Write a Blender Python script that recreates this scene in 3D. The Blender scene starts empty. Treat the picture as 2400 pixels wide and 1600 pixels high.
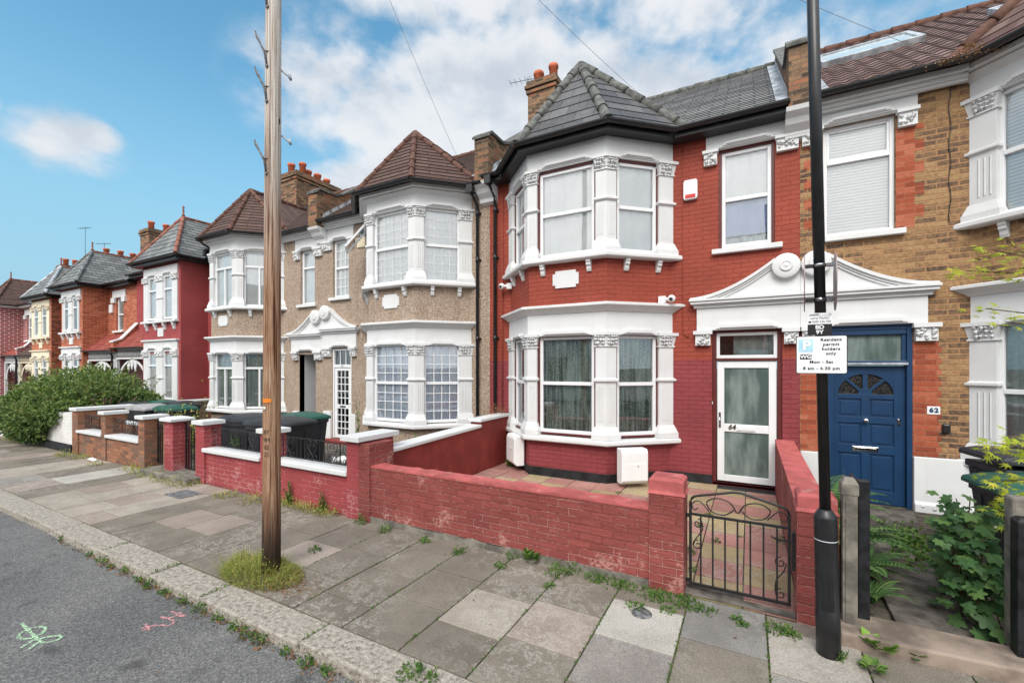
import bpy, math, random
from mathutils import Vector, Matrix
R = math.radians
S = bpy.context.scene
COL = S.collection
rng = random.Random(7)

# ------------------------------------------------------------------ camera
cam_d = bpy.data.cameras.new('camera'); cam = bpy.data.objects.new('camera', cam_d); COL.objects.link(cam)
cam.location = (0, 0, 2.0); cam.rotation_euler = (R(90), 0, R(28.43))
cam_d.sensor_width = 36; cam_d.lens = 15.38; cam_d.shift_y = 0.0247
cam_d.clip_start = 0.05; cam_d.clip_end = 2000
S.camera = cam
S.view_settings.view_transform = 'Standard'; S.view_settings.look = 'None'
S.view_settings.exposure = 0.75; S.view_settings.gamma = 1
S.cycles.use_denoising = True
S.cycles.max_bounces = 6; S.cycles.transparent_max_bounces = 12

# ------------------------------------------------------------------ sun + sky
SUN_EL, SUN_AZ = 45, 168          # azimuth from +Y clockwise: behind the camera, a little to the left
sd = bpy.data.lights.new('sun', 'SUN'); sd.energy = 1.7; sd.angle = R(30); sd.color = (1, .965, .91)
sun = bpy.data.objects.new('sun', sd); COL.objects.link(sun); sun.location = (0, -20, 30)
dv = Vector((math.sin(R(SUN_AZ)) * math.cos(R(SUN_EL)), math.cos(R(SUN_AZ)) * math.cos(R(SUN_EL)), math.sin(R(SUN_EL))))
sun.rotation_euler = (-dv).to_track_quat('-Z', 'Y').to_euler()

class G:                                            # small node-graph helper
    def __init__(s, tree): s.t = tree
    def n(s, typ, ins=None, out=0, **props):
        nd = s.t.nodes.new(typ)
        for k, v in props.items(): setattr(nd, k, v)
        for k, v in (ins or {}).items():
            if isinstance(v, bpy.types.NodeSocket): s.t.links.new(v, nd.inputs[k])
            else: nd.inputs[k].default_value = v
        return nd.outputs[out] if len(nd.outputs) else nd
    def math(s, op, a, b=0.0, c=None, clamp=False):
        d = {0: a, 1: b}
        if c is not None: d[2] = c
        return s.n('ShaderNodeMath', d, operation=op, use_clamp=clamp)
    def mix(s, f, a, b, bt='MIX'):
        return s.n('ShaderNodeMix', {0: f, 6: a, 7: b}, out=2, data_type='RGBA', blend_type=bt, clamp_factor=True)
    def ramp(s, f, stops, interp='LINEAR'):
        nd = s.t.nodes.new('ShaderNodeValToRGB'); s.t.links.new(f, nd.inputs[0]); cr = nd.color_ramp; cr.interpolation = interp
        while len(cr.elements) < len(stops): cr.elements.new(.5)
        for e, (p, c) in zip(cr.elements, stops):
            e.position = p; e.color = c if len(c) == 4 else (*c, 1)
        return nd.outputs[0]
    def smooth(s, v, a, b):
        return s.n('ShaderNodeMapRange', {0: v, 1: a, 2: b, 3: 0.0, 4: 1.0}, interpolation_type='SMOOTHSTEP')
    def noise(s, vec, scale, detail=4, rough=.55, out=0):
        return s.n('ShaderNodeTexNoise', {'Vector': vec, 'Scale': scale, 'Detail': detail, 'Roughness': rough}, out=out)

W = bpy.data.worlds.new('World'); S.world = W; W.use_nodes = True
W.node_tree.nodes.clear(); g = G(W.node_tree)
sky = g.n('ShaderNodeTexSky', sky_type='NISHITA', sun_disc=False, sun_elevation=R(SUN_EL), sun_rotation=R(SUN_AZ), air_density=1.0, dust_density=.6, ozone_density=2.0)
d = g.n('ShaderNodeTexCoord', out='Generated')
sp = W.node_tree.nodes.new('ShaderNodeSeparateXYZ'); W.node_tree.links.new(d, sp.inputs[0])
az = g.math('MULTIPLY', g.math('ARCTAN2', sp.outputs[0], sp.outputs[1]), 57.2958)
el = g.math('MULTIPLY', g.math('ARCSINE', sp.outputs[2]), 57.2958)
def blob(a0, sa, e0, se, amp=1.0):
    x = g.math('DIVIDE', g.math('SUBTRACT', az, a0), sa); y = g.math('DIVIDE', g.math('SUBTRACT', el, e0), se)
    r2 = g.math('ADD', g.math('MULTIPLY', x, x), g.math('MULTIPLY', y, y))
    return g.math('MULTIPLY', g.math('SUBTRACT', 1.0, r2, clamp=True), amp)
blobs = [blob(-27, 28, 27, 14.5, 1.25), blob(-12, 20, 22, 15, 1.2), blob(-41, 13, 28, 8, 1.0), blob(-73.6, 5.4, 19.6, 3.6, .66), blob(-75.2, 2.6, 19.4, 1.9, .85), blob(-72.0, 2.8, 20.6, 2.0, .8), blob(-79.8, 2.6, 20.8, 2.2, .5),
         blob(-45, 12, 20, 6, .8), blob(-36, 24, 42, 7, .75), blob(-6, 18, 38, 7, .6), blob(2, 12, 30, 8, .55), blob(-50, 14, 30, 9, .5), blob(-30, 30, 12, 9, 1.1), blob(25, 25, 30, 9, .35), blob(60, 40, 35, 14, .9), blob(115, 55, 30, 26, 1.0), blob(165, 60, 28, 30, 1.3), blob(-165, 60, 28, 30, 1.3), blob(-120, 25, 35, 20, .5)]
cl = blobs[0]
for b in blobs[1:]: cl = g.math('MAXIMUM', cl, b)
nv = g.n('ShaderNodeCombineXYZ', {0: g.math('DIVIDE', az, 6.0), 1: g.math('DIVIDE', el, 4.0), 2: 3.3})
nz = g.noise(nv, 1.0, 8, .55); nz2 = g.noise(nv, .55, 6, .55)
dens = g.math('ADD', g.math('MULTIPLY', cl, 1.0), g.math('MULTIPLY', g.math('SUBTRACT', nz, .5), 1.6))
dens = g.smooth(dens, .02, .74)
dens = g.math('MULTIPLY', dens, g.smooth(cl, .0, .4))
shade = g.smooth(g.math('ADD', nz2, g.math('MULTIPLY', g.math('SUBTRACT', el, 27.0), .008)), .36, .62)
ccol = g.mix(shade, (2.85, 3.1, 3.45, 1), (4.1, 4.15, 4.25, 1))
# saturate the clear sky a little towards cyan as seen
hs = g.n('ShaderNodeHueSaturation', {'Color': sky, 'Hue': .474, 'Saturation': 1.16, 'Value': 1.06})
hz = g.math('SUBTRACT', 1.0, g.smooth(el, 4.0, 34.0))
base = g.mix(g.math('MULTIPLY', hz, .9), hs, (1.55, 2.75, 3.45, 1))
skyc = g.mix(g.math('MULTIPLY', dens, .92), base, ccol)
# added sky glow round the sun's direction, fills the fronts and whitens window reflections
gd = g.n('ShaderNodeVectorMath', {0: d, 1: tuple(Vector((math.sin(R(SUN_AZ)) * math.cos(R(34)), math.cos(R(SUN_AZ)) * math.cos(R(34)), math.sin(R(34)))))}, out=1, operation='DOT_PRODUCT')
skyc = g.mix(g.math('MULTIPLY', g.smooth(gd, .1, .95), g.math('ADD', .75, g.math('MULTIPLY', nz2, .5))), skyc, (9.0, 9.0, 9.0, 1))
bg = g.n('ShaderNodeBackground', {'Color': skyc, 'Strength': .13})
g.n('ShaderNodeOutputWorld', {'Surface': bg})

# ------------------------------------------------------------------ helpers
CH, SH = math.cos(R(28.43)), math.sin(R(28.43))
def at(px, py, z=None, y=None):                     # a point of the survey photograph (2400 px wide) on a level z or a plane y
    r = (px - 1200) / 1025.5; v = (859.2 - py) / 1025.5
    dx, dy = r * CH - SH, r * SH + CH
    k = (z - 2.0) / v if z is not None else y / dy
    return Vector((dx * k, dy * k, 2.0 + v * k))

def link(o, parent=None):
    COL.objects.link(o)
    if parent:
        o.parent = parent
        if parent.parent is None and o.get('_w', 1): o.matrix_parent_inverse = Matrix.Translation(parent.location).inverted()
    return o
def tag(o, label=None, cat=None, group=None, kind=None):
    if label: o['label'] = label
    if cat: o['category'] = cat
    if group: o['group'] = group
    if kind: o['kind'] = kind
    return o
def empty(name, loc, label, cat, group=None, rot=None):
    o = bpy.data.objects.new(name, None); o.empty_display_size = .2; o.location = loc
    if rot: o.rotation_euler = rot
    COL.objects.link(o); return tag(o, label, cat, group)

class MB:
    def __init__(s, M=None): s.v = []; s.f = []; s.uv = []; s.c = []; s.M = M; s.sm = []
    def face(s, pts, uv=None, col=None, smooth=False):
        i = len(s.v)
        for p in pts:
            p = Vector(p); s.v.append(s.M @ p if s.M else p)
        s.f.append(list(range(i, i + len(pts)))); s.uv.append(uv); s.c.append(col); s.sm.append(smooth)
    def grid_faces(s, rows, close=False, smooth=True, uvf=None, col=None):     # rows of equal length points
        i = len(s.v); m = len(rows[0])
        for r_ in rows:
            for p in r_:
                p = Vector(p); s.v.append(s.M @ p if s.M else p)
        for a in range(len(rows) - 1):
            for b in range(m if close else m - 1):
                b2 = (b + 1) % m
                s.f.append([i + a * m + b, i + a * m + b2, i + (a + 1) * m + b2, i + (a + 1) * m + b])
                if uvf: s.uv.append([uvf(a, b), uvf(a, b + 1), uvf(a + 1, b + 1), uvf(a + 1, b)])
                else: s.uv.append(None)
                s.c.append(col); s.sm.append(smooth)
    def box(s, x0, x1, y0, y1, z0, z1, col=None):
        x0, x1 = min(x0, x1), max(x0, x1); y0, y1 = min(y0, y1), max(y0, y1); z0, z1 = min(z0, z1), max(z0, z1)
        p = [Vector(q) for q in ((x0, y0, z0), (x1, y0, z0), (x1, y1, z0), (x0, y1, z0), (x0, y0, z1), (x1, y0, z1), (x1, y1, z1), (x0, y1, z1))]
        i = len(s.v); s.v += [s.M @ q if s.M else q for q in p]
        for f in ((0, 3, 2, 1), (4, 5, 6, 7), (0, 1, 5, 4), (1, 2, 6, 5), (2, 3, 7, 6), (3, 0, 4, 7)):
            s.f.append([i + k for k in f]); s.uv.append(None); s.c.append(col); s.sm.append(False)
    def prism(s, base, off, smooth=False, col=None):     # base polygon extruded by vector
        n = len(base); off = Vector(off); b = [Vector(p) for p in base]; t = [p + off for p in b]
        i = len(s.v); s.v += [s.M @ q if s.M else q for q in b + t]
        fs = [list(range(n))[::-1], list(range(n, 2 * n))] + [[k, (k + 1) % n, n + (k + 1) % n, n + k] for k in range(n)]
        for j, f in enumerate(fs):
            s.f.append([i + k for k in f]); s.uv.append(None); s.c.append(col); s.sm.append(smooth and j > 1)
    def loft(s, rings, cap=True, smooth=False, col=None):
        s.grid_faces(rings, close=True, smooth=smooth, col=col)
        if cap:
            m = len(rings[0]); i = len(s.v) - m * len(rings)
            s.f.append([i + k for k in range(m)][::-1]); s.f.append([len(s.v) - m + k for k in range(m)])
            for _ in (0, 1): s.uv.append(None); s.c.append(col); s.sm.append(False)
    def tube(s, pts, r, n=8, cap=True, r2=None, smooth=True):
        pts = [Vector(p) for p in pts]; rings = []; m = len(pts)
        for k, p in enumerate(pts):
            t = (pts[min(k + 1, m - 1)] - pts[max(k - 1, 0)]).normalized()
            a = Vector((0, 0, 1)) if abs(t.z) < .95 else Vector((1, 0, 0))
            u = t.cross(a).normalized(); w = u.cross(t)
            rr = r if r2 is None else r + (r2 - r) * k / max(1, m - 1)
            if isinstance(r, (list, tuple)): rr = r[k]
            rings.append([p + (u * math.cos(2 * math.pi * j / n) + w * math.sin(2 * math.pi * j / n)) * rr for j in range(n)])
        s.loft(rings, cap, smooth)
    def lathe(s, prof, c=(0, 0, 0), n=16, axis='Z', smooth=True):
        c = Vector(c); rings = []
        for r_, h in prof:
            ring = []
            for j in range(n):
                a = 2 * math.pi * j / n; x, y = r_ * math.cos(a), r_ * math.sin(a)
                ring.append(c + (Vector((x, y, h)) if axis == 'Z' else Vector((x, h, y)) if axis == 'Y' else Vector((h, x, y))))
            rings.append(ring)
        s.loft(rings, True, smooth)
    def build(s, name, mat, parent=None, bevel=0, label=None):
        me = bpy.data.meshes.new(name); me.from_pydata([tuple(v) for v in s.v], [], s.f)
        hascol = any(c is not None for c in s.c)
        me.uv_layers.new(name='UVMap')
        if hascol: me.color_attributes.new('tint', 'FLOAT_COLOR', 'CORNER')
        ul = me.uv_layers['UVMap'].data; ca = me.color_attributes['tint'].data if hascol else None
        for k, p in enumerate(me.polygons):
            p.use_smooth = s.sm[k]
            uv = s.uv[k]
            if uv is None:
                nn = p.normal
                if abs(nn.z) > .75: uv = [(s.v[i].x, s.v[i].y) for i in p.vertices]
                else:
                    t = Vector((-nn.y, nn.x, 0))
                    if t.length < 1e-6: t = Vector((1, 0, 0))
                    t.normalize()
                    if t.x < -1e-4 or (abs(t.x) < 1e-4 and t.y < 0): t = -t
                    b = t.cross(nn); b = b if b.z > 0 else -b
                    uv = [(s.v[i].dot(t), s.v[i].dot(b)) for i in p.vertices]
            for j, li in enumerate(p.loop_indices):
                ul[li].uv = uv[j]
                if ca: ca[li].color = (*s.c[k], 1) if s.c[k] is not None else (1, 1, 1, 1)
        if isinstance(mat, (list, tuple)):
            for m in mat: me.materials.append(m)
        else: me.materials.append(mat)
        o = bpy.data.objects.new(name, me); link(o, parent)
        if label: o['label'] = label
        if bevel:
            b = o.modifiers.new('bevel', 'BEVEL'); b.width = bevel; b.segments = 2; b.limit_method = 'ANGLE'; b.angle_limit = R(40)
        return o

def frame(ox, oy, ux, uy, oz=0):                      # u along the wall, v inward, z up
    l = math.hypot(ux, uy); ux, uy = ux / l, uy / l
    return Matrix(((ux, -uy, 0, ox), (uy, ux, 0, oy), (0, 0, 1, oz), (0, 0, 0, 1)))

# ------------------------------------------------------------------ materials
def srgb(r, g_, b): return tuple(((c / 255) / 12.92 if c < 10 else (((c / 255) + .055) / 1.055) ** 2.4) for c in (r, g_, b)) + (1,)
def new_mat(name, rough=.7, spec=.3, metal=0):
    m = bpy.data.materials.new(name); m.use_nodes = True; q = G(m.node_tree); b = m.node_tree.nodes['Principled BSDF']
    b.inputs['Roughness'].default_value = rough; b.inputs['Specular IOR Level'].default_value = spec; b.inputs['Metallic'].default_value = metal
    return m, q, b
def setin(q, b, k, v):
    if isinstance(v, bpy.types.NodeSocket): q.t.links.new(v, b.inputs[k])
    else: b.inputs[k].default_value = v
def bump(q, b, h, strength=.5, dist=.01):
    nd = q.n('ShaderNodeBump', {'Height': h, 'Strength': strength, 'Distance': dist}); q.t.links.new(nd, b.inputs['Normal'])
def obj_co(q): return q.n('ShaderNodeTexCoord', out='Object')
def uv_co(q): return q.n('ShaderNodeTexCoord', out='UV')
def wobble(q, v, sc, amt):
    nc = q.noise(v, sc, 2, out=1)
    off = q.n('ShaderNodeVectorMath', {0: nc, 1: (.5, .5, .5)}, operation='SUBTRACT')
    off = q.n('ShaderNodeVectorMath', {0: off, 3: amt}, operation='SCALE')
    return q.n('ShaderNodeVectorMath', {0: v, 1: off}, operation='ADD')

def m_plain(name, col, rough=.6, var=.12, scale=6, spec=.3, metal=0, bmp=0, bscale=60, dirt=None):
    m, q, b = new_mat(name, rough, spec, metal); c = obj_co(q)
    f = q.noise(c, scale, 5)
    dark = tuple(x * (1 - var * 2) for x in col[:3]) + (1,); lite = tuple(min(1, x * (1 + var)) for x in col[:3]) + (1,)
    cc = q.mix(q.smooth(f, .3, .7), dark, lite)
    if dirt:
        f2 = q.noise(c, dirt[1], 6, .65); cc = q.mix(q.math('MULTIPLY', q.smooth(f2, dirt[2], dirt[2] + .15), dirt[3]), cc, dirt[0])
    setin(q, b, 'Base Color', cc)
    if bmp: bump(q, b, q.noise(c, bscale, 3), bmp, .004)
    return m

def m_paint_brick(name, base, split=None, joint_tone=1.0, rough=.7, bmp=.55, wear=0.0, wearcol=None, pv=.16, bw=.225, rh=.075):
    """painted brickwork; split=(z, lower colour): the two coats of paint meet at that height"""
    m, q, b = new_mat(name, rough, .25); u = uv_co(q); uw = wobble(q, u, 4.5, .018)
    br = q.t.nodes.new('ShaderNodeTexBrick')
    for k, v in {'Color1': (0, 0, 0, 1), 'Color2': (1, 1, 1, 1), 'Mortar': (.5, .5, .5, 1), 'Scale': 1.0, 'Mortar Size': .006, 'Mortar Smooth': .6, 'Brick Width': bw, 'Row Height': rh}.items(): br.inputs[k].default_value = v
    q.t.links.new(uw, br.inputs['Vector'])
    c0 = base
    if split:
        zz_ = q.t.nodes.new('ShaderNodeSeparateXYZ'); q.t.links.new(obj_co(q), zz_.inputs[0])
        zr = q.math('ADD', zz_.outputs[2], q.math('MULTIPLY', q.math('SUBTRACT', q.noise(u, 5, 2), .5), .03))
        c0 = q.mix(q.smooth(zr, split[0] - .01, split[0] + .01), split[1], base)
    f = q.noise(u, 1.3, 5)
    c1 = q.mix(q.smooth(f, .3, .72), q.mix(1.0, c0, (.86, .84, .82, 1), 'MULTIPLY'), q.mix(1.0, c0, (1.08, 1.07, 1.06, 1), 'MULTIPLY'))
    c1 = q.mix(q.math('MULTIPLY', br.outputs[0], pv), c1, q.mix(1.0, c1, (.7, .7, .7, 1), 'MULTIPLY'))
    c1 = q.mix(q.math('MULTIPLY', br.outputs[1], .5), c1, q.mix(1.0, c1, (joint_tone, joint_tone, joint_tone, 1), 'MULTIPLY'))
    if wear:
        w1 = q.noise(u, 2.0, 6, .6); w2 = q.noise(u, 24, 4, .6)
        wv = q.math('ADD', q.math('MULTIPLY', w1, .65), q.math('ADD', q.math('MULTIPLY', w2, .3), q.math('MULTIPLY', br.outputs[1], .1)))
        sz = q.t.nodes.new('ShaderNodeSeparateXYZ'); q.t.links.new(obj_co(q), sz.inputs[0])
        wv = q.math('ADD', wv, q.math('MULTIPLY', q.math('SUBTRACT', 1.0, q.smooth(sz.outputs[2], .05, .5)), .05))
        c1 = q.mix(q.math('MULTIPLY', q.smooth(wv, .555, .62), wear), c1, wearcol)
        c1 = q.mix(q.math('MULTIPLY', q.smooth(q.math('SUBTRACT', 1.0, wv), .57, .66), wear * .5), c1, tuple(x * .5 for x in base[:3]) + (1,))
    setin(q, b, 'Base Color', c1)
    h = q.math('ADD', q.math('SUBTRACT', 1.0, br.outputs[1]), q.math('MULTIPLY', q.noise(u, 45, 4), .5))
    h = q.math('ADD', h, q.math('MULTIPLY', q.noise(u, 7, 3), .7)); h = q.math('ADD', h, q.math('MULTIPLY', q.noise(q.n('ShaderNodeMapping', {0: u, 3: (3, 26, 1)}), 1.0, 3), .6))
    bump(q, b, h, bmp, .012)
    return m

def m_raw_brick(name, stops, mortar, msize=.010, bw=.225, rh=.075, rough=.85, bmp=.7, grime=None, fv=.7, bv=1.0):
    m, q, b = new_mat(name, rough, .2); u = uv_co(q); uw = wobble(q, u, 9, .010)
    br = q.t.nodes.new('ShaderNodeTexBrick')
    for k, v in {'Color1': (0, 0, 0, 1), 'Color2': (1, 1, 1, 1), 'Mortar': (.5, .5, .5, 1), 'Scale': 1.0, 'Mortar Size': msize, 'Mortar Smooth': .35, 'Brick Width': bw, 'Row Height': rh}.items(): br.inputs[k].default_value = v
    q.t.links.new(uw, br.inputs['Vector'])
    fine = q.noise(u, 22, 5, .65); big = q.noise(u, .8, 3)
    f = q.math('ADD', q.math('ADD', q.math('MULTIPLY', br.outputs[0], bv), .5 - bv / 2), q.math('ADD', q.math('MULTIPLY', q.math('SUBTRACT', fine, .5), fv), q.math('MULTIPLY', q.math('SUBTRACT', big, .5), .5)))
    c1 = q.ramp(f, stops)
    mc = q.mix(q.smooth(fine, .3, .7), tuple(x * .75 for x in mortar[:3]) + (1,), mortar)
    c1 = q.mix(br.outputs[1], c1, mc)
    if grime: c1 = q.mix(q.math('MULTIPLY', q.smooth(q.noise(u, 1.7, 5, .6), .45, .7), grime[1]), c1, grime[0])
    setin(q, b, 'Base Color', c1)
    h = q.math('ADD', q.math('SUBTRACT', 1.0, br.outputs[1]), q.math('MULTIPLY', fine, .8))
    bump(q, b, h, bmp, .012)
    return m

def m_tile(name, stops, bw, rh, joint_tone=(.02, .02, .02, 1), rough=.6, msize=.004, spec=.35, bmp=.4, lichen=None, pvar=.6):
    m, q, b = new_mat(name, rough, spec); u = uv_co(q)
    br = q.t.nodes.new('ShaderNodeTexBrick')
    for k, v in {'Color1': (0, 0, 0, 1), 'Color2': (1, 1, 1, 1), 'Mortar': (.5, .5, .5, 1), 'Scale': 1.0, 'Mortar Size': msize, 'Mortar Smooth': .1, 'Brick Width': bw, 'Row Height': rh}.items(): br.inputs[k].default_value = v
    q.t.links.new(u, br.inputs['Vector'])
    f = q.math('ADD', q.math('MULTIPLY', br.outputs[0], pvar), q.math('MULTIPLY', q.noise(u, 7, 6, .6), 1.15 - pvar))
    c1 = q.ramp(f, stops)
    if lichen: c1 = q.mix(q.math('MULTIPLY', q.smooth(q.noise(u, 14, 6, .7), .54, .68), lichen[1]), c1, lichen[0])
    c1 = q.mix(q.math('MULTIPLY', br.outputs[1], .8), c1, joint_tone)  # dark course lines: shadow under each lap put into the colour, plus joints
    setin(q, b, 'Base Color', c1)
    bump(q, b, q.math('ADD', q.math('MULTIPLY', br.outputs[0], .5), q.math('SUBTRACT', q.noise(u, 30, 3), br.outputs[1])), bmp, .006)
    return m

M = {}
def m_white():
    m, q, b = new_mat('white_masonry_paint', .55, .3); c = obj_co(q)
    col = q.mix(q.smooth(q.noise(c, 3, 5), .3, .7), (.615, .62, .62, 1), (.655, .665, .67, 1))
    st = q.n('ShaderNodeMapping', {0: c, 3: (9, 9, .8)}); col = q.mix(q.math('MULTIPLY', q.smooth(q.noise(st, 1.0, 5, .65), .54, .72), .22), col, (.53, .52, .49, 1))
    col = q.mix(q.math('MULTIPLY', q.smooth(q.noise(c, 6, 6, .7), .62, .74), .35), col, (.47, .45, .41, 1))
    setin(q, b, 'Base Color', col); bump(q, b, q.noise(c, 26, 4), .2, .004); return m
M['white'] = m_white()
M['cream'] = m_plain('cream_paint', (.74, .66, .50), .6, .05, 3, bmp=.15)
M['pvc'] = m_plain('white_upvc', (.72, .73, .74), .3, .015, 2, spec=.5)
M['maroon'] = m_plain('maroon_gloss_paint', srgb(92, 40, 38), .4, .1, 4, spec=.4)
M['black'] = m_plain('black_gloss_paint', (.014, .014, .016), .38, .2, 8, spec=.5)
M['blackwall'] = m_plain('black_bitumen_paint', (.02, .021, .024), .65, .3, 5, bmp=.4, bscale=20, dirt=((.3, .28, .26, 1), 9, .68, .6))
M['iron'] = m_plain('black_wrought_iron', (.016, .016, .017), .45, .2, 30, spec=.5, dirt=((.10, .05, .03, 1), 20, .66, .5))
M['blue'] = m_plain('navy_blue_door_paint', srgb(24, 56, 90), .38, .06, 3, spec=.45, dirt=(srgb(92, 122, 150), 7, .66, .5))
M['chrome'] = m_plain('chrome', (.75, .75, .76), .15, .03, 5, metal=1)
M['brass'] = m_plain('aged_brass', (.35, .27, .12), .35, .1, 5, metal=1)
M['lead'] = m_plain('lead_flashing', (.42, .45, .48), .5, .25, 6, bmp=.3, bscale=12)
M['terracotta'] = m_plain('terracotta', srgb(196, 108, 78), .8, .15, 5, dirt=((.12, .07, .05, 1), 6, .6, .4))
M['hipbrown'] = m_plain('brown_clay_ridge', srgb(98, 70, 60), .85, .2, 9, bmp=.4, bscale=35)
M['hipgrey'] = m_plain('grey_concrete_ridge', srgb(104, 105, 101), .9, .25, 9, bmp=.6, bscale=25, dirt=(srgb(66, 68, 66), 5, .5, .7))
M['hipred'] = m_plain('red_clay_ridge', srgb(146, 98, 84), .8, .15, 6)
M['slate'] = m_tile('grey_slate', [(.15, (.055, .056, .059)), (.5, (.088, .088, .092)), (.85, (.135, .135, .136))], .34, .27, rough=.5, msize=.006, lichen=((.24, .24, .22, 1), .35))
M['slate2'] = m_tile('weathered_slate', [(.15, (.105, .103, .10)), (.5, (.18, .176, .172)), (.85, (.28, .273, .266))], .45, .17, rough=.6, msize=.011, lichen=((.045, .04, .035, 1), .55))
M['slate3'] = m_tile('blue_grey_slate', [(.15, (.09, .094, .092)), (.5, (.15, .155, .153)), (.85, (.22, .225, .22))], .3, .2, rough=.55, msize=.008, lichen=((.08, .075, .07, 1), .5))
M['tile'] = m_tile('brown_plain_tile', [(.15, srgb(66, 48, 43)[:3]), (.5, srgb(86, 64, 57)[:3]), (.85, srgb(106, 84, 76)[:3])], .8, .14, rough=.8, msize=.013, pvar=.35, lichen=((.05, .035, .03, 1), .3))
M['pantile'] = m_tile('brown_pantile', [(.15, srgb(74, 52, 50)[:3]), (.5, srgb(96, 74, 69)[:3]), (.85, srgb(124, 102, 96)[:3])], .24, .2, rough=.7, pvar=.5, msize=.001, lichen=((.05, .04, .04, 1), .4))
M['redtile'] = m_tile('red_clay_tile', [(.15, srgb(112, 46, 40)[:3]), (.5, srgb(138, 62, 54)[:3]), (.85, srgb(152, 82, 68)[:3])], .19, .12, rough=.8)
RED_UP, RED_LO = srgb(148, 69, 55), srgb(136, 62, 66)
M['red'] = m_paint_brick('red_painted_brick', RED_UP, split=(2.12, RED_LO), joint_tone=.9, bmp=.85, pv=.1)
M['wallred'] = m_paint_brick('worn_red_painted_brick', srgb(142, 74, 70), joint_tone=1.22, bmp=1.1, wear=.9, wearcol=srgb(178, 128, 120), pv=.75)
M['wallred_top'] = m_plain('worn_red_skylit_coping_paint', srgb(176, 92, 90), .75, .14, 5, dirt=(srgb(196, 158, 148), 8, .58, .7), bmp=.6, bscale=14)  # lighter than wall: partly own tone, mostly sky light put into the colour
M['render'] = m_plain('red_painted_render', srgb(130, 52, 48), .75, .1, 3, dirt=(srgb(176, 92, 80), 6, .62, .45), bmp=.5, bscale=14)
M['dred'] = m_paint_brick('dark_red_painted_brick', srgb(156, 72, 74), joint_tone=.75)
M['stock'] = m_raw_brick('yellow_stock_brick', [(.0, srgb(66, 54, 50)[:3]), (.22, srgb(98, 80, 66)[:3]), (.42, srgb(126, 100, 74)[:3]), (.62, srgb(146, 116, 82)[:3]), (.8, srgb(164, 136, 98)[:3]), (1, srgb(140, 96, 72)[:3])], srgb(166, 128, 94), .012, fv=1.4, bv=.62)
M['orangebrick'] = m_raw_brick('orange_red_rubbed_brick', [(.0, srgb(130, 66, 48)[:3]), (.5, srgb(158, 82, 58)[:3]), (1, srgb(176, 106, 82)[:3])], srgb(152, 110, 88), .004, fv=1.0, bmp=.4)
M['orange'] = m_raw_brick('orange_brick', [(.0, srgb(132, 66, 50)[:3]), (.5, srgb(158, 84, 62)[:3]), (1, srgb(176, 106, 80)[:3])], srgb(196, 140, 112), .008, bmp=.3)
M['brownbrick'] = m_raw_brick('brown_red_brick', [(.0, srgb(64, 48, 42)[:3]), (.35, srgb(116, 62, 48)[:3]), (.6, srgb(150, 80, 58)[:3]), (1, srgb(164, 96, 70)[:3])], srgb(150, 118, 98), .008, bmp=.3)
M['pointed'] = m_raw_brick('red_brick_white_pointing', [(.0, srgb(110, 36, 42)[:3]), (.5, srgb(136, 48, 54)[:3]), (1, srgb(150, 60, 62)[:3])], srgb(222, 200, 196), .016, bw=.30, rh=.10, bmp=.3)
M['pointed_dark'] = m_raw_brick('dark_red_brick_white_pointing', [(.0, srgb(74, 26, 30)[:3]), (1, srgb(98, 36, 40)[:3])], srgb(200, 176, 172), .009, bmp=.3)
M['oldbrick'] = m_raw_brick('old_garden_brick', [(.0, srgb(88, 66, 58)[:3]), (.35, srgb(128, 88, 70)[:3]), (.7, srgb(160, 104, 78)[:3]), (1, srgb(172, 126, 92)[:3])], srgb(132, 116, 102), .008, grime=(srgb(112, 102, 92), .85), bv=.6, fv=1.1)
M['chimbrick'] = m_raw_brick('sooty_stock_brick', [(.0, srgb(70, 58, 50)[:3]), (.35, srgb(112, 88, 68)[:3]), (.7, srgb(146, 116, 88)[:3]), (1, srgb(150, 92, 68)[:3])], srgb(128, 110, 92), .010, grime=(srgb(74, 66, 58), .6))
def m_pebble():
    m, q, b = new_mat('pebbledash', .9, .15); u = obj_co(q)
    v = q.t.nodes.new('ShaderNodeTexVoronoi'); q.t.links.new(u, v.inputs['Vector']); v.inputs['Scale'].default_value = 75
    rc = q.t.nodes.new('ShaderNodeSeparateColor'); q.t.links.new(v.outputs['Color'], rc.inputs[0])
    c = q.ramp(rc.outputs[0], [(0, srgb(126, 108, 94)[:3]), (.35, srgb(156, 138, 122)[:3]), (.7, srgb(176, 158, 142)[:3]), (1, srgb(206, 192, 176)[:3])])
    c = q.mix(q.smooth(q.noise(u, 1.4, 4), .35, .75), q.mix(1.0, c, (.9, .88, .86, 1), 'MULTIPLY'), c)
    st = q.noise(q.n('ShaderNodeMapping', {0: u, 3: (3.5, 3.5, .35)}), 1.0, 5, .6); c = q.mix(q.math('MULTIPLY', q.smooth(st, .52, .72), .55), c, q.mix(1.0, c, (.70, .67, .63, 1), 'MULTIPLY'))
    setin(q, b, 'Base Color', c); bump(q, b, q.math('SUBTRACT', 1.0, v.outputs['Distance']), .8, .012); return m
M['pebble'] = m_pebble()
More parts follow.
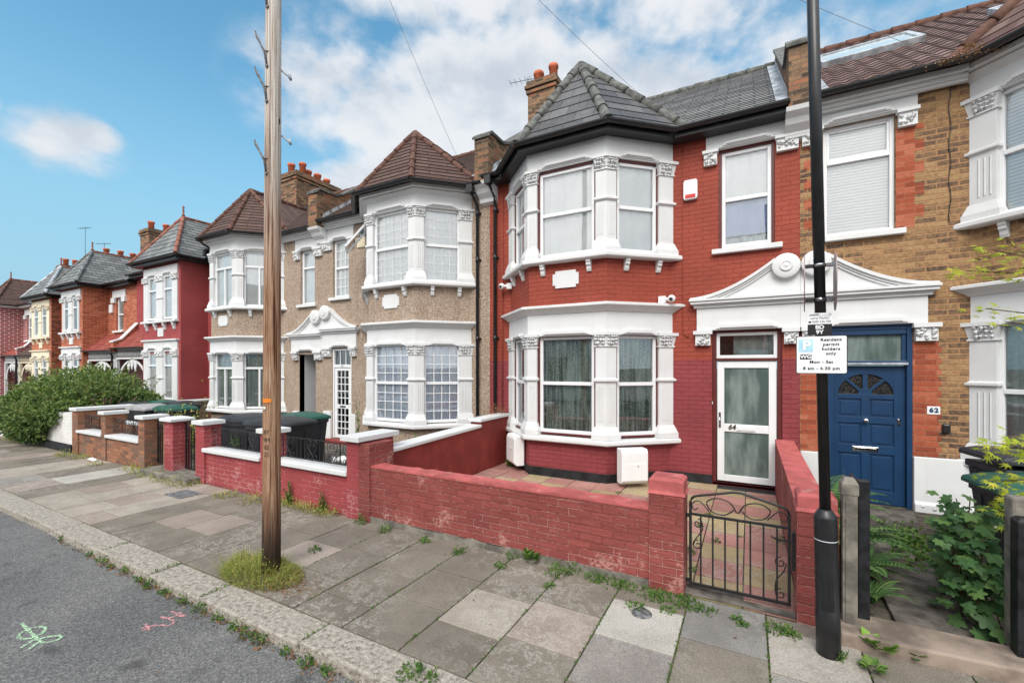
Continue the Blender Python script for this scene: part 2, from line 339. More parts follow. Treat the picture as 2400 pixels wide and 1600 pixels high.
def m_glass(name, tint, refl, rough=.01):
    m = bpy.data.materials.new(name); m.use_nodes = True; q = G(m.node_tree); q.t.nodes.clear()
    tr = q.n('ShaderNodeBsdfTransparent', {'Color': tint}); c = q.n('ShaderNodeTexCoord', out='Object')
    bn = q.n('ShaderNodeBump', {'Height': q.noise(c, 1.6, 1), 'Strength': .06, 'Distance': .02})
    gl = q.n('ShaderNodeBsdfGlossy', {'Color': (.95, .97, 1, 1), 'Roughness': rough, 'Normal': bn})
    fr = q.n('ShaderNodeFresnel', {'IOR': 1.5})
    f = q.math('ADD', q.math('MULTIPLY', fr, 1.3), refl, clamp=True)
    mx = q.n('ShaderNodeMixShader', {0: f, 1: tr, 2: gl}); q.n('ShaderNodeOutputMaterial', {0: mx}); return m
M['glass'] = m_glass('window_glass', (.98, .99, .985, 1), .12)
def m_frost():
    m, q, b = new_mat('frosted_glass', .12, .6); c = obj_co(q)
    mp = q.n('ShaderNodeMapping', {0: c, 3: (1, 1, .25)})
    setin(q, b, 'Base Color', q.mix(q.smooth(q.noise(mp, 5, 3), .35, .7), (.07, .10, .092, 1), (.20, .25, .235, 1)))
    bump(q, b, q.noise(c, 160, 2), .25, .003); return m
M['frost'] = m_frost()
def m_darkglass():
    m, q, b = new_mat('dark_leaded_glass', .06, .8); c = obj_co(q)
    setin(q, b, 'Base Color', q.mix(q.smooth(q.noise(c, 60, 4), .45, .7), (.012, .012, .013, 1), (.07, .065, .06, 1))); bump(q, b, q.noise(c, 50, 3), .5, .006); return m
M['darkglass'] = m_darkglass()
def m_fabric(name, a, bcol, pat_folds=0, rough=.95, trans=.35):
    m, q, b = new_mat(name, rough, .1); u = uv_co(q)
    f = q.noise(u, 3, 3)
    if pat_folds:
        sx = q.n('ShaderNodeMapping', {0: u, 3: (pat_folds, pat_folds * .06, 1)}); st = q.noise(sx, 1.0, 3, .6)  # upright light and dark streaks: fold shading put into the colour
        fl = q.noise(wobble(q, u, 9, .05), pat_folds * 2.2, 4, .65)
        f = q.math('ADD', q.math('MULTIPLY', st, .75), q.math('ADD', q.math('MULTIPLY', fl, .45), -.10))
    setin(q, b, 'Base Color', q.mix(q.smooth(f, .40 if pat_folds else .3, .62 if pat_folds else .75), bcol, a))
    b.inputs['Subsurface Weight'].default_value = 0
    return m
M['net'] = m_fabric('white_net_curtain', (.93, .94, .93, 1), (.84, .86, .85, 1))
M['bluenet'] = m_fabric('blue_white_net_curtain', (.80, .85, .92, 1), (.60, .68, .80, 1), 12)
M['greencurtain'] = m_fabric('green_pattern_fold_curtain', (.46, .55, .50, 1), (.13, .17, .15, 1), 15)
M['greynet'] = m_fabric('grey_green_curtain', (.55, .62, .60, 1), (.36, .43, .41, 1), 8)
M['blueblind'] = m_fabric('blue_curtain', (.42, .52, .70, 1), (.34, .44, .62, 1))
def m_blind():
    m, q, b = new_mat('slatted_blind', .7, .2); u = uv_co(q)
    w = q.n('ShaderNodeTexWave', {'Vector': u, 'Scale': 7.0, 'Distortion': 0.0}, out=1, wave_type='BANDS', bands_direction='Y')
    setin(q, b, 'Base Color', q.mix(q.smooth(w, .1, .45), (.66, .67, .66, 1), (.93, .93, .91, 1))); bump(q, b, w, .5, .01); return m
M['blind'] = m_blind()
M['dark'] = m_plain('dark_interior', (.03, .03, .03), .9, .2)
M['plastic_white'] = m_plain('white_plastic', (.76, .77, .77), .4, .02, 4, spec=.4)
M['plastic_black'] = m_plain('dark_grey_bin_plastic', (.030, .033, .040), .45, .15, 5, spec=.4, bmp=.1, bscale=200, dirt=((.10, .10, .11, 1), 6, .62, .4))
M['plastic_green'] = m_plain('green_bin_plastic', srgb(34, 86, 76), .45, .12, 5, spec=.4)
M['rubber'] = m_plain('black_rubber', (.012, .012, .012), .7)
M['redled'] = m_plain('red_plastic', srgb(200, 60, 60), .35, .03)
M['orangetag'] = m_plain('orange_plastic', srgb(226, 132, 50), .5, .05)
# ------------------------------------------------------------------ shared building pieces
F = 8.0                                              # plane of the main house fronts
def offset_pts(P, o):
    """mitred offset of the bay plan P (outwards positive); the two ends stay on the house front"""
    n = len(P); L = []
    for i in range(n - 1):
        ux, uy = P[i + 1][0] - P[i][0], P[i + 1][1] - P[i][1]; l = math.hypot(ux, uy); ux /= l; uy /= l
        L.append(((P[i][0] + uy * o, P[i][1] - ux * o), (ux, uy)))
    out = []
    (p, u) = L[0]; k = (P[0][1] - p[1]) / u[1]; out.append((p[0] + u[0] * k, P[0][1]))
    for i in range(1, n - 1):
        (p, u), (q_, w) = L[i - 1], L[i]; den = u[0] * w[1] - u[1] * w[0]
        k = ((q_[0] - p[0]) * w[1] - (q_[1] - p[1]) * w[0]) / den
        out.append((p[0] + u[0] * k, p[1] + u[1] * k))
    (p, u) = L[-1]; k = (P[-1][1] - p[1]) / u[1]; out.append((p[0] + u[0] * k, P[-1][1]))
    return out
def side_pt(P, i, d, o):
    ux, uy = P[i + 1][0] - P[i][0], P[i + 1][1] - P[i][1]; l = math.hypot(ux, uy); ux /= l; uy /= l
    if d < 0: d = l + d
    return (P[i][0] + ux * d + uy * o, P[i][1] + uy * d - ux * o)
def sweep(mb, P, prof, smooth=False):                # closed profile [(outward, z)] swept round the bay
    offs = [offset_pts(P, o) for o, z in prof]
    rings = [[(offs[k][i][0], offs[k][i][1], prof[k][1]) for k in range(len(prof))] for i in range(len(P))]
    mb.loft(rings, True, smooth)
def rect(o0, o1, z0, z1): return [(o0, z0), (o1, z0), (o1, z1), (o0, z1)]
CORN = lambda z0, z1, a, b: [(-.12, z0), (a, z0), (a + (b - a) * .25, z0 + (z1 - z0) * .25), (a + (b - a) * .35, z0 + (z1 - z0) * .3), (a + (b - a) * .8, z0 + (z1 - z0) * .62), (b, z0 + (z1 - z0) * .68), (b, z1 - .012), (b - .02, z1), (-.12, z1)]

def lumps(mb, pts, r, seed):
    rr = random.Random(seed)
    for p in pts:
        k = r * rr.uniform(.7, 1.25); c = Vector(p); rings = []
        ax = rr.uniform(.7, 1.3)
        for a in (.35, .9, 1.45):
            rings.append([c + Vector((k * ax * math.sin(a) * math.cos(t), k * math.sin(a) * math.sin(t), k / ax * math.cos(a))) for t in [2 * math.pi * j / 6 for j in range(6)]])
        rings += [[Vector((2 * c.x - p_.x, p_.y, 2 * c.z - p_.z)) for p_ in rg] for rg in rings[::-1][1:]]
        mb.loft(rings, True, True)

def fold(mb, P, i, h, o, z0, z1, o1=None, h1=None, t=.12):
    """pilaster piece wrapped round corner i of the bay plan (or one-sided at its ends)"""
    o1 = o if o1 is None else o1; h1 = h if h1 is None else h1; n = len(P) - 1; rings = []
    for oo, hh, z in ((o, h, z0), (o1, h1, z1)):
        A, C, B, Bi, Ci, Ai = (None,) * 6
        if i == 0: pts = [offset_pts(P, oo)[0], side_pt(P, 0, hh, oo), side_pt(P, 0, hh, -t), offset_pts(P, -t)[0]]
        elif i == n: pts = [side_pt(P, n - 1, -hh, oo), offset_pts(P, oo)[n], offset_pts(P, -t)[n], side_pt(P, n - 1, -hh, -t)]
        else: pts = [side_pt(P, i - 1, -hh, oo), offset_pts(P, oo)[i], side_pt(P, i, hh, oo), side_pt(P, i, hh, -t), offset_pts(P, -t)[i], side_pt(P, i - 1, -hh, -t)]
        rings.append([(x, y, z) for x, y in pts])
    mb.loft(rings, True)

def pilaster(root, P, i, zb, zt, mat, h=.17, seed=1):
    H = zt - zb; mb = MB(); he = .06 if i in (0, len(P) - 1) else 0
    h += he
    fold(mb, P, i, h + .055, .10, zb, zb + .09); fold(mb, P, i, h + .05, .095, zb + .09, zb + .22, .05, h + .008)
    zm = zb + H * .53
    fold(mb, P, i, h, .04, zb + .22, zm)
    # flutes on the lower shaft
    for k in (range(1, 4)):
        for side, dd in (((i - 1, -1), (i, 1)) if 0 < i < len(P) - 1 else ((0, 1),) if i == 0 else ((i - 1, -1),)):
            a = h * k / 4; x0, y0 = side_pt(P, side, dd * (a - .012), .044); x1, y1 = side_pt(P, side, dd * (a + .012), .044)
            x2, y2 = side_pt(P, side, dd * a, .052)
            mb.loft([[(x0, y0, z), (x2, y2, z), (x1, y1, z)] for z in (zb + .3, zm - .06)])
    fold(mb, P, i, h, .04, zm, zm + .025, .075, h + .03); fold(mb, P, i, h + .03, .075, zm + .025, zm + .06); fold(mb, P, i, h + .02, .06, zm + .06, zm + .085, .04, h)
    fold(mb, P, i, h, .04, zm + .085, zt - .22); fold(mb, P, i, h + .02, .06, zt - .245, zt - .22)
    p = mb.build('pilaster', mat, root, bevel=.006)
    cb = MB(); fold(cb, P, i, h - .005, .045, zt - .22, zt - .05, .075, h + .03); fold(cb, P, i, h + .045, .10, zt - .05, zt)
    rr = random.Random(seed); pts = []
    for side, dd in (((i - 1, -1), (i, 1)) if 0 < i < len(P) - 1 else ((0, 1),) if i == 0 else ((i - 1, -1),)):
        for a in range(4):
            for q_ in range(3):
                x, y = side_pt(P, side, dd * (h * (a + .5) / 4 + rr.uniform(-.012, .012)), .06 + q_ * .008)
                pts.append((x, y, zt - .19 + q_ * .055 + rr.uniform(-.01, .01)))
    lumps(cb, pts, .027, seed); cb.build('capital', mat, p)
    return p

def window(root, fr, w, z0, z1, style, pvc=None, curtain=None, surround=None, name='window', d=.03):
    """style: dict(tr=transom fraction, mull=list of u fractions, grid=(nx, ny), open=bool)"""
    pvc = pvc or M['pvc']; t = .055; mb = MB(fr); s = 0
    if surround:
        sm = MB(fr); s = style.get('sw', .035)
        sm.box(0, s, d - .02, d + .1, z0, z1); sm.box(w - s, w, d - .02, d + .1, z0, z1); sm.box(s, w - s, d - .02, d + .1, z1 - s, z1); sm.box(s, w - s, d - .02, d + .1, z0, z0 + s * .7)
    a, b, c, e = s, w - s, z0 + s * .7, z1 - s
    mb.box(a, a + t, d, d + .07, c, e); mb.box(b - t, b, d, d + .07, c, e); mb.box(a + t, b - t, d, d + .07, e - t, e); mb.box(a + t, b - t, d, d + .07, c, c + t * 1.1)
    tr = style.get('tr')
    zt = c + (e - c) * tr if tr else None
    if tr: mb.box(a + t, b - t, d - .006, d + .064, zt - t * .55, zt + t * .55)
    if style.get('sash') and tr:                     # inner sash bead of an upper light
        mb.box(a + t, a + t + .03, d + .01, d + .06, zt + t * .55, e - t); mb.box(b - t - .03, b - t, d + .01, d + .06, zt + t * .55, e - t)
        mb.box(a + t + .03, b - t - .03, d + .01, d + .06, e - t - .03, e - t); mb.box(a + t + .03, b - t - .03, d + .01, d + .06, zt + t * .55, zt + t * .55 + .03)
    for m_, lo, hi in style.get('mull', []):
        u = a + (b - a) * m_; q0 = c + t * 1.1 if lo == 0 or not tr else zt + t * .55; q1 = (zt - t * .55) if (hi == 1 and tr) else e - t
        mb.box(u - .025, u + .025, d - .002, d + .066, q0, q1)
    o = mb.build(name, pvc, root, bevel=.006)
    if surround: sm.build('window_surround', surround, o)
    gm = MB(fr); zs = [(c + t, e - t)] if not tr else [(c + t, zt - t * .5), (zt + t * .5, e - t)]
    for q0, q1 in zs: gm.face([(a + t - .005, d + .036, q0 - .005), (b - t + .005, d + .036, q0 - .005), (b - t + .005, d + .036, q1 + .005), (a + t - .005, d + .036, q1 + .005)])
    gm.build('pane', style.get('glass', M['glass']), o)
    if style.get('grid'):
        nx, ny = style['grid']; bm = MB(fr)
        for q0, q1 in zs:
            for k in range(1, nx):
                u = a + t + (b - a - 2 * t) * k / nx; gw_ = style.get('gw', .008); bm.box(u - gw_, u + gw_, d + .024, d + .032, q0, q1)
            for k in range(1, ny):
                zz_ = q0 + (q1 - q0) * k / ny; bm.box(a + t, b - t, d + .0255, d + .0305, zz_ - gw_, zz_ + gw_)
        bm.build('glazing_bars', pvc, o)
    if curtain:
        parts = curtain if isinstance(curtain, list) else [(curtain, 0, 1, 0, 1)]
        for cm, f0, f1, g0, g1 in parts:
            x0, x1 = a + .02 + (b - a - .04) * f0, a + .02 + (b - a - .04) * f1; n = max(8, int((x1 - x0) / .014)); cmb = MB(fr); fl = 0 if cm is M['blind'] else 1
            ph = rng.uniform(0, 6)
            am = (.022, .020, 40, 21) if cm in (M['greencurtain'], M['greynet']) else (.007, .006, 44, 19)
            cols = [(x0 + (x1 - x0) * k / n, d + (.10 if am[0] > .01 else .075) + fl * (am[0] * math.sin(ph + am[2] * (x1 - x0) * k / n) + am[1] * math.sin(ph * 2 + am[3] * (x1 - x0) * k / n + .9))) for k in range(n + 1)]
            za, zb_ = c + (e - c) * g0 + .01, c + (e - c) * g1 - .01
            cmb.grid_faces([[(x, y, z) for x, y in cols] for z in (za, zb_)], uvf=lambda r_, k, x0=x0, za=za, zb_=zb_, n=n, x1=x1: (x0 + (x1 - x0) * k / n * 1.15, zb_ if r_ else za))
            cmb.build('blind' if cm is M['blind'] else 'curtain', cm, o)
        dk = MB(fr); dk.box(a - .02, b + .02, d + .2, d + .21, c - .03, e + .03); dk.build('dark_backing', M['dark'], o)  # dark panel: shade of the unlit room put into its colour
    return o

def wall_panel(mb, x0, x1, z0, z1, holes, y=F, rev=.16):
    xs = sorted({x0, x1, *[h[0] for h in holes], *[h[1] for h in holes]}); zs = sorted({z0, z1, *[h[2] for h in holes], *[h[3] for h in holes]})
    xs = [x for x in xs if x0 <= x <= x1]; zs = [z for z in zs if z0 <= z <= z1]
    for i in range(len(xs) - 1):
        for j in range(len(zs) - 1):
            cx, cz = (xs[i] + xs[i + 1]) / 2, (zs[j] + zs[j + 1]) / 2
            if any(h[0] < cx < h[1] and h[2] < cz < h[3] for h in holes): continue
            mb.face([(xs[i], y, zs[j]), (xs[i + 1], y, zs[j]), (xs[i + 1], y, zs[j + 1]), (xs[i], y, zs[j + 1])])
    for a, b, c, e in holes:
        mb.face([(a, y, c), (a, y + rev, c), (a, y + rev, e), (a, y, e)]); mb.face([(b, y, c), (b, y, e), (b, y + rev, e), (b, y + rev, c)])
        mb.face([(a, y, e), (a, y + rev, e), (b, y + rev, e), (b, y, e)]); mb.face([(a, y, c), (b, y, c), (b, y + rev, c), (a, y + rev, c)])

def tile_plane(mb, a, b, c, e, course, lift=.012, wave=None):
    """a,b bottom left/right, c top right, e top left: lapped courses of tiles"""
    a, b, c, e = map(Vector, (a, b, c, e)); H = ((e + c) / 2 - (a + b) / 2).length; n = max(2, round(H / course))
    N = (b - a).cross(e - a if (e - a).length > .01 else c - a).normalized()
    if N.z < 0: N = -N
    T = (b - a).normalized()
    for k in range(n):
        t0, t1 = k / n, (k + 1) / n; L0, R0, L1, R1 = a.lerp(e, t0), b.lerp(c, t0), a.lerp(e, t1), b.lerp(c, t1)
        v0, v1 = k * course, (k + 1) * course - .001
        uvx = lambda p: (p - a).dot(T)
        if wave:
            m = max(2, int((R0 - L0).length / wave * 6)); row = lambda A, B, h: [A.lerp(B, q / m) + N * (h + .02 * (.5 + .5 * math.cos(2 * math.pi * (A.lerp(B, q / m) - a).dot(T) / wave))) for q in range(m + 1)]
            r0, r1 = row(L0, R0, lift), row(L1, R1, 0)
            mb.grid_faces([r0, r1], uvf=lambda i_, j_, L0=L0, R0=R0, m=m, v0=v0, v1=v1: (uvx(L0.lerp(R0, j_ / m)), v1 if i_ else v0))
            mb.grid_faces([row(L0, R0, -.02), r0], smooth=False, uvf=lambda i_, j_, L0=L0, R0=R0, m=m, v0=v0: (uvx(L0.lerp(R0, j_ / m)), v0))
        else:
            l0, r0, l1, r1 = L0 + N * lift, R0 + N * lift, L1 + N * .001, R1 + N * .001
            top = [l0, r0, r1, l1]; uv = [(uvx(L0), v0), (uvx(R0), v0), (uvx(R1), v1), (uvx(L1), v1)]
            if (R1 - L1).length < .004: top = top[:3]; uv = uv[:3]
            mb.face(top, uv); mb.face([L0 - N * .004, R0 - N * .004, r0, l0], [(uvx(L0), v0), (uvx(R0), v0), (uvx(R0), v0 + .01), (uvx(L0), v0 + .01)])

def cr(pts, n=6):                                     # smooth curve through points
    P = [Vector(p) for p in pts]; P = [P[0] * 2 - P[1]] + P + [P[-1] * 2 - P[-2]]; out = []
    for i in range(1, len(P) - 2):
        a, b, c, e = P[i - 1:i + 3]
        for k in range(n):
            t = k / n; out.append(.5 * ((2 * b) + (c - a) * t + (2 * a - 5 * b + 4 * c - e) * t * t + (3 * b - a - 3 * c + e) * t ** 3))
    return out + [P[-2]]
def ridge_run(mb, p, q_, r=.085, seg=.36):
    p, q_ = Vector(p), Vector(q_); L = (q_ - p).length; n = max(1, round(L / seg))
    for k in range(n):
        a, b = p.lerp(q_, k / n), p.lerp(q_, min(1, (k + 1.08) / n)); mb.tube([a, a.lerp(b, .12), b], [r * 1.08, r * 1.05, r * .86], 9)

def chimney(root, x, y, zb, zt, wx, wy, pots, mat=None, cap=None):
    mb = MB(); mb.box(x - wx, x + wx, y - wy, y + wy, zb, zt - .32)
    for k, (o, z0, z1) in enumerate(((.0, -.32, -.2), (.04, -.32 + .001, -.24), (.07, -.2, -.12), (.035, -.12, 0))): mb.box(x - wx - o, x + wx + o, y - wy - o, y + wy + o, zt + z0, zt + z1 - .002 * k)
    c = mb.build('chimney_stack', mat or M['chimbrick'], root)
    for px, py, h, r in pots:
        pm = MB(); pm.lathe([(r * .92, zt - .02), (r * .88, zt + h - .1), (r * 1.06, zt + h - .09), (r * 1.1, zt + h - .03), (r * 1.02, zt + h), (r * .72, zt + h - .005), (r * .7, zt + h - .12)], (x + px, y + py, 0), 14); pm.build('chimney_pot', M['terracotta'], c)
    return c
def aerial(parent, x, y, z0, z1, ang=0.5):
    mb = MB(); mb.tube([(x, y, z0), (x, y, z1)], .012, 5); dx, dy = math.cos(ang), math.sin(ang)
    mb.tube([(x - dx * .5, y - dy * .5, z1 - .05), (x + dx * .4, y + dy * .4, z1 - .05)], .008, 4)
    for k in range(7):
        t = -.48 + k * .14; mb.tube([(x + dx * t - dy * .14, y + dy * t + dx * .14, z1 - .05), (x + dx * t + dy * .14, y + dy * t - dx * .14, z1 - .05)], .005, 4)
    mb.build('aerial', M['iron'], parent)

def gutter_run(mb, p, q_, r=.06):                     # half round gutter hung along p-q
    p, q_ = Vector(p), Vector(q_); t = (q_ - p).normalized(); w = t.cross(Vector((0, 0, 1)))
    rings = []
    for c in (p, q_):
        o = [c + w * (r * math.cos(a)) + Vector((0, 0, -r * math.sin(a))) for a in [math.pi * k / 8 for k in range(9)]]
        i_ = [c + w * (r * .82 * math.cos(a)) + Vector((0, 0, -r * .82 * math.sin(a))) for a in [math.pi * k / 8 for k in range(8, -1, -1)]]
        rings.append(o + i_)
    mb.loft(rings)
    L = (q_ - p).length
    for k in range(max(1, int(L / .9))):
        c = p.lerp(q_, (k + .5) / max(1, int(L / .9))); o = []
        for cc in (c - t * .02, c + t * .02): o.append([cc + w * ((r + .006) * math.cos(a)) + Vector((0, 0, -(r + .006) * math.sin(a))) for a in [math.pi * j / 8 for j in range(9)]])
        mb.loft(o)

def bracket(mb, fr, u, z, h=.2, w=.08, o=.10):        # little scrolled corbel under a sill, profile in (v,z)
    prof = [(0, z), (-o, z), (-o, z - h * .2), (-o * .8, z - h * .3), (-o * .85, z - h * .45), (-o * .55, z - h * .6), (-o * .5, z - h * .8), (-o * .3, z - h), (0, z - h)]
    m2 = MB(fr); m2.prism([(u - w / 2, v, q_) for v, q_ in prof], (w, 0, 0)); mb.v and None
    i = len(mb.v); mb.v += m2.v; mb.f += [[i + k for k in f] for f in m2.f]; mb.uv += m2.uv; mb.c += m2.c; mb.sm += m2.sm

def hood(mb, fr, u0, u1, z, o=0.022, h=.1, v=0):      # raised label panel over a window head
    for k, (e, oo) in enumerate(((0, .02), (.03, .038), (.055, .055))):
        a = h * e / .1
        mb2 = MB(fr); mb2.prism([(u0 + .02 + e * 2.2, v - oo, z + e * .6), (u1 - .02 - e * 2.2, v - oo, z + e * .6), (u1 - .02 - h - e, v - oo, z + h - e * .3), (u0 + .02 + h + e, v - oo, z + h - e * .3)], (0, .02, 0))
        i = len(mb.v); mb.v += mb2.v; mb.f += [[i + q_ for q_ in f] for f in mb2.f]; mb.uv += mb2.uv; mb.c += mb2.c; mb.sm += mb2.sm

def text_mesh(s, size, mat, parent, loc, align='CENTER', rot=(R(90), 0, 0), ext=.001, name='lettering', sx=1.0, spacing=1.0, bold=0.0, shear=0.0):
    cu = bpy.data.curves.new('text', 'FONT'); cu.body = s; cu.size = size; cu.align_x = align; cu.align_y = 'CENTER'; cu.extrude = ext; cu.space_character = spacing; cu.offset = bold; cu.shear = shear
    to = bpy.data.objects.new('text', cu); COL.objects.link(to); dg = bpy.context.evaluated_depsgraph_get(); me = bpy.data.meshes.new_from_object(to.evaluated_get(dg))
    bpy.data.objects.remove(to); bpy.data.curves.remove(cu)
    me.materials.clear(); me.materials.append(mat)
    me.transform(Matrix.Translation(loc) @ Matrix.Rotation(rot[2], 4, 'Z') @ Matrix.Rotation(rot[0], 4, 'X') @ Matrix.Diagonal((sx, 1, 1, 1)))
    o = bpy.data.objects.new(name, me); link(o, parent); return o

def text_join(mb_list): pass

# ------------------------------------------------------------------ terrace type with canted bays (four houses)
ROOF_E, RIDGE_Y, RIDGE_Z = 5.95, 11.5, 8.78
def house_a(label, xb, s, Wd, D, o):
    X = lambda t: xb + s * t
    zz = lambda z: z + D * min(1, max(0, (z - .76) / 2.2))
    wm, tm, soff = o['wall'], M['white'], o.get('soffit', M['black'])
    root = empty('terraced_house', (X(Wd / 2), F, 0), label, 'house', 'terraced houses with canted bays')
    xs = lambda a, b: (min(X(a), X(b)), max(X(a), X(b)))
    P = sorted([(X(o['bt'][0]), F), (X(o['bt'][1]), o['fb']), (X(o['bt'][2]), o['fb']), (X(o['bt'][3]), F)])
    n = 3
    # --- main wall
    dt, wt = o['door'], o['win']
    holes = [(*xs(*dt[:2]), dt[2], zz(dt[3])), (*xs(*wt[:2]), zz(wt[2]), zz(wt[3]))]
    if 'win2' in o: holes.append((*xs(*o['win2'][:2]), zz(o['win2'][2]), zz(o['win2'][3])))
    mb = MB(); a, b = xs(o['bt'][3] - .02, Wd); wall_panel(mb, a, b, -.1, zz(5.86), holes); mb.build('wall', wm, root)
    mb = MB(); a, b = xs(0, o['bt'][0] + .02); wall_panel(mb, a, b, -.1, zz(5.86), []); mb.build('wall', wm, root)
    # --- bay masonry: base and the band between the floors
    for q0, q1 in ((-.1, .68), (zz(3.02), zz(3.84))): mb = MB(); sweep(mb, P, rect(-.15, 0, q0, q1)); mb.build('bay_wall', wm, root)
    if o.get('plinth'):
        mb = MB(); sweep(mb, P, rect(-.1, .02, -.1, .2)); a, b = xs(o['bt'][3] - .05, dt[0]); mb.box(a, b, F - .021, F + .05, -.1, .2); mb.build('plinth', o['plinth'], root)
    # --- horizontal mouldings
    mb = MB(); sweep(mb, P, [(-.12, .68), (.11, .68), (.13, .70), (.13, .755), (.115, .77), (-.12, .785)]); mb.build('window_sill', tm, root, bevel=.008)
    mb = MB(); sweep(mb, P, [(-.12, zz(3.82)), (.12, zz(3.82)), (.15, zz(3.84)), (.15, zz(3.895)), (.13, zz(3.91)), (-.12, zz(3.92))]); mb.build('window_sill', tm, root, bevel=.008)
    mb = MB(); sweep(mb, P, rect(-.12, .03, zz(2.56), zz(2.93))); sweep(mb, P, CORN(zz(2.93) - .001, zz(3.075), .045, .17))
    mb.build('cornice', tm, root)
    mb = MB(); sweep(mb, P, rect(-.12, .035, zz(5.50), zz(5.87))); 
    if soff is M['white']: sweep(mb, P, CORN(zz(5.76), zz(5.86), .04, .12))
    mb.build('frieze', tm, root)
    # --- pilasters, capitals, hoods, windows
    for fl, (zb, zt, w0, w1) in enumerate(((.775, 2.58, .80, 2.575), (3.91, 5.53, 3.915, 5.50))):
        zb_, zt_ = (zb if fl == 0 else zz(zb)), zz(zt); w0_, w1_ = (w0 if fl == 0 else zz(w0)), zz(w1)
        for i in range(4): pilaster(root, P, i, zb_, zt_, tm, seed=i + fl * 7 + int(abs(xb) * 10))
        for i in range(3):
            e0 = .21 if i == 0 else .165; e1 = .21 if i == 2 else .165
            p0 = side_pt(P, i, e0, 0); p1 = side_pt(P, i, -e1, 0); L = math.hypot(p1[0] - p0[0], p1[1] - p0[1])
            fr = frame(p0[0], p0[1], p1[0] - p0[0], p1[1] - p0[1])
            hd = MB(); hood(hd, fr, .03, L - .03, (zt_ - .04) if fl == 0 else zt_ - .01, v=-.03); hd.build('window_hood', tm, root)
            st = dict(o['bay_style'][fl][i])
            window(root, fr, L, w0_, w1_, st, curtain=st['cur'], surround=o.get('surround'), pvc=o.get('pvc'))
    # --- brackets under the upper sill and the plaque
    for i, fr_u in ((0, .25), (0, .75), (1, .2), (1, .8), (2, .3), (2, .8)):
        p0 = side_pt(P, i, .0001, 0); L = math.hypot(P[i + 1][0] - P[i][0], P[i + 1][1] - P[i][1]); bm = MB()
        bracket(bm, frame(P[i][0], P[i][1], P[i + 1][0] - P[i][0], P[i + 1][1] - P[i][1]), L * fr_u, zz(3.82)); bm.build('sill_bracket', tm, root, bevel=.004)
    fr = frame(P[1][0], P[1][1], 1, 0); L = P[2][0] - P[1][0]; c, zc = L / 2, zz(3.53); e = .05; w_, h_ = .24, .15
    bm = MB(fr); bm.prism([(c - w_ + e, -.025, zc - h_), (c + w_ - e, -.025, zc - h_), (c + w_ - e, -.025, zc - h_ + e), (c + w_, -.025, zc - h_ + e), (c + w_, -.025, zc + h_ - e), (c + w_ - e, -.025, zc + h_ - e), (c + w_ - e, -.025, zc + h_), (c - w_ + e, -.025, zc + h_), (c - w_ + e, -.025, zc + h_ - e), (c - w_, -.025, zc + h_ - e), (c - w_, -.025, zc - h_ + e), (c - w_ + e, -.025, zc - h_ + e)], (0, .03, 0)); bm.build('plaque', tm, root)
    # --- upper window(s) of the front
    a, b = xs(wt[0] - .16, Wd - .01) ; f0 = xs(o.get('frz', wt[0] - .2), Wd - .002)
    fm = MB(); fm.box(f0[0], f0[1], F - .035, F + .02, zz(wt[3]) - .005, zz(5.86)); 
    hood(fm, frame(0, F - .035, 1, 0), xs(*wt[:2])[0] - .03, xs(*wt[:2])[1] + .03, zz(wt[3]) + .01, h=.09)
    if 'win2' in o: hood(fm, frame(0, F - .035, 1, 0), xs(*o['win2'][:2])[0] - .03, xs(*o['win2'][:2])[1] + .03, zz(wt[3]) + .01, h=.09)
    if soff is M['white']: fm.box(*xs(o['bt'][3] + .1, Wd - .002), F - .10, F - .036, zz(5.76), zz(5.86)); fm.box(*xs(o['bt'][3] + .1, Wd - .002), F - .13, F - .10, zz(5.80), zz(5.86))
    fm.build('frieze', tm, root, bevel=.006)
    cbs = [xs(wt[0] - .24, wt[0] - .0), xs(wt[1] + .0, Wd - .003)]
    for k, (c0, c1) in enumerate(cbs):
        cm = MB(); cm.box(c0 + .02, c1 - .02, F - .07, F + .02, zz(wt[3]) - .24, zz(wt[3]) - .003); cm.box(c0, c1, F - .1, F + .02, zz(wt[3]) - .05, zz(wt[3]) - .001)
        lumps(cm, [(c0 + .04 + (c1 - c0 - .08) * rng.random(), F - .075, zz(wt[3]) - .21 + .14 * rng.random()) for _ in range(int((c1 - c0) * 60))], .024, k); cm.build('corbel', tm, root)
    for key in ('win', 'win2'):
        if key not in o: continue
        wn = o[key]; a, b = xs(*wn[:2]); st = o['win_style']
        window(root, frame(a, F + .03, 1, 0), b - a, zz(wn[2]), zz(wn[3]), st, curtain=st['cur'], surround=o.get('surround'), pvc=o.get('pvc'))
        sm = MB(); sm.box(a - .1, b + .1, F - .08, F + .14, zz(wn[2]) - .075, zz(wn[2]) + .004); sm.build('window_sill', tm, root, bevel=.008)
    # --- pediment half over the door
    xc = X(o.get('pc', Wd)); pw = o.get('pw', 1.55); z0 = zz(2.60); zc0, zc1 = zz(2.98), zz(3.12); q = -s   # from the party line outwards
    px_ = lambda u: xc + q * u
    pm = MB(); a, b = sorted((px_(.0015), px_(pw - .1))); pm.box(a, b, F - .05, F + .02, z0, zc0)
    for k, (zlo, zhi, oo) in enumerate(((zc0, zc0 + .035, .085), (zc0 + .035, zc0 + .06, .10), (zc0 + .06, zc0 + .105, .15), (zc0 + .105, zc1, .175))):
        a, b = sorted((px_(.0015), px_(pw - .12 + oo * .75))); pm.box(a, b, F - oo, F + .02, zlo + .0005 * k, zhi)
    top = zc1 + .58
    curve = [(pw, zc1)] + [(pw - (pw - .34) * t, zc1 + .03 + (top - zc1 - .05) * (t ** 1.8)) for t in [k / 12 for k in range(13)]]
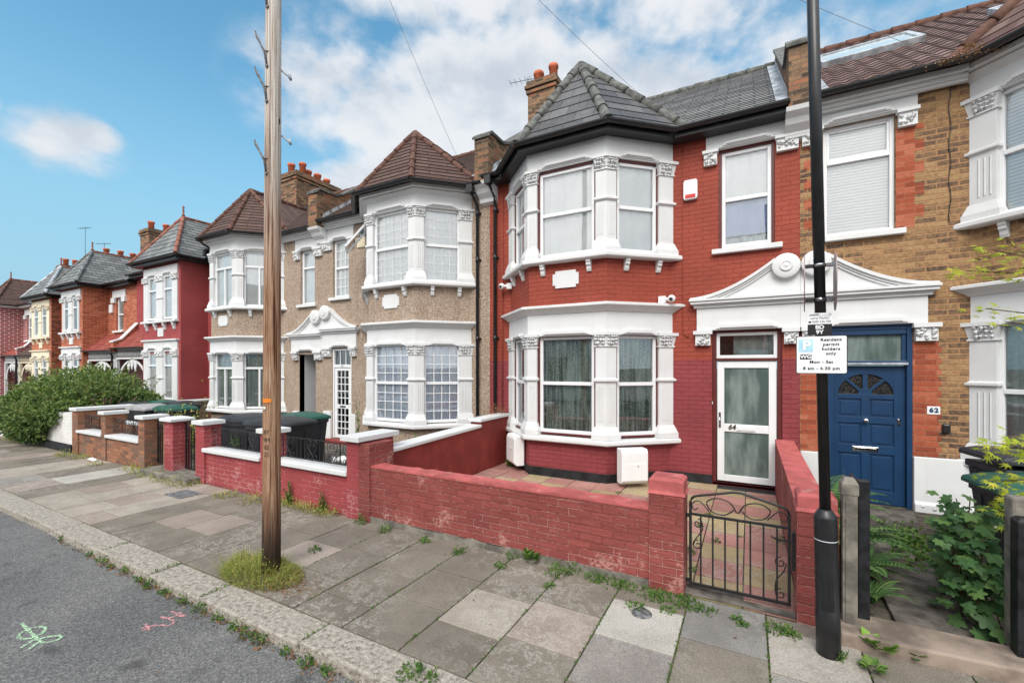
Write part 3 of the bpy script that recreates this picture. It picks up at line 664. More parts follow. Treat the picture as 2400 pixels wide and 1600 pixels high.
    pm.prism([(px_(u), F - .06, z) for u, z in [(.0015, zc1)] + curve[:-1] + [(.34, top - .02), (.0015, top - .16)]], (0, .08, 0))
    for oo, d0, d1 in ((.13, .0, .05), (.10, .05, .09), (.085, .10, .125)):
        for k in range(len(curve) - 1):
            (u0, za), (u1, zb) = curve[k], curve[k + 1]
            pm.prism([(px_(u0), F - oo, max(zc1, za - d1)), (px_(u1), F - oo, max(zc1, zb - d1)), (px_(u1), F - oo, max(zc1 + .002, zb - d0)), (px_(u0), F - oo, max(zc1 + .002, za - d0))], (0, oo - .05, 0))
    hood(pm, frame(0, F - .05, 1, 0), xs(*dt[:2])[0] - .02, xs(*dt[:2])[1] + .02, z0 + .005, h=.1)
    pe = pm.build('pediment', tm, root)
    vm = MB(); vc = (px_(.19), F - .04, top - .155); vm.lathe([(.188, .03), (.188, -.105), (.176, -.115), (.12, -.105), (.105, -.112), (.09, -.104), (.085, -.125), (.06, -.128), (.055, -.12), (.03, -.135), (.004, -.14)], vc, 28, 'Y'); vm.build('volute', tm, pe)
    # capitals beside the door
    for k, (u0, u1) in enumerate(o['doorcaps']):
        c0, c1 = xs(u0, u1); cm = MB(); cm.box(c0 + .02, c1 - .02, F - .075, F + .02, z0 - .245, z0 - .06); cm.box(c0 - .01, c1 + .01, F - .115, F + .02, z0 - .06, z0 - .001)
        lumps(cm, [(c0 + .04 + (c1 - c0 - .08) * rng.random(), F - .08, z0 - .22 + .14 * rng.random()) for _ in range(int((c1 - c0) * 70))], .025, k); cm.build('corbel', tm, root)
    # --- roof
    ez = zz(ROOF_E); rz = zz(RIDGE_Z); E = offset_pts(P, .27); xc = (P[1][0] + P[2][0]) / 2; ap = Vector((xc, 7.95, zz(o.get('apex', 7.72)))); tk = o['roof']; ht = o['hip']
    mbr = MB(); E3 = [Vector((x, y, ez)) for x, y in E]
    for i in range(3): tile_plane(mbr, E3[i], E3[i + 1], ap, ap, o['bay_course'], o.get('lift', .012))
    By = 7.70 + (ap.z - ez) * (RIDGE_Y - 7.70) / (rz - ez); B = Vector((xc, By, ap.z))
    mbr.face([E3[3], B, ap]); mbr.face([E3[0], ap, B])
    mbr.build('bay_roof', o.get('bay_roof', tk), root)
    rm = MB()
    for i in range(4): ridge_run(rm, E3[i] + Vector((0, 0, .02)), ap + Vector((0, 0, .02)), o.get('hr', .085))
    ridge_run(rm, ap, B, .08); rm.build('ridge_tiles', ht, root)
    mm = MB(); a, b = xs(.0, Wd); tile_plane(mm, (a, 7.70, ez), (b, 7.70, ez), (b, RIDGE_Y, rz), (a, RIDGE_Y, rz), o['course'], wave=o.get('wave'))
    mm.face([(a, RIDGE_Y, rz), (b, RIDGE_Y, rz), (b, RIDGE_Y + 4, ez), (a, RIDGE_Y + 4, ez)])
    mr = mm.build('main_roof', tk, root)
    rm = MB(); ridge_run(rm, (a, RIDGE_Y, rz + .01), (b, RIDGE_Y, rz + .01), .09); rm.build('ridge_tiles', o.get('ridge', ht), mr)
    # --- eaves: soffit, fascia, gutter
    sm = MB(); sweep(sm, P, [(0, zz(5.868)), (.06, zz(5.83)), (.25, zz(5.83)), (.25, ez - .02), (0, ez - .02)] if soff is M['black'] else [(.0, zz(5.861)), (.2, zz(5.861)), (.2, ez - .02), (0, ez - .02)])
    m0, m1 = xs(o['bt'][3] + .12, Wd - .15); l0, l1 = xs(.0, o['bt'][0])
    yo = .26 if soff is M['black'] else .2
    for c0, c1 in ((m0, m1), (l0, l1)):
        if soff is M['black']: sm.prism([(c0, F + .0, zz(5.868)), (c0, F - .06, zz(5.80)), (c0, F - yo, zz(5.83)), (c0, F - yo, ez - .02), (c0, F, ez - .02)], (c1 - c0, 0, 0))
        else: sm.box(c0, c1, F - yo, F, zz(5.861), ez - .02)
    sm.build('soffit', soff, root)
    gm = MB(); G_ = offset_pts(P, .325)
    G3 = [Vector((x, y, ez + .005)) for x, y in G_]; gy = 7.67
    def clip(p, q_):                                  # keep bay gutter in front of the eaves gutter
        t = (gy - p.y) / (q_.y - p.y); return p.lerp(q_, t)
    G3[0] = clip(G3[0], G3[1]); G3[3] = clip(G3[3], G3[2])
    for i in range(3): gutter_run(gm, G3[i], G3[i + 1])
    gutter_run(gm, (G3[3].x if s > 0 else m0, gy, ez + .005), (m1 if s > 0 else G3[0].x, gy, ez + .005))
    gutter_run(gm, (l0, gy, ez + .005), (G3[0].x, gy, ez + .005)) if s > 0 else gutter_run(gm, (G3[3].x, gy, ez + .005), (l1, gy, ez + .005))
    gm.build('gutter', M['black'], root)
    dx = X(o.get('pipe', .17)); dm = MB(); dm.tube([(dx, gy, ez - .05), (dx, gy, ez - .18), (dx, F - .07, ez - .4), (dx, F - .07, .06)], .036, 10)
    for z in (.9, 2.6, 4.3, 5.3): dm.tube([(dx, F - .07, z - .06), (dx, F - .07, z + .06)], .045, 10); dm.box(dx - .06, dx + .06, F - .03, F + .01, z - .02, z + .02)
    dm.box(dx - .07, dx + .07, gy - .07, gy + .05, ez - .2, ez - .04)
    dm.build('drainpipe', M['black'], root)
    return root, X, zz, xs, P

def parapet(root, x, D, mat=None, w=.17, front=7.66):
    """party wall carried up above the roof slope, on a white corbel"""
    ez, rz = ROOF_E + D, RIDGE_Z + D; mb = MB(); zt = ez + .86
    sl = (rz - ez) / (RIDGE_Y - 7.70); yb = 8.05
    mb.prism([(x - w, front, ez - .12), (x - w, front, zt - .06), (x - w, front + .1, zt), (x - w, yb + .2, zt), (x - w, yb + .45, ez + (yb + .45 - 7.7) * sl + .36), (x - w, RIDGE_Y, rz + .34), (x - w, RIDGE_Y, rz - .3), (x - w, 8.1, ez - .12)], (2 * w, 0, 0))
    o = mb.build('parapet', mat or M['chimbrick'], root)
    cm = MB(); a = w + .04
    path = [(front - .03, zt - .09), (front + .09, zt + .012), (yb + .2, zt + .012), (yb + .47, ez + (yb + .47 - 7.7) * sl + .375), (RIDGE_Y + .05, rz + .355)]
    for (y0, z0), (y1, z1) in zip(path, path[1:]): cm.prism([(x - a, y0, z0), (x - a, y1, z1), (x - a, y1, z1 + .055), (x - a, y0, z0 + .055)], (2 * a, 0, 0))
    cm.build('parapet_coping', M['hipgrey'], o)
    for sd in (-1, 1):                                # stepped lead flashing
        lm = MB()
        for k in range(14):
            y = 7.8 + k * .26; z = ez + (y - 7.7) * sl
            lm.prism([(x + sd * (w + .006), y, z), (x + sd * (w + .006), y + .28, z + .28 * sl), (x + sd * (w + .006), y + .28, z + .28 * sl + .17), (x + sd * (w + .006), y + .06, z + .2)], (sd * .006, 0, 0))
            lm.prism([(x + sd * w, y, z + .035), (x + sd * (w + .16), y, z + .035), (x + sd * (w + .16), y + .25, z + .25 * sl + .035), (x + sd * w, y + .25, z + .25 * sl + .035)], (0, 0, .012))
        lm.build('lead_flashing', M['lead'], o)
    km = MB(); km.prism([(x - w - .03, F, ez - .5), (x - w - .03, F - .09, ez - .46), (x - w - .03, F - .1, ez - .38), (x - w - .03, F - .2, ez - .3), (x - w - .03, F - .24, ez - .22), (x - w - .03, F - .33, ez - .16), (x - w - .03, front - .01, ez - .10), (x - w - .03, F, ez - .10)], (2 * w + .06, 0, 0)); km.build('corbel', M['white'], o)
    return o

NETS = M['net']
st64u = [dict(tr=.5, cur=NETS, sw=.04)] * 3
st64l = [dict(tr=.515, cur=M['greencurtain'], sw=.04)] * 3
h64, X64, z64, xs64, P64 = house_a('red painted house with grey slate bay roof and white framed glass front door', -4.87, 1, 5.56, 0, dict(
    wall=M['red'], bt=(.515, 1.34, 2.77, 3.66), fb=7.18, door=(4.33, 5.33, .1, 2.62), win=(4.43, 5.23, 3.93, 5.58), frz=4.24, plinth=M['blackwall'],
    surround=M['maroon'], bay_style=[st64l, st64u], win_style=dict(tr=.50, cur=[(NETS, 0, 1, .5, 1), (M['blueblind'], 0, 1, .12, .5), (M['greynet'], 0, 1, 0, .12)], sw=.045, mull=[]),
    roof=M['slate2'], bay_roof=M['slate'], hip=M['hipgrey'], ridge=M['hipgrey'], course=.17, bay_course=.27, doorcaps=[(4.06, 4.33), (5.33, 5.557)], pw=1.56))
st66u = [dict(tr=.5, cur=NETS, grid=(4, 4), gw=.0042)] * 3
st66l = [dict(tr=.5, cur=M['bluenet'], grid=(4, 4))] * 3
h66, X66, z66, xs66, P66 = house_a('pebbledashed house with brown tiled bay roof and white small paned windows', -4.87, -1, 5.28, -.1, dict(
    wall=M['pebble'], soffit=M['white'], bt=(.515, 1.34, 2.72, 3.6), fb=7.18, door=(4.2, 4.93, .1, 2.56), win=(4.3, 4.9, 3.93, 5.45), frz=4.1,
    bay_style=[st66l, st66u], win_style=dict(tr=.52, cur=NETS, grid=(3, 3)), apex=7.57,
    roof=M['tile'], hip=M['hipbrown'], course=.14, bay_course=.14, lift=.014, hr=.066, doorcaps=[(3.98, 4.2), (4.93, 5.277)], pw=1.4, pipe=.27))
st68u = [dict(tr=.72, cur=NETS, mull=[(.5, 0, 1)])] * 3
st68l = [dict(tr=.72, cur=M['greynet'], mull=[(.5, 0, 1)])] * 3
h68, X68, z68, xs68, P68 = house_a('far pebbledashed house with brown tiled bay roof and plain two-light windows', -15.4, 1, 5.25, -.2, dict(
    wall=M['pebble'], soffit=M['white'], bt=(.52, 1.35, 2.65, 3.5), fb=7.18, door=(4.25, 4.94, .1, 2.5), win=(4.3, 4.9, 3.93, 5.45), frz=4.1,
    bay_style=[st68l, st68u], win_style=dict(tr=.68, cur=NETS), apex=7.57,
    roof=M['tile'], hip=M['hipbrown'], course=.14, bay_course=.14, lift=.014, hr=.066, doorcaps=[(4.0, 4.25), (4.94, 5.247)], pw=1.4, pipe=.1))
st62u = [dict(tr=.5, cur=M['blind'])] * 3
h62, X62, z62, xs62, P62 = house_a('yellow stock brick house with navy blue front door and orange brick quoins', 6.25, -1, 5.56, 0, dict(
    wall=M['stock'], soffit=M['white'], bt=(.515, 1.34, 2.77, 3.62), fb=7.18, door=(4.25, 5.21, -.02, 2.62), win=(4.43, 5.27, 3.93, 5.58), frz=4.2,
    bay_style=[[dict(tr=.5, cur=M['greynet'])] * 3, st62u], win_style=dict(tr=.68, cur=M['blind'], sash=1),
    roof=M['pantile'], hip=M['hipbrown'], course=.2, wave=.22, bay_course=.2, doorcaps=[(3.98, 4.25), (5.21, 5.557)], pw=1.56, pipe=-.3))
parapet(h64, -4.87, 0); parapet(h62, .69, 0); parapet(h68, -10.15, -.15)
chimney(h64, -4.68, 10.7, 7.6, 9.4, .38, .48, [(-.2, -.2, .36, .13), (.1, .1, .22, .12), (.22, -.2, .42, .12), (-.15, .25, .22, .12)])
chimney(h68, -15.5, 11.6, 7.4, 9.4, .55, 1.0, [(-.1, -.75, .45, .13), (.15, -.45, .55, .13), (.0, -.1, .42, .14), (.05, .3, .42, .14), (.1, .7, .35, .13)])
aerial(h64, -5.15, 10.4, 9.25, 9.65, .2)

# ------------------------------------------------------------------ doors, porch openings and fixings of the four near houses
M['darkbrass'] = m_plain('dark_brass', (.06, .045, .02), .4, .1, 5)
def door_64():
    a, b = xs64(4.33, 5.33); fr = frame(a, F + .05, 1, 0); w = b - a
    mb = MB(fr); s = .065; mb.box(0, s, -.02, .1, .1, 2.62); mb.box(w - s, w, -.02, .1, .1, 2.62); mb.box(s, w - s, -.02, .1, 2.56, 2.62); mb.box(s, w - s, -.02, .1, 2.095, 2.14); mb.box(0, w, -.05, .1, .05, .1)
    mb.build('door_frame', M['maroon'], h64, bevel=.005)
    tm = MB(fr); z0, z1 = 2.14, 2.56; t = .05
    tm.box(s, s + t, 0, .06, z0, z1); tm.box(w - s - t, w - s, 0, .06, z0, z1); tm.box(s + t, w - s - t, 0, .06, z1 - t, z1); tm.box(s + t, w - s - t, 0, .06, z0, z0 + t)
    f = tm.build('fanlight', M['pvc'], h64, bevel=.005)
    gm = MB(fr); gm.box(s + t, w - s - t, .03, .036, z0 + t, z1 - t); gm.build('pane', M['glass'], f)
    km = MB(fr); km.box(s + .25, w - s - .04, .14, .15, z0, z1); km.build('curtain', M['greynet'], f)
    km = MB(fr); km.box(s, w - s, .2, .21, z0 - .05, z1); km.build('dark_backing', M['dark'], f)  # added dark sheet, stands in for the unlit hall behind the fanlight
    dm = MB(fr); x0, x1 = s + .012, w - s - .012; z0, z1 = .115, 2.085; t = .105; zr = .985
    dm.box(x0, x0 + t, 0, .06, z0, z1); dm.box(x1 - t, x1, 0, .06, z0, z1); dm.box(x0 + t, x1 - t, 0, .06, z1 - t, z1); dm.box(x0 + t, x1 - t, 0, .06, z0, z0 + t); dm.box(x0 + t, x1 - t, 0, .06, zr - .055, zr + .075)
    d = dm.build('front_door', M['pvc'], h64, bevel=.006)
    gm = MB(fr); gm.box(x0 + t, x1 - t, .02, .03, z0 + t, zr - .055); gm.box(x0 + t, x1 - t, .02, .03, zr + .075, z1 - t); gm.build('pane', M['frost'], d)
    hm = MB(fr); hm.box(x0 + .025, x0 + .055, -.014, 0, 1.0, 1.25); hm.tube([(x0 + .04, -.012, 1.16), (x0 + .04, -.05, 1.16), (x0 + .04, -.055, 1.04)], .011, 8); hm.build('handle', M['chrome'], d)
    lm = MB(fr); lm.box(x0 + .28, x0 + .56, -.012, 0, zr - .03, zr + .05); lm.box(x0 + .295, x0 + .545, -.017, -.012, zr - .018, zr + .038); lm.build('letterbox', M['pvc'], d, bevel=.004)
    text_mesh('64', .12, M['darkbrass'], d, (a + x0 + .215, F + .046, zr + .02), name='house_number', sx=.9, bold=.003, shear=.25, ext=.003)
    st = MB(); st.box(a - .08, b + .08, F - .22, F + .04, -.05, .05); st.build('door_step', M['blackwall'], h64, bevel=.01)
    cb = MB(fr); cb.box(-.012, .01, -.05, -.02, 1.38, 1.42); cb.build('bell_push', M['plastic_white'], h64)
door_64()

def door_62():
    a, b = xs62(4.25, 5.21); fr = frame(a, F + .05, 1, 0); w = b - a
    mb = MB(fr); s = .06; mb.box(0, s, -.06, .1, -.02, 2.62); mb.box(w - s, w, -.06, .1, -.02, 2.62); mb.box(s, w - s, -.06, .1, 2.53, 2.62); mb.box(0, w, -.085, -.06, 2.575, 2.62)
    mb.box(s, w - s, -.07, .1, 2.02, 2.09); mb.box(s, w - s, -.05, .06, 2.46, 2.53); mb.box(s, s + .05, -.03, .06, 2.09, 2.46); mb.box(w - s - .05, w - s, -.03, .06, 2.09, 2.46)
    mb.build('door_frame', M['blue'], h62, bevel=.006)
    gm = MB(fr); gm.box(s + .05, w - s - .05, .0, .008, 2.09, 2.46); gm.build('fanlight', M['frost'], h62)
    sm = MB(fr); sm.box(s - .01, w - s + .01, -.085, -.07, 2.03, 2.06); sm.build('door_head_bead', M['lead'], h62)
    dm = MB(fr); x0, x1 = s + .005, w - s - .005; z0, z1 = .03, 2.015; W_ = x1 - x0; st = .06; ms = .09; mid = (x0 + x1) / 2
    rails = [z0 + .16, .78, .90, 1.20, 1.30, 1.56]
    # stiles, rails and muntin
    dm.box(x0, x0 + st, 0, .05, z0, z1); dm.box(x1 - st - .06, x1, 0, .05, z0, z1); R0, R1 = x0 + st, x1 - st - .06; mid = (R0 + R1) / 2
    for q0, q1 in ((z0, z0 + .18), (.74, .86), (1.18, 1.27), (1.535, 1.60)): dm.box(R0, R1, .0005, .05, q0, q1)
    for q0, q1 in ((z0 + .18, .74), (.86, 1.18), (1.27, 1.535)):
        dm.box(mid - ms / 2, mid + ms / 2, .001, .05, q0, q1)
        for p0, p1 in ((R0, mid - ms / 2), (mid + ms / 2, R1)):
            dm.box(p0, p1, .02, .045, q0, q1); dm.box(p0 + .035, p1 - .035, .008, .02, q0 + .035, q1 - .035)
            for e in range(2):
                pass
    # head with the fan of glass
    rad = (R1 - R0) / 2 - .005; cz = 1.60; N = 24; arc = [(mid + rad * math.cos(math.pi * k / N), cz + rad * .92 * math.sin(math.pi * k / N)) for k in range(N + 1)]
    for k in range(N):
        (xa, za), (xb_, zb_) = arc[k], arc[k + 1]; dm.prism([(xa, .0008, za), (xb_, .0008, zb_), (xb_, .0008, z1), (xa, .0008, z1)], (0, .045, 0))
    dm.box(R0 - .001, R0 + .006, .001, .045, cz, z1); dm.box(R1 - .006, R1 + .001, .001, .045, cz, z1)
    for ang in (45, 90, 135):
        ca, sa = math.cos(R(ang)), math.sin(R(ang)); hw = .018 if ang != 90 else .028
        dm.prism([(mid - sa * hw, .003, cz + ca * hw), (mid + sa * hw, .003, cz - ca * hw), (mid + ca * rad + sa * hw, .003, cz + sa * rad - ca * hw), (mid + ca * rad - sa * hw, .003, cz + sa * rad + ca * hw)], (0, .03, 0))
    hub = [(mid + .085 * math.cos(math.pi * k / 10), .002, cz + .085 * math.sin(math.pi * k / 10)) for k in range(11)]; dm.prism(hub, (0, .035, 0))
    d = dm.build('front_door', M['blue'], h62, bevel=.004)
    gm = MB(fr); gm.prism([(x, .025, z) for x, z in arc], (0, .01, 0)); gm.build('fan_pane', M['darkglass'], d)
    hm = MB(fr); hm.lathe([(.028, .0), (.028, -.008), (.012, -.014), (.012, -.035), (.03, -.045), (.034, -.06), (.026, -.075), (.004, -.08)], (mid, 0, 1.225), 16, 'Y'); hm.build('door_knob', M['chrome'], d)
    hm = MB(fr); hm.lathe([(.022, .0), (.022, -.012), (.01, -.014), (.01, -.02), (.002, -.02)], (x1 - .07, 0, 1.25), 14, 'Y'); hm.box(x1 - .085, x1 - .055, -.01, 0, 1.17, 1.23); hm.build('lock', M['chrome'], d)
    lm = MB(fr); lm.box(mid - .15, mid + .15, -.008, 0, .77, .84); lm.box(mid - .125, mid + .125, -.012, -.008, .785, .825); lm.build('letterbox', M['chrome'], d, bevel=.003)
    lm = MB(fr); lm.box(mid - .122, mid + .122, -.0145, -.0122, .787, .823); lm.build('letterbox_flap', M['black'], d)
    st_ = MB(); st_.box(a - .05, b + .12, F - .28, F + .05, -.1, -.01); st_.build('door_step', M['blackwall'], h62, bevel=.01)
    # white plinth
    pm = MB(); c0, c1 = b + .005, 2.76; pm.box(c0, c1, F - .05, F + .02, -.1, .76); pm.prism([(c0, F - .05, .16), (c0, F - .09, .12), (c0, F - .09, -.1), (c0, F - .05, -.1)], (c1 - c0, 0, 0)); sweep(pm, P62, rect(-.1, .03, -.1, .70)); pm.build('plinth', M['white'], h62, bevel=.01); pm = MB(); pm.box(.695, a - .005, F - .04, F + .02, -.1, .72); pm.build('plinth', M['white'], h62, bevel=.01)
    # toothed quoins of orange brick
    qm = MB(); z = .77; k = 0
    while z < 2.34: qm.box(b + .003, b + (.30 if k % 2 else .27), F - .004, F + .02, z, z + .073); z += .075; k += 1
    qm.build('quoins', M['orangebrick'], h62); qm = MB(); z = .73
    while z < 2.34: qm.box(.70, a - .003, F - .004, F + .02, z, z + .073); z += .075
    qm.build('quoins', M['orangebrick'], h62); qm = MB(); q2 = MB(); wa, wb = xs62(4.43, 5.27); z = 3.94; k = 0
    while z < 5.33:
        w1 = .30 if (k // 2) % 2 else .20; qm.box(wb + .003, wb + w1, F - .004, F + .02, z, z + .073); w1 = .24 if (k // 2) % 2 else .12; q2.box(wa - w1, wa - .003, F - .004, F + .02, z, z + .073); z += .075; k += 1
    z = 3.1; k = 0
    x0_ = X62(3.62) + .1
    qm.build('quoins', M['orangebrick'], h62); q2.build('quoins', M['orangebrick'], h62)
    nm = MB(); nm.box(2.02 + .13, 2.02 + .265, F - .013, F - .002, 1.35, 1.46); n_ = nm.build('number_plate', M['plastic_white'], h62, bevel=.003)
    text_mesh('62', .085, M['blue'], n_, (2.02 + .2, F - .0145, 1.405), name='house_number', spacing=1.2, bold=.005)
    bm = MB(); bm.box(2.30, 2.385, F - .045, F + .01, 1.1, 1.23); bm.build('doorbell', M['black'], h62, bevel=.02)
    # cable on the brickwork and roof windows
    cm = MB(); cm.tube([(2.38 + .012 * math.sin(k * 1.3), F - .012, 5.85 - k * .1) for k in range(20)], .005, 5); cm.build('wall_cable', M['black'], h62)
    sl = (RIDGE_Z - ROOF_E) / (RIDGE_Y - 7.7); ln = math.hypot(1, sl)
    for (u0, u1, y0, y1) in ((1.15, 2.55, 9.55, 10.45), (3.55, 4.9, 9.5, 10.4)):
        P_ = lambda x, y, h: (x, y - h * sl / ln, ROOF_E + (y - 7.7) * sl + h / ln)
        wm = MB()
        for (p0, p1, q0, q1) in ((u0, u1, y0, y0 + .07), (u0, u1, y1 - .07, y1), (u0, u0 + .08, y0 + .07, y1 - .07), (u1 - .08, u1, y0 + .07, y1 - .07)):
            wm.loft([[P_(p0, q0, h), P_(p1, q0, h), P_(p1, q1, h), P_(p0, q1, h)] for h in (0, .11)])
        w_ = wm.build('roof_window', M['lead'], h62, bevel=.006)
        gm = MB(); gm.loft([[P_(u0 + .08, y0 + .07, h), P_(u1 - .08, y0 + .07, h), P_(u1 - .08, y1 - .07, h), P_(u0 + .08, y1 - .07, h)] for h in (.07, .08)]); gm.build('pane', M['skyglass'], w_)
m_, q_, b_ = new_mat('roof_window_glass', .04, .9); setin(q_, b_, 'Base Color', (.55, .63, .64, 1)); M['skyglass'] = m_
door_62()

def door_66():
    a, b = xs66(4.2, 4.93); fr = frame(a, F + .04, 1, 0); w = b - a; zt = z66(2.56)
    mb = MB(fr); s = .05; mb.box(0, s, -.02, .08, .1, zt); mb.box(w - s, w, -.02, .08, .1, zt); mb.box(s, w - s, -.02, .08, zt - s, zt); mb.box(s, w - s, -.02, .08, 1.98, 2.06); mb.build('door_frame', M['pvc'], h66, bevel=.005)
    def grid(bm, x0, x1, z0, z1, nx, ny):
        for k in range(1, nx): u = x0 + (x1 - x0) * k / nx; bm.box(u - .01, u + .01, .005, .02, z0, z1)
        for k in range(1, ny): z = z0 + (z1 - z0) * k / ny; bm.box(x0, x1, .006, .019, z - .01, z + .01)
    dm = MB(fr); x0, x1 = s + .01, w - s - .01; t = .09
    dm.box(x0, x0 + t, 0, .05, .12, 1.97); dm.box(x1 - t, x1, 0, .05, .12, 1.97); dm.box(x0 + t, x1 - t, 0, .05, 1.9, 1.97); dm.box(x0 + t, x1 - t, 0, .05, .12, .2); dm.box(x0 + t, x1 - t, 0, .05, .9, 1.0)
    grid(dm, x0 + t, x1 - t, .2, .9, 3, 4); grid(dm, x0 + t, x1 - t, 1.0, 1.9, 3, 5); grid(dm, s, w - s, 2.06, zt - s, 3, 1)
    d = dm.build('front_door', M['pvc'], h66)
    gm = MB(fr); gm.box(x0 + t, x1 - t, .025, .03, .2, 1.9); gm.box(s, w - s, .025, .03, 2.06, zt - s); gm.build('pane', M['glass'], d)
    km = MB(fr); km.box(s, w - s, .3, .31, .1, zt); km.build('dark_backing', M['gloom'], d)  # flat panel whose dim colour stands in for the hallway's shade
    lm = MB(fr); lm.box(x0 + .2, x1 - .2, -.008, 0, .93, .97); lm.build('letterbox', M['black'], d)
    hm = MB(fr); hm.lathe([(.03, 0), (.03, -.02), (.004, -.03)], (x1 - .045, 0, 1.06), 12, 'Y'); hm.build('handle', M['plastic_white'], d)
    text_mesh('66', .08, M['darkbrass'], d, (a + w / 2, F + .018, 2.02), name='house_number')
    pm = MB(); pm.box(a - .30, a - .004, F - .06, F + .02, -.1, .82); pm.build('plinth', M['white'], h66, bevel=.01); pm = MB(); pm.box(b + .004, b + .2, F - .06, F + .02, -.1, .78); pm.build('plinth', M['white'], h66, bevel=.01)
    st = MB(); st.box(a - .1, b + .1, F - .25, F + .04, -.05, .1); st.build('door_step', M['render'], h66, bevel=.01)
m_, q_, b_ = new_mat('dim_hallway', .9, .2); setin(q_, b_, 'Base Color', (.10, .115, .08, 1)); M['gloom'] = m_
m_, q_, b_ = new_mat('brown_door_paint', .4, .4); setin(q_, b_, 'Base Color', srgb(70, 40, 22)); M['browndoor'] = m_
door_66()
def door_68():                                       # recessed porch with a white reveal
    a, b = xs68(4.25, 4.94); zt = z68(2.5)
    mb = MB(); mb.face([(a, F + .01, 0), (a, F + 1, 0), (a, F + 1, zt), (a, F + .01, zt)]); mb.face([(b, F + .01, 0), (b, F + 1, 0), (b, F + 1, zt), (b, F + .01, zt)]); mb.face([(a, F + .01, zt - .001), (b, F + .01, zt - .001), (b, F + 1, zt - .001), (a, F + 1, zt - .001)]); mb.build('porch_reveal', M['white'], h68)
    dm = MB(); dm.box(a, b, F + .98, F + 1.03, 0, zt); d = dm.build('front_door', M['browndoor'], h68)
    for k in range(2):
        pm = MB(); c = a + (b - a) * (.28 + .44 * k); pm.box(c - .1, c + .1, F + .972, F + .98, 1.0, 1.7); pm.build('pane', M['gloom'], d)
    # low brown wall panel inside the porch
    pm = MB(); pm.box(a - .25, a - .004, F - .05, F + .02, -.1, .75); pm.build('plinth', M['white'], h68, bevel=.01)
door_68()
# extractor vent + open top-hung casement on the pebbledashed house
vm = MB(); vx = -8.7; vm.box(vx - .13, vx + .13, F - .03, F + .01, 5.05, 5.31)
for k in range(5): vm.box(vx - .11, vx + .11, F - .04, F - .03, 5.08 + k * .045, 5.10 + k * .045)
vm.build('air_vent', M['cream'], h66)
fr = frame(P66[0][0], P66[0][1], P66[1][0] - P66[0][0], P66[1][1] - P66[0][1])
cm = MB(fr @ Matrix.Translation((.2, -.06, 5.33)) @ Matrix.Rotation(R(-38), 4, 'X')); L = .74
cm.box(0, .05, -.02, .02, -.72, 0); cm.box(L - .05, L, -.02, .02, -.72, 0); cm.box(.05, L - .05, -.02, .02, -.05, 0); cm.box(.05, L - .05, -.02, .02, -.72, -.67)
oc = cm.build('open_casement', M['pvc'], h66)
gm = MB(cm.M); gm.box(.05, L - .05, -.003, .003, -.67, -.05); gm.build('pane', M['glass'], oc)
# air brick of the red house, thin pipes
am = MB(frame(P64[1][0], P64[1][1], 1, 0)); 
for k in range(7):
    for j in range(4): am.box(.62 + k * .038, .64 + k * .038, -.028, -.02, .06 + j * .024, .075 + j * .024)
am.build('air_brick', M['dark'], h64)
pm = MB(); pm.tube([(-4.55, F - .02, 5.6), (-4.55, F - .02, .9)], .014, 6); pm.tube([(-1.0, F - .012, 5.75), (-.99, F - .012, 2.55), (-.9, F - .012, 2.5)], .007, 5); pm.build('wall_pipes', M['red'], h64)

# things fixed to the red house
def box_meter(x, y, z, rz, label):
    r = empty('meter_box', (x, y, z), label, 'meter box', 'white meter boxes', (0, 0, rz))
    r['_w'] = 0
    mb = MB(); w, h, d = .225, .56, .2
    mb.prism([(-w, 0, 0), (-w, -d * .75, 0), (-w, -d, .05), (-w, -d, h - .06), (-w, -d * .85, h), (-w, 0, h)], (2 * w, 0, 0)); o = mb.build('housing', M['plastic_white'], None, bevel=.012); o.parent = r
    lm = MB(); lm.box(-w + .02, w - .02, -d - .006, -d, .06, .33); o = lm.build('door', M['plastic_white'], None, bevel=.004); o.parent = r
    km = MB(); km.lathe([(.008, 0), (.008, -.01), (.001, -.01)], (.05, -d - .006, .29), 10, 'Y'); k = km.build('lock', M['black'], None); k.parent = o
box_meter(-1.72, 7.6 - .36, .12, R(38), 'white meter box on the red wall nearest the glass front door')
box_meter(-3.84, 7.6 - .18, .16, R(-42), 'white meter box by the black drainpipe at the dividing wall')
al = MB(); al.prism([(-.98 + x, F - .07, 4.83 + z) for x, z in ((.02, 0), (.2, 0), (.22, .03), (.22, .30), (.2, .33), (.02, .33), (0, .30), (0, .03))], (0, .07, 0))
a_ = empty('alarm_box', (-.87, F, 4.83), 'white burglar alarm box with red strip on the red wall', 'alarm box')
al.build('housing', M['plastic_white'], a_, bevel=.008)
al = MB(); al.box(-.95, -.79, F - .078, F - .07, 4.85, 4.91); al.build('strobe', M['redled'], a_)
def camera_dome(x, y, z, label, sx):
    r = empty('security_camera', (x, y, z), label, 'camera', 'white security cameras')
    mb = MB(); mb.box(x - .06 * 1 - sx * .09, x + .06 - sx * .09, y - .05, y + .05, z - .06, z + .06); mb.tube([(x - sx * .04, y - .03, z), (x + sx * .05, y - .05, z)], .03, 10); mb.build('bracket', M['plastic_white'], r, bevel=.006)
    mb = MB(); c = Vector((x + sx * .07, y - .07, z)); mb.lathe([(.003, .066)] + [(.066 * math.sin(a), .066 * math.cos(a)) for a in [math.pi * k / 10 for k in range(1, 10)]] + [(.003, -.066)], c, 18, 'Y'); b = mb.build('ball', M['plastic_white'], r)
    mb = MB(); mb.lathe([(.03, -.058), (.03, -.068), (.002, -.069)], c + Vector((0, 0, -.01)), 14, 'Y'); mb.build('lens', M['black'], b)
camera_dome(-1.22, 7.86, 3.15, 'white ball security camera on the red wall beside the lower bay cornice', 1)
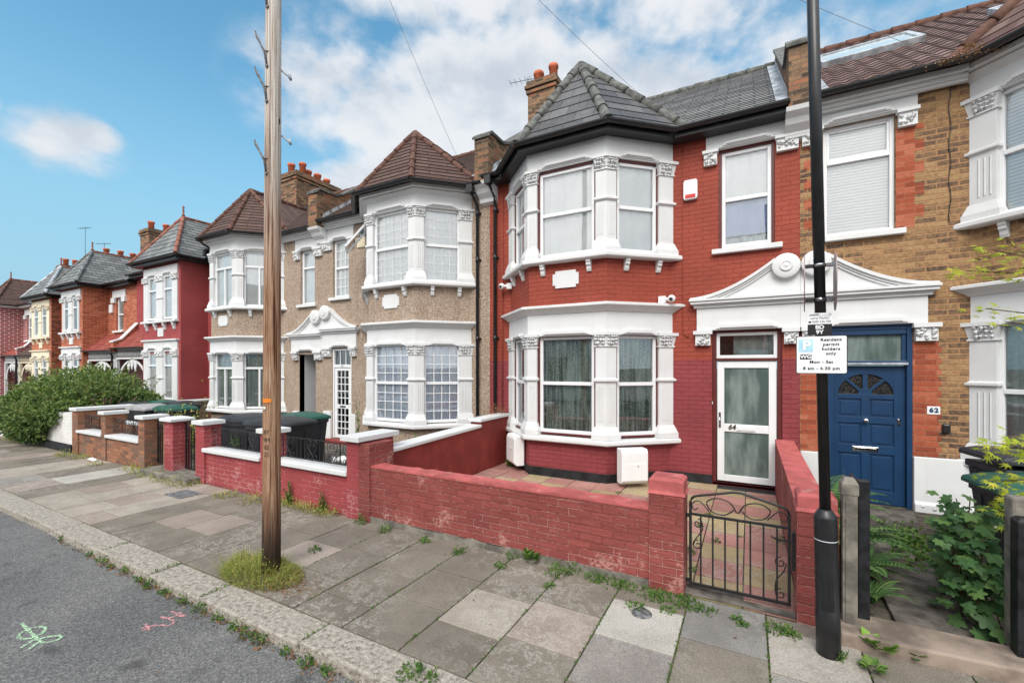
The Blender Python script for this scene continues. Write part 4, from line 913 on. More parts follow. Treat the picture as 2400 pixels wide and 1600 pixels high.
camera_dome(-4.42, 7.92, 3.66, 'white ball security camera under the left end of the upper bay sill', -1)

# ------------------------------------------------------------------ far terrace with square bays
def house_b(label, xl, xr, bay, bx0, bx1, k, o):
    """k scales heights above the lower sill; bay box spans bx0..bx1"""
    zz = lambda z: .9 + (z - .9) * k
    fb = 7.2; root = empty('terraced_house', ((xl + xr) / 2, F, 0), label, 'house', 'terraced houses with square bays')
    wm, tm = o['wall'], o['trim']; P = [(bx0, F), (bx0, fb), (bx1, fb), (bx1, F)]
    P = [(bx0 - 1e-4, F), (bx0, fb), (bx1, fb), (bx1 + 1e-4, F)]
    px0, px1 = (bx1, xr) if bay == 'L' else (xl, bx0)       # porch side
    wx = px0 + (px1 - px0) * (.42 if bay == 'L' else .58); win = (wx - .32, wx + .32, zz(3.55), zz(4.95))
    bw = bx1 - bx0; f = bw / 2.5; w1 = (bx0 + .45 * f, bx0 + 1.03 * f); w2 = (bx1 - 1.03 * f, bx1 - .45 * f)
    mb = MB(); wall_panel(mb, px0, px1, zz(2.4), zz(5.4), [win]); 
    oth = (xl, bx0) if bay == 'L' else (bx1, xr)
    if oth[1] - oth[0] > .03: wall_panel(mb, oth[0], oth[1], -.1, zz(5.4), [])
    wall_panel(mb, bx0, bx1, -.1, zz(5.46), [(*w1, zz(.95), zz(2.45)), (*w2, zz(.95), zz(2.45)), (*w1, zz(3.55), zz(4.98)), (*w2, zz(3.55), zz(4.98))], y=fb)
    mb.build('wall', wm, root)
    mb = MB(); mb.face([(bx1, fb, -.1), (bx1, F, -.1), (bx1, F, zz(5.46)), (bx1, fb, zz(5.46))]); mb.face([(bx0, fb, -.1), (bx0, F, -.1), (bx0, F, zz(5.46)), (bx0, fb, zz(5.46))]); mb.build('bay_side_wall', o.get('side', wm), root)
    # white dressings of each floor
    for fl, (zs, zc, zf, zt) in enumerate(((.9, 2.35, 2.62, 2.85), (3.52, 4.82, 5.05, 5.29))):
        tmb = MB(); e0, e1 = bx0 + .14 * f, bx1 - .14 * f
        tmb.box(e0, e1, fb - .04, fb + .01, zz(zf) - .06, zz(zt)); 
        if fl == 0: tmb.box(e0 - .06, e1 + .06, fb - .1, fb + .01, zz(zt), zz(zt) + .05)
        for q0, q1 in (w1, w2): hood(tmb, frame(0, fb - .04, 1, 0), q0 - .05, q1 + .05, zz(zf) - .04, h=.1)
        tmb.build('frieze', tm, root)
        for q0, q1 in ((e0, w1[0]), (w1[1], w2[0]), (w2[1], e1)):
            pm = MB(); inner = q0 > e0 and q1 < e1
            if inner: pm.box(q0, q1, fb - .05, fb + .02, zz(zs), zz(zc)); pm.box(q0 - .02, q1 + .02, fb - .075, fb + .02, zz(zs + .72), zz(zs + .76)); pm.box(q0 - .03, q1 + .03, fb - .08, fb + .02, zz(zs), zz(zs) + .15)
            else:
                c0, c1 = (q1 - .13, q1) if q0 == e0 else (q0, q0 + .13)
                if not o.get('quoin'): c0, c1 = q0, q1
                pm.box(c0, c1, fb - .04, fb + .02, zz(zs), zz(zc))
            pm.box(q0 - .02, q1 + .02, fb - .09, fb + .02, zz(zc), zz(zf) - .06); lumps(pm, [(q0 + (q1 - q0) * (j + .5) / 4, fb - .09, zz(zc) + .07 + .06 * (j % 2)) for j in range(4)], .04, fl); pm.build('pilaster', tm, root)
        for q0, q1 in (w1, w2): window(root, frame(q0 + .0, fb - .055, 1, 0), q1 - q0, zz(zs + .04), zz(zf) - .06, dict(tr=.68), curtain=o['cur'])
        sm = MB(); sm.box(bx0 + .1 * f, bx1 - .1 * f, fb - .12, fb + .02, zz(zs) - .07, zz(zs)); sm.build('window_sill', tm, root)
        if fl:
            for j in range(4): bm = MB(); bracket(bm, frame(0, fb, 1, 0), bx0 + .35 * f + (bw - .7 * f) * j / 3, zz(zs) - .07, h=.24, w=.1, o=.1); bm.build('sill_bracket', tm, root)
            bm = MB(); c = (bx0 + bx1) / 2; bm.box(c - .18, c + .18, fb - .025, fb + .01, zz(3.0), zz(3.28)); bm.build('plaque', tm, root)
    window(root, frame(win[0], F + .03, 1, 0), win[1] - win[0], win[2], win[3], dict(tr=.5), curtain=o['cur'])
    tmb = MB(); tmb.box(win[0] - .25, win[1] + .25, F - .04, F + .01, win[3], zz(5.25)); tmb.box(win[0] - .3, win[0], F - .08, F + .01, win[3] - .2, win[3] - .001); tmb.box(win[1], win[1] + .3, F - .08, F + .01, win[3] - .2, win[3] - .001); tmb.build('frieze', tm, root)
    sm = MB(); sm.box(win[0] - .12, win[1] + .12, F - .1, F + .1, win[2] - .07, win[2] + .003); sm.build('window_sill', tm, root)
    # roofs
    ez = zz(5.5); az_ = zz(7.12); xm = (bx0 + bx1) / 2; ov = .27; e0, e1 = bx0 - ov, bx1 + ov; ey = fb - ov; ap = Vector((xm, 7.85, az_)); rzz = zz(8.2); sl = (rzz - ez) / 3.8; By = 7.7 + (az_ - ez) / sl
    mb = MB(); tile_plane(mb, (e0, ey, ez), (e1, ey, ez), ap, ap, .2); Bp = Vector((xm, By, az_))
    tile_plane(mb, (e1, ey, ez), (e1, 7.7, ez), Bp, ap, .2); tile_plane(mb, (e0, 7.7, ez), (e0, ey, ez), ap, Bp, .2); mb.build('bay_roof', o['roof'], root)
    rm = MB()
    for c in (e0, e1): ridge_run(rm, (c, ey, ez + .02), ap + Vector((0, 0, .02)), .06)
    hp = rm.build('hip_tiles', o['hip'], root)
    rm = MB(); ridge_run(rm, ap, Bp, .06); rm.lathe([(.06, 0), (.04, .08), (.02, .12), (.035, .18), (.022, .28), (.04, .33), (.01, .38)], ap + Vector((0, 0, .03)), 8); rm.build('ridge_tiles', M['hipred'], root)
    mb = MB(); tile_plane(mb, (xl, 7.7, ez), (xr, 7.7, ez), (xr, 11.5, rzz), (xl, 11.5, rzz), .2); mb.face([(xl, 11.5, rzz), (xr, 11.5, rzz), (xr, 15.5, ez), (xl, 15.5, ez)]); mr = mb.build('main_roof', o['roof'], root)
    rm = MB(); ridge_run(rm, (xl, 11.5, rzz), (xr, 11.5, rzz), .07); rm.build('ridge_tiles', M['hipred'], mr)
    gm = MB(); sweep(gm, P, rect(0, .25, ez - .13, ez - .02)); gm.box(px0 + (ov if bay == 'L' else 0), px1 - (ov if bay == 'R' else 0), F - .26, F, ez - .13, ez - .02); 
    gm.build('soffit', o.get('soffit', M['black']), root)
    gm = MB(); Gp = [Vector((x, y, ez)) for x, y in ((e0 - .05, 7.7), (e0 - .05, ey - .05), (e1 + .05, ey - .05), (e1 + .05, 7.7))]
    for i in range(3): gutter_run(gm, Gp[i], Gp[i + 1])
    gutter_run(gm, (px0, 7.67, ez), (px1, 7.67, ez)); gm.build('gutter', M['black'], root)
    # porch
    if o.get('porch', 1):
        py = 7.35; q0, q1 = px0 + .005, px1 - .005; zf0, zf1 = zz(2.28), zz(2.68)
        rb = MB(); wall_panel(rb, q0, q1, -.1, zz(2.41), [], y=F - .004); rb.build('porch_back_wall', o['porch_wall'], root)
        dm = MB(); c = (q0 + q1) / 2; dm.box(c - .42, c + .42, F - .06, F - .005, .05, 2.05); dm.build('front_door', o.get('door', M['maroon']), root, bevel=.01)
        rf = MB(); tile_plane(rf, (q0, py - .15, zf1), (q1, py - .15, zf1), (q1, F - .005, zz(3.42)), (q0, F - .005, zz(3.42)), .12); rf.build('porch_roof', o['porch_roof'], root)
        bm = MB(); bm.box(q0, q1, py, py + .07, zf1 - .07, zf1); bm.box(q0, q1, py, py + .07, zf0, zf0 + .06); n = 22
        for j in range(n):
            u = q0 + (q1 - q0) * (j + .5) / n; bm.tube([(u, py + .035, zf0 + .06), (u, py + .035, (zf0 + zf1) / 2), (u, py + .035, zf1 - .07)], [.012, .03, .012], 6)
        for c in (q0, q1): bm.box(c, c + (.12 if c == q0 else -.12), py - .01, py + .09, 0, zf0)
        bal = bm.build('porch_balustrade', tm, root)
        fm = MB(); c = (q0 + q1) / 2; r0 = (q1 - q0) / 2 - .13; N = 18; zsp = zf0 - r0 * .85
        for j in range(N):
            a0, a1 = math.pi * j / N, math.pi * (j + 1) / N
            p = lambda a, r: (c + r * math.cos(a), py + .02, zsp + r * .83 * math.sin(a))
            fm.prism([p(a0, r0 - .09), p(a0, r0), p(a1, r0), p(a1, r0 - .09)], (0, .03, 0))
        for j in (-1, 0, 1):
            u = c + j * .26; zt = zf0 - .02 - abs(j) * .06; fm.prism([(u - .12, py + .015, zt), (u + .12, py + .015, zt), (u + .09, py + .015, zt - .2), (u, py + .015, zt - .38), (u - .09, py + .015, zt - .2)], (0, .03, 0))
        fm.build('porch_arch', tm, bal)
        gm = MB(); gutter_run(gm, (q0, py - .19, zf1 + .02), (q1, py - .19, zf1 + .02), .05); gm.build('porch_gutter', M['black'], root)
        if bay == 'L' or o.get('endwall'):
            em = MB(); xq = px1 if bay == 'L' else px0; em.prism([(xq - .12, py - .1, zf1 - .05), (xq - .12, py - .1, zf1 + .3), (xq - .12, py + .15, zf1 + .4), (xq - .12, F - .01, zz(3.75)), (xq - .12, F - .01, zf1)], (.24, 0, 0)); e_ = em.build('porch_party_wall', wm, root)
            em = MB(); pth = [(py - .13, zf1 + .3), (py + .15, zf1 + .41), (F - .01, zz(3.76))]
            for (y0, z0), (y1, z1) in zip(pth, pth[1:]): em.prism([(xq - .15, y0, z0), (xq - .15, y1, z1), (xq - .15, y1, z1 + .05), (xq - .15, y0, z0 + .05)], (.3, 0, 0))
            em.build('coping', tm, e_)
            em = MB(); em.tube([(xq, py - .19, zf1), (xq, py - .1, zf1 - .2), (xq, py - .1, 0)], .04, 8); em.build('drainpipe', M['black'], root)
    return root
b70 = house_b('dark red painted house with slate roofed square bay beside white fretwork porch', -20.9, -15.5, 'R', -18.35, -15.85, 1.0, dict(wall=M['dred'], trim=M['white'], roof=M['slate3'], hip=M['hipred'], cur=M['net'], porch_wall=M['pointed_dark'], porch_roof=M['redtile']))
b72 = house_b('orange brick house with slate roofed square bay and red porch roof', -26.0, -20.9, 'L', -25.6, -23.4, .963, dict(wall=M['orange'], trim=M['white'], roof=M['slate3'], hip=M['slate3'], cur=M['greynet'], porch_wall=M['maroon'], porch_roof=M['redtile'], quoin=1))
b74 = house_b('brown brick house with cream painted window dressings and slate roof', -31.4, -26.0, 'R', -29.1, -26.7, .92, dict(wall=M['orange'], side=M['brownbrick'], trim=M['cream'], roof=M['slate3'], hip=M['lead'], cur=M['greynet'], porch_wall=M['maroon'], porch_roof=M['tile']))
b76 = house_b('red brick house with bold white pointing and brown tiled roof', -37.5, -31.4, 'L', -36.1, -33.6, .93, dict(wall=M['pointed'], trim=M['white'], roof=M['tile'], hip=M['hipbrown'], cur=M['greynet'], porch_wall=M['pointed_dark'], porch_roof=M['redtile'], soffit=M['white']))
for r_, x_, zt_, n_ in ((b72, -26.6, 8.9, 3), (b76, -37.6, 8.3, 4), (b74, -31.8, 8.2, 3)):
    chimney(r_, x_, 11.4, 6.5, zt_, .45, .9, [(-.05 + .1 * (j % 2), -.6 + 1.2 * j / (n_ - 1), .45, .14) for j in range(n_)])
aerial(b76, -36.0, 11.2, 8.2, 10.6, .3)
aerial(b74, -33.9, 11.4, 8.2, 9.4, .5)
ym = MB(); ym.box(-31.9, -31.62, F - .1, F, 4.0, 4.4); y_ = empty('alarm_box', (-31.75, F, 4.0), 'yellow alarm box on the white pointed brick wall', 'alarm box')
m_, q_, b_ = new_mat('yellow_plastic', .4, .4); setin(q_, b_, 'Base Color', srgb(226, 172, 60)); ym.build('housing', m_, y_, bevel=.02)
ym = MB(); ym.box(-23.15, -22.9, F - .08, F, 4.2, 4.55); y_ = empty('alarm_box', (-23.0, F, 4.2), 'small white alarm box on the orange brick wall', 'alarm box'); ym.build('housing', M['plastic_white'], y_, bevel=.02)

# the other side of the street: what the windows mirror
def opposite(xc, wall, roof, label):
    w, yf = 2.72, -12.0; r = empty('terraced_house', (xc, yf, 0), label, 'house', 'terraced houses across the street')
    mb = MB(); mb.box(xc - w + .002, xc + w - .002, yf - 8, yf, -.1, 5.8); mb.build('wall', wall, r)
    mb = MB(); mb.prism([(xc - w, yf + .25, 5.801), (xc - w, yf - 4, 8.7), (xc - w, yf - 8.2, 5.801)], (2 * w, 0, 0)); mb.build('roof', roof, r)
    bx = xc - .9; mb = MB(); mb.prism([(bx - 1.4, yf, -.1), (bx - .7, yf + .75, -.1), (bx + .7, yf + .75, -.1), (bx + 1.4, yf, -.1)], (0, 0, 5.9)); mb.build('bay_wall', wall, r)
    mb = MB(); mb.loft([[(bx - 1.6, yf - .1, 5.81), (bx - .8, yf + 1, 5.81), (bx + .8, yf + 1, 5.81), (bx + 1.6, yf - .1, 5.81)], [(bx - .03, yf - .9, 7.6), (bx - .03, yf - .8, 7.6), (bx + .03, yf - .8, 7.6), (bx + .03, yf - .9, 7.6)]]); mb.build('bay_roof', roof, r)
    for z0, z1 in ((.8, 2.6), (3.9, 5.5)):
        fm = MB(); fm.box(bx - .78, bx + .78, yf + .76, yf + .82, z0 - .15, z1 + .35); f = fm.build('window_frame', M['white'], r)
        for k in (-1, 1): gm = MB(); gm.box(bx + k * .33 - .26, bx + k * .33 + .26, yf + .821, yf + .825, z0, z1); gm.build('pane', M['net'] if z0 > 3 else M['darkglass'], f)
    fm = MB(); fm.box(xc + .9, xc + 2.3, yf + .001, yf + .07, 3.8, 5.7); fm.box(xc + .7, xc + 2.5, yf + .001, yf + .12, 2.6, 3.1); f = fm.build('window_frame', M['white'], r)
    gm = MB(); gm.box(xc + 1.2, xc + 2.0, yf + .071, yf + .075, 4, 5.5); gm.build('pane', M['net'], f); gm = MB(); gm.box(xc + 1.15, xc + 2.05, yf + .001, yf + .06, .1, 2.55); gm.build('front_door', M['maroon'], r)
for k_, (wl, rf, lb) in enumerate(((M['orange'], M['slate2'], 'orange brick house across the street with slate roof'), (M['dred'], M['tile'], 'dark red house across the street with brown roof'), (M['white'], M['tile'], 'white painted house across the street'), (M['pebble'], M['redtile'], 'pebbledashed house across the street with red tiled roof'), (M['orange'], M['tile'], 'orange brick house across the street with brown tiles'), (M['stock'], M['slate2'], 'yellow brick house across the street'), (M['dred'], M['slate2'], 'dark red house across the street with slate roof'))): opposite(-26 + 5.44 * k_ + 5.44, wl, rf, lb)
# ------------------------------------------------------------------ ground, road, pavement
def m_asphalt():
    m, q, b = new_mat('asphalt', .9, .2); c = obj_co(q)
    f = q.noise(c, 75, 5, .75); g2 = q.noise(c, .9, 5); g3 = q.noise(c, 3.2, 5, .6)
    col = q.ramp(f, [(.32, (.055, .055, .057)), (.5, (.135, .134, .134)), (.68, (.31, .305, .295))])
    col = q.mix(q.smooth(g2, .3, .7), q.mix(1.0, col, (.82, .82, .83, 1), 'MULTIPLY'), q.mix(1.0, col, (1.12, 1.11, 1.09, 1), 'MULTIPLY'))
    col = q.mix(q.math('MULTIPLY', q.smooth(g3, .56, .70), .6), col, (.05, .048, .047, 1))
    col = q.mix(q.math('MULTIPLY', q.smooth(q.noise(c, 2.3, 4), .62, .75), .25), col, (.26, .25, .235, 1))
    setin(q, b, 'Base Color', col); bump(q, b, f, .9, .008); return m
def m_slab():
    m, q, b = new_mat('paving_slab', .9, .2); c = obj_co(q)
    a = q.n('ShaderNodeVertexColor', layer_name='tint')
    f = q.noise(c, 95, 4, .75); g2 = q.noise(c, 2.2, 5, .6)
    col = q.mix(1.0, a, q.ramp(f, [(.32, (.66, .66, .66)), (.5, (1, 1, 1)), (.7, (1.5, 1.48, 1.42))]), 'MULTIPLY')
    col = q.mix(q.smooth(g2, .3, .7), q.mix(1.0, col, (.82, .81, .80, 1), 'MULTIPLY'), q.mix(1.0, col, (1.08, 1.08, 1.07, 1), 'MULTIPLY'))
    v = q.t.nodes.new('ShaderNodeTexVoronoi'); q.t.links.new(wobble(q, c, 14, .06), v.inputs['Vector']); v.inputs['Scale'].default_value = 15
    rc = q.t.nodes.new('ShaderNodeSeparateColor'); q.t.links.new(v.outputs['Color'], rc.inputs[0])
    rad = q.math('MULTIPLY', q.smooth(rc.outputs[0], .5, 1.0), .36)
    lich = q.math('MULTIPLY', q.math('SUBTRACT', 1.0, q.smooth(v.outputs['Distance'], q.math('MULTIPLY', rad, .75), rad)), q.smooth(q.noise(c, 38, 5, .7), .42, .58))
    zone = q.smooth(q.noise(c, .8, 2), .42, .60)
    col = q.mix(q.math('MULTIPLY', q.math('MULTIPLY', lich, zone), .45), col, (.43, .41, .37, 1))
    setin(q, b, 'Base Color', col); bump(q, b, f, .5, .004); return m
def m_kerb():
    m, q, b = new_mat('granite_kerb', .85, .25); c = obj_co(q)
    f = q.noise(c, 26, 5, .65); f2 = q.noise(c, 150, 2)
    col = q.ramp(f, [(.34, (.17, .15, .125)), (.46, (.33, .295, .25)), (.66, (.46, .42, .365))]); col = q.mix(.5, col, q.mix(1.0, col, q.ramp(f2, [(.35, (.5, .5, .5)), (.65, (1.4, 1.4, 1.4))]), 'MULTIPLY'))
    setin(q, b, 'Base Color', col); bump(q, b, q.math('ADD', f, q.math('MULTIPLY', f2, .2)), 1.0, .02); return m
M['asphalt'], M['slab'], M['kerb'] = m_asphalt(), m_slab(), m_kerb()
M['soil'] = m_plain('dry_soil', (.10, .085, .065), .95, .35, 9, bmp=.8, bscale=40, dirt=((.05, .055, .025, 1), 4, .5, .7))
M['joint'] = m_plain('mossy_joint_dirt', (.085, .08, .05), .95, .4, 14, bmp=.6, dirt=((.13, .15, .04, 1), 3, .45, .8))
M['concrete'] = m_plain('weathered_concrete', (.20, .182, .155), .9, .25, 7, bmp=.7, bscale=60, dirt=((.09, .09, .07, 1), 5, .5, .6))
M['path'] = m_plain('dark_concrete_path', (.135, .12, .105), .92, .3, 6, bmp=.7, bscale=80, dirt=((.07, .065, .05, 1), 9, .55, .6))
M['sand'] = m_plain('brown_stone_threshold', (.26, .205, .165), .85, .25, 4, bmp=.4, bscale=40, dirt=((.12, .10, .08, 1), 3, .52, .6))

def struct(name, mb, mat, bevel=0): return tag(mb.build(name, mat, None, bevel), kind='structure')
mb = MB(); mb.face([(-500, -500, -.25), (500, -500, -.25), (500, 500, -.25), (-500, 500, -.25)]); struct('ground', mb, M['soil'])
mb = MB(); mb.face([(-70, -7.5, -.085), (40, -7.5, -.085), (40, 2.06, -.085), (-70, 2.06, -.085)]); struct('road', mb, M['asphalt'])
mb = MB(); mb.face([(-70, 2.30, -.016), (40, 2.30, -.016), (40, 4.12, -.016), (-70, 4.12, -.016)]); struct('pavement_bed', mb, M['joint'])
kx = [-60 + 1.05 * i for i in range(51)] + [-6.2, -5.1, -4.2, -2.88, -1.83, -.8, .3, 1.4, 2.5, 3.6, 4.7]
mb = MB()
for a, b in zip(kx, kx[1:]):
    if b - a > .1: mb.box(a + .006, b - .006, 2.05 + rng.uniform(-.008, .008), 2.33, -.3, rng.uniform(-.006, .004))
mb.face([(-60, 2.055, -.04), (5, 2.055, -.04), (5, 2.06, -.3), (-60, 2.06, -.3)])
struct('kerb', mb, M['kerb'], bevel=.014)
DARK, PINK, PALE, WHITE_ = (.182, .159, .132), (.285, .238, .205), (.325, .288, .245), (.40, .38, .345)
mb = MB()
def slab(x0, x1, y0, y1, c, gap=.006):
    j = rng.uniform(.92, 1.08); c = tuple(v * j for v in c); h = rng.uniform(-.003, .003); t = rng.uniform(-.002, .002)
    p = [(x0 + gap, y0 + gap), (x1 - gap, y0 + gap), (x1 - gap, y1 - gap), (x0 + gap, y1 - gap)]
    mb.loft([[(x, y, -.03) for x, y in p], [(x, y, h - .003 + t * (i in (0, 1))) for i, (x, y) in enumerate(p)], [(x + (.004 if i in (0, 3) else -.004), y + (.004 if i < 2 else -.004), h + t * (i in (0, 1))) for i, (x, y) in enumerate(p)]], True, col=c)
xsx = [.12 + .575 * i for i in range(10)][::-1]
edges = sorted([.12 + .575 * i for i in range(-17, 10)])
special = {(-2.14, 1): PALE, (-1.57, 1): PINK, (-1.0, 2): WHITE_, (-1.0, 1): (.27, .245, .225)}
pale_at = [(-1.87, 3.03, PALE), (-1.31, 3.13, PINK), (-.74, 3.55, WHITE_), (-.74, 3.0, (.25, .225, .21)), (-6.25, 2.95, PINK), (-5.75, 3.25, PINK), (-4.05, 3.1, PINK), (.4, 3.4, (.33, .30, .265)), (.4, 2.8, (.27, .25, .23)), (-.15, 3.6, (.20, .19, .18))]
for i, (a, b) in enumerate(zip(edges, edges[1:])):
    st = (.0, .44, .52, .3)[i % 4]; ys = [2.335] + [y for y in (2.335 + st + .56 * k for k in range(0, 5)) if 2.45 < y < 3.95] + [4.085]
    for y0, y1 in zip(ys, ys[1:]):
        cx, cy = (a + b) / 2, (y0 + y1) / 2; c = DARK
        for px_, py_, pc in pale_at:
            if a - .02 < px_ < b + .02 and y0 < py_ < y1: c = pc
        if -9.6 < cx < -7.4: c = PALE if rng.random() < .75 else PINK
        slab(a, b, y0, y1, c)
x = edges[0]
while x > -60:
    w = rng.choice((.45, .6, .75)); ys = [2.335]
    while ys[-1] < 3.5: ys.append(ys[-1] + rng.choice((.5, .62, .8)))
    ys = [y for y in ys if y < 3.9] + [4.085]
    pale = -10.6 < x < -10.0 or rng.random() < .22
    for y0, y1 in zip(ys, ys[1:]): slab(x - w, x, y0, y1, WHITE_ if -10.75 < x < -10.0 and y0 > 2.6 else (PALE if rng.random() < .6 else PINK) if pale else DARK if rng.random() < .8 else (.24, .22, .2))
    x -= w
x = edges[-1]
while x < 6: slab(x, x + .6, 2.335, 3.2, DARK); slab(x, x + .6, 3.2, 3.9, DARK); x += .6
struct('pavement', mb, M['slab'])
# garden floors
mb = MB(); mb.face([(-60, 4.1, .012), (20, 4.1, .012), (20, 9, .012), (-60, 9, .012)]); struct('garden_ground', mb, M['path'])
mb = MB(); mb.face([(.64, 4.0, .016), (6, 4.0, .016), (6, 8, .016), (.64, 8, .016)]); struct('planting_bed', mb, M['soil'])
PY, PP = (.36, .28, .165), (.36, .185, .16)
mb = MB()
def pavers(x0, x1, y0, y1, w, z, zf=None):
    nx, ny = round((x1 - x0) / w), round((y1 - y0) / w); wx, wy = (x1 - x0) / nx, (y1 - y0) / ny
    for i in range(nx):
        for j in range(ny):
            c = PY if (i + j) % 2 == 0 else PP
            if rng.random() < .22: c = PY if c is PP else PP
            a, b, e, f = x0 + i * wx + .006, x0 + (i + 1) * wx - .006, y0 + j * wy + .006, y0 + (j + 1) * wy - .006; h = z + rng.uniform(-.004, .004); k = rng.uniform(.85, 1.1); cc = tuple(v * k for v in c)
            zz_ = lambda y: h + (zf(y) if zf else 0)
            mb.loft([[(a, e, z - .06), (b, e, z - .06), (b, f, z - .06), (a, f, z - .06)], [(a, e, zz_(e)), (b, e, zz_(e)), (b, f, zz_(f)), (a, f, zz_(f))]], True, col=cc)
pavers(-4.38, -.45, 4.32, 7.98, .43, .05); pavers(-.45, .36, 4.10, 7.75, .405, .05, lambda y: -.045 * max(0, 1 - (y - 4.1) / 1.0))
struct('garden_paving', mb, M['slab'])
mb = MB(); mb.face([(-4.4, 4.3, .03), (.36, 4.05, -.008), (.36, 8, .03), (-4.4, 8, .03)]); struct('paving_bed', mb, M['joint'])
mb = MB(); mb.prism([(.98, 4.05, .0), (1.45, 4.05, .0), (1.55, 5.2, .0), (1.95, 7.75, .0), (1.1, 7.75, .0)], (0, 0, .055)); struct('path', mb, M['path'], bevel=.01)
mb = MB(); mb.tube([(1.45, 4.75, .06), (1.56, 5.4, .07), (1.74, 6.2, .065)], .04, 6); struct('path_edging', mb, M['concrete'])
mb = MB(); mb.prism([(.58, 3.88, -.05), (1.9, 3.96, -.05), (6, 4.0, -.05), (6, 4.25, -.05), (.58, 4.25, -.05)], (0, 0, .15)); struct('stone_threshold', mb, M['sand'], bevel=.015)
mb = MB(); mb.box(-9.98, -8.3, 3.86, 4.4, -.05, .11); struct('stone_step', mb, M['concrete'], bevel=.02)

# spray marks on the road, drain and stopcock covers
def m_spray(name, col):
    m, q, b = new_mat(name, .8, .2); c = obj_co(q); setin(q, b, 'Base Color', col)
    setin(q, b, 'Alpha', q.math('MULTIPLY', q.smooth(q.noise(c, 60, 4, .7), .36, .6), .8)); return m
def strokes(name, lines, w, mat, label):
    mb = MB(); z = -.081
    for k, ln in enumerate(lines):
        pts = [at(x * .4464, 900 + y * .4464, z=z) for x, y in ln]
        fine = []
        for a, b in zip(pts, pts[1:]): fine += [a.lerp(b, t / 4) for t in range(4)]
        fine.append(pts[-1]); rows = []
        for i, p in enumerate(fine):
            t = (fine[min(i + 1, len(fine) - 1)] - fine[max(i - 1, 0)]).normalized(); n = Vector((-t.y, t.x, 0)); ww = w * rng.uniform(.75, 1.15)
            rows.append([p - n * ww + Vector((0, 0, .0006 * k)), p + n * ww + Vector((0, 0, .0006 * k))])
        mb.grid_faces(rows)
    return tag(mb.build(name, mat, None), label, 'road marking')
def smooth_line(p): return p
strokes('spray_mark', [[(112, 1252), (150, 1290), (185, 1325), (218, 1352)], [(242, 1276), (205, 1270), (150, 1282), (102, 1308), (94, 1326), (120, 1336), (170, 1330), (222, 1306), (242, 1276)], [(150, 1352), (200, 1336), (260, 1324), (312, 1318), (322, 1326), (300, 1342), (250, 1354), (200, 1354)], [(108, 1384), (150, 1358), (180, 1342)], [(148, 1392), (190, 1362), (215, 1346)]], .011, m_spray('green_spray', (.52, .78, .50, 1)), 'pale green sprayed squiggle on the asphalt near the road centre')
strokes('spray_mark', [[(742, 1280), (790, 1268), (850, 1262)], [(748, 1292), (790, 1272), (822, 1260)], [(765, 1258), (785, 1290)], [(848, 1262), (880, 1268), (910, 1256), (912, 1240), (880, 1230), (842, 1222)], [(842, 1222), (890, 1228), (935, 1212)], [(900, 1192), (935, 1212), (968, 1222)], [(935, 1198), (972, 1216)]], .010, m_spray('pink_spray', (.74, .34, .36, 1)), 'faded pink sprayed scribble on the asphalt beside the kerb')
c = at(1504, 1436, z=.004); mb = MB(); mb.lathe([(.001, .009), (.078, .009), (.082, .004), (.082, -.01)], (c.x, c.y, 0), 24); tag(mb.build('stopcock_cover', M['iron'], None), 'small round iron stopcock cover in the pale slab by the gate pier', 'cover')
M['grey_iron'] = m_plain('worn_grey_iron', (.16, .16, .165), .6, .3, 30, spec=.4, bmp=.6, bscale=120); bpy.data.objects['stopcock_cover'].data.materials[0] = M['grey_iron']
c = at(430, 1157, z=.004); mb = MB(); mb.box(c.x - .24, c.x + .24, c.y - .16, c.y + .16, -.01, .008); mb.box(c.x - .2, c.x + .2, c.y - .12, c.y + .12, .0, .011); tag(mb.build('drain_cover', M['grey_iron'], None, bevel=.003), 'rectangular grey cover set in the pale paving near the red brick gate pier', 'cover')

# ------------------------------------------------------------------ front garden walls
def wall_root(x, label, group=None): return empty('garden_wall', (x, 4.2, 0), label, 'garden wall', group)
def pier(root, x0, x1, y0, y1, z, mat, cap=None, ov=.045, ch=.07, pyr=0):
    mb = MB(); mb.box(x0, x1, y0, y1, -.06, z); p = mb.build('pier', mat, root, bevel=.006)
    if cap:
        cm = MB(); a, b, c, e = x0 - ov, x1 + ov, y0 - ov, y1 + ov
        cm.loft([[(a, c, z), (b, c, z), (b, e, z), (a, e, z)], [(a, c, z + ch), (b, c, z + ch), (b, e, z + ch), (a, e, z + ch)]] + ([[(a + pyr, c + pyr, z + ch + .03), (b - pyr, c + pyr, z + ch + .03), (b - pyr, e - pyr, z + ch + .03), (a + pyr, e - pyr, z + ch + .03)]] if pyr else [])); cm.build('pier_cap', cap, p, bevel=.008)
    return p
def spiral(mb, c, r, a0, turns, sgn, ax='X', rad=.0055, n=20):
    pts = []
    for k in range(n + 1):
        t = k / n; rr = r * (1 - .8 * t); a = a0 + sgn * turns * 2 * math.pi * t
        pts.append((c[0] + rr * math.cos(a), c[1], c[2] + rr * math.sin(a)))
    mb.tube(pts, rad, 5)
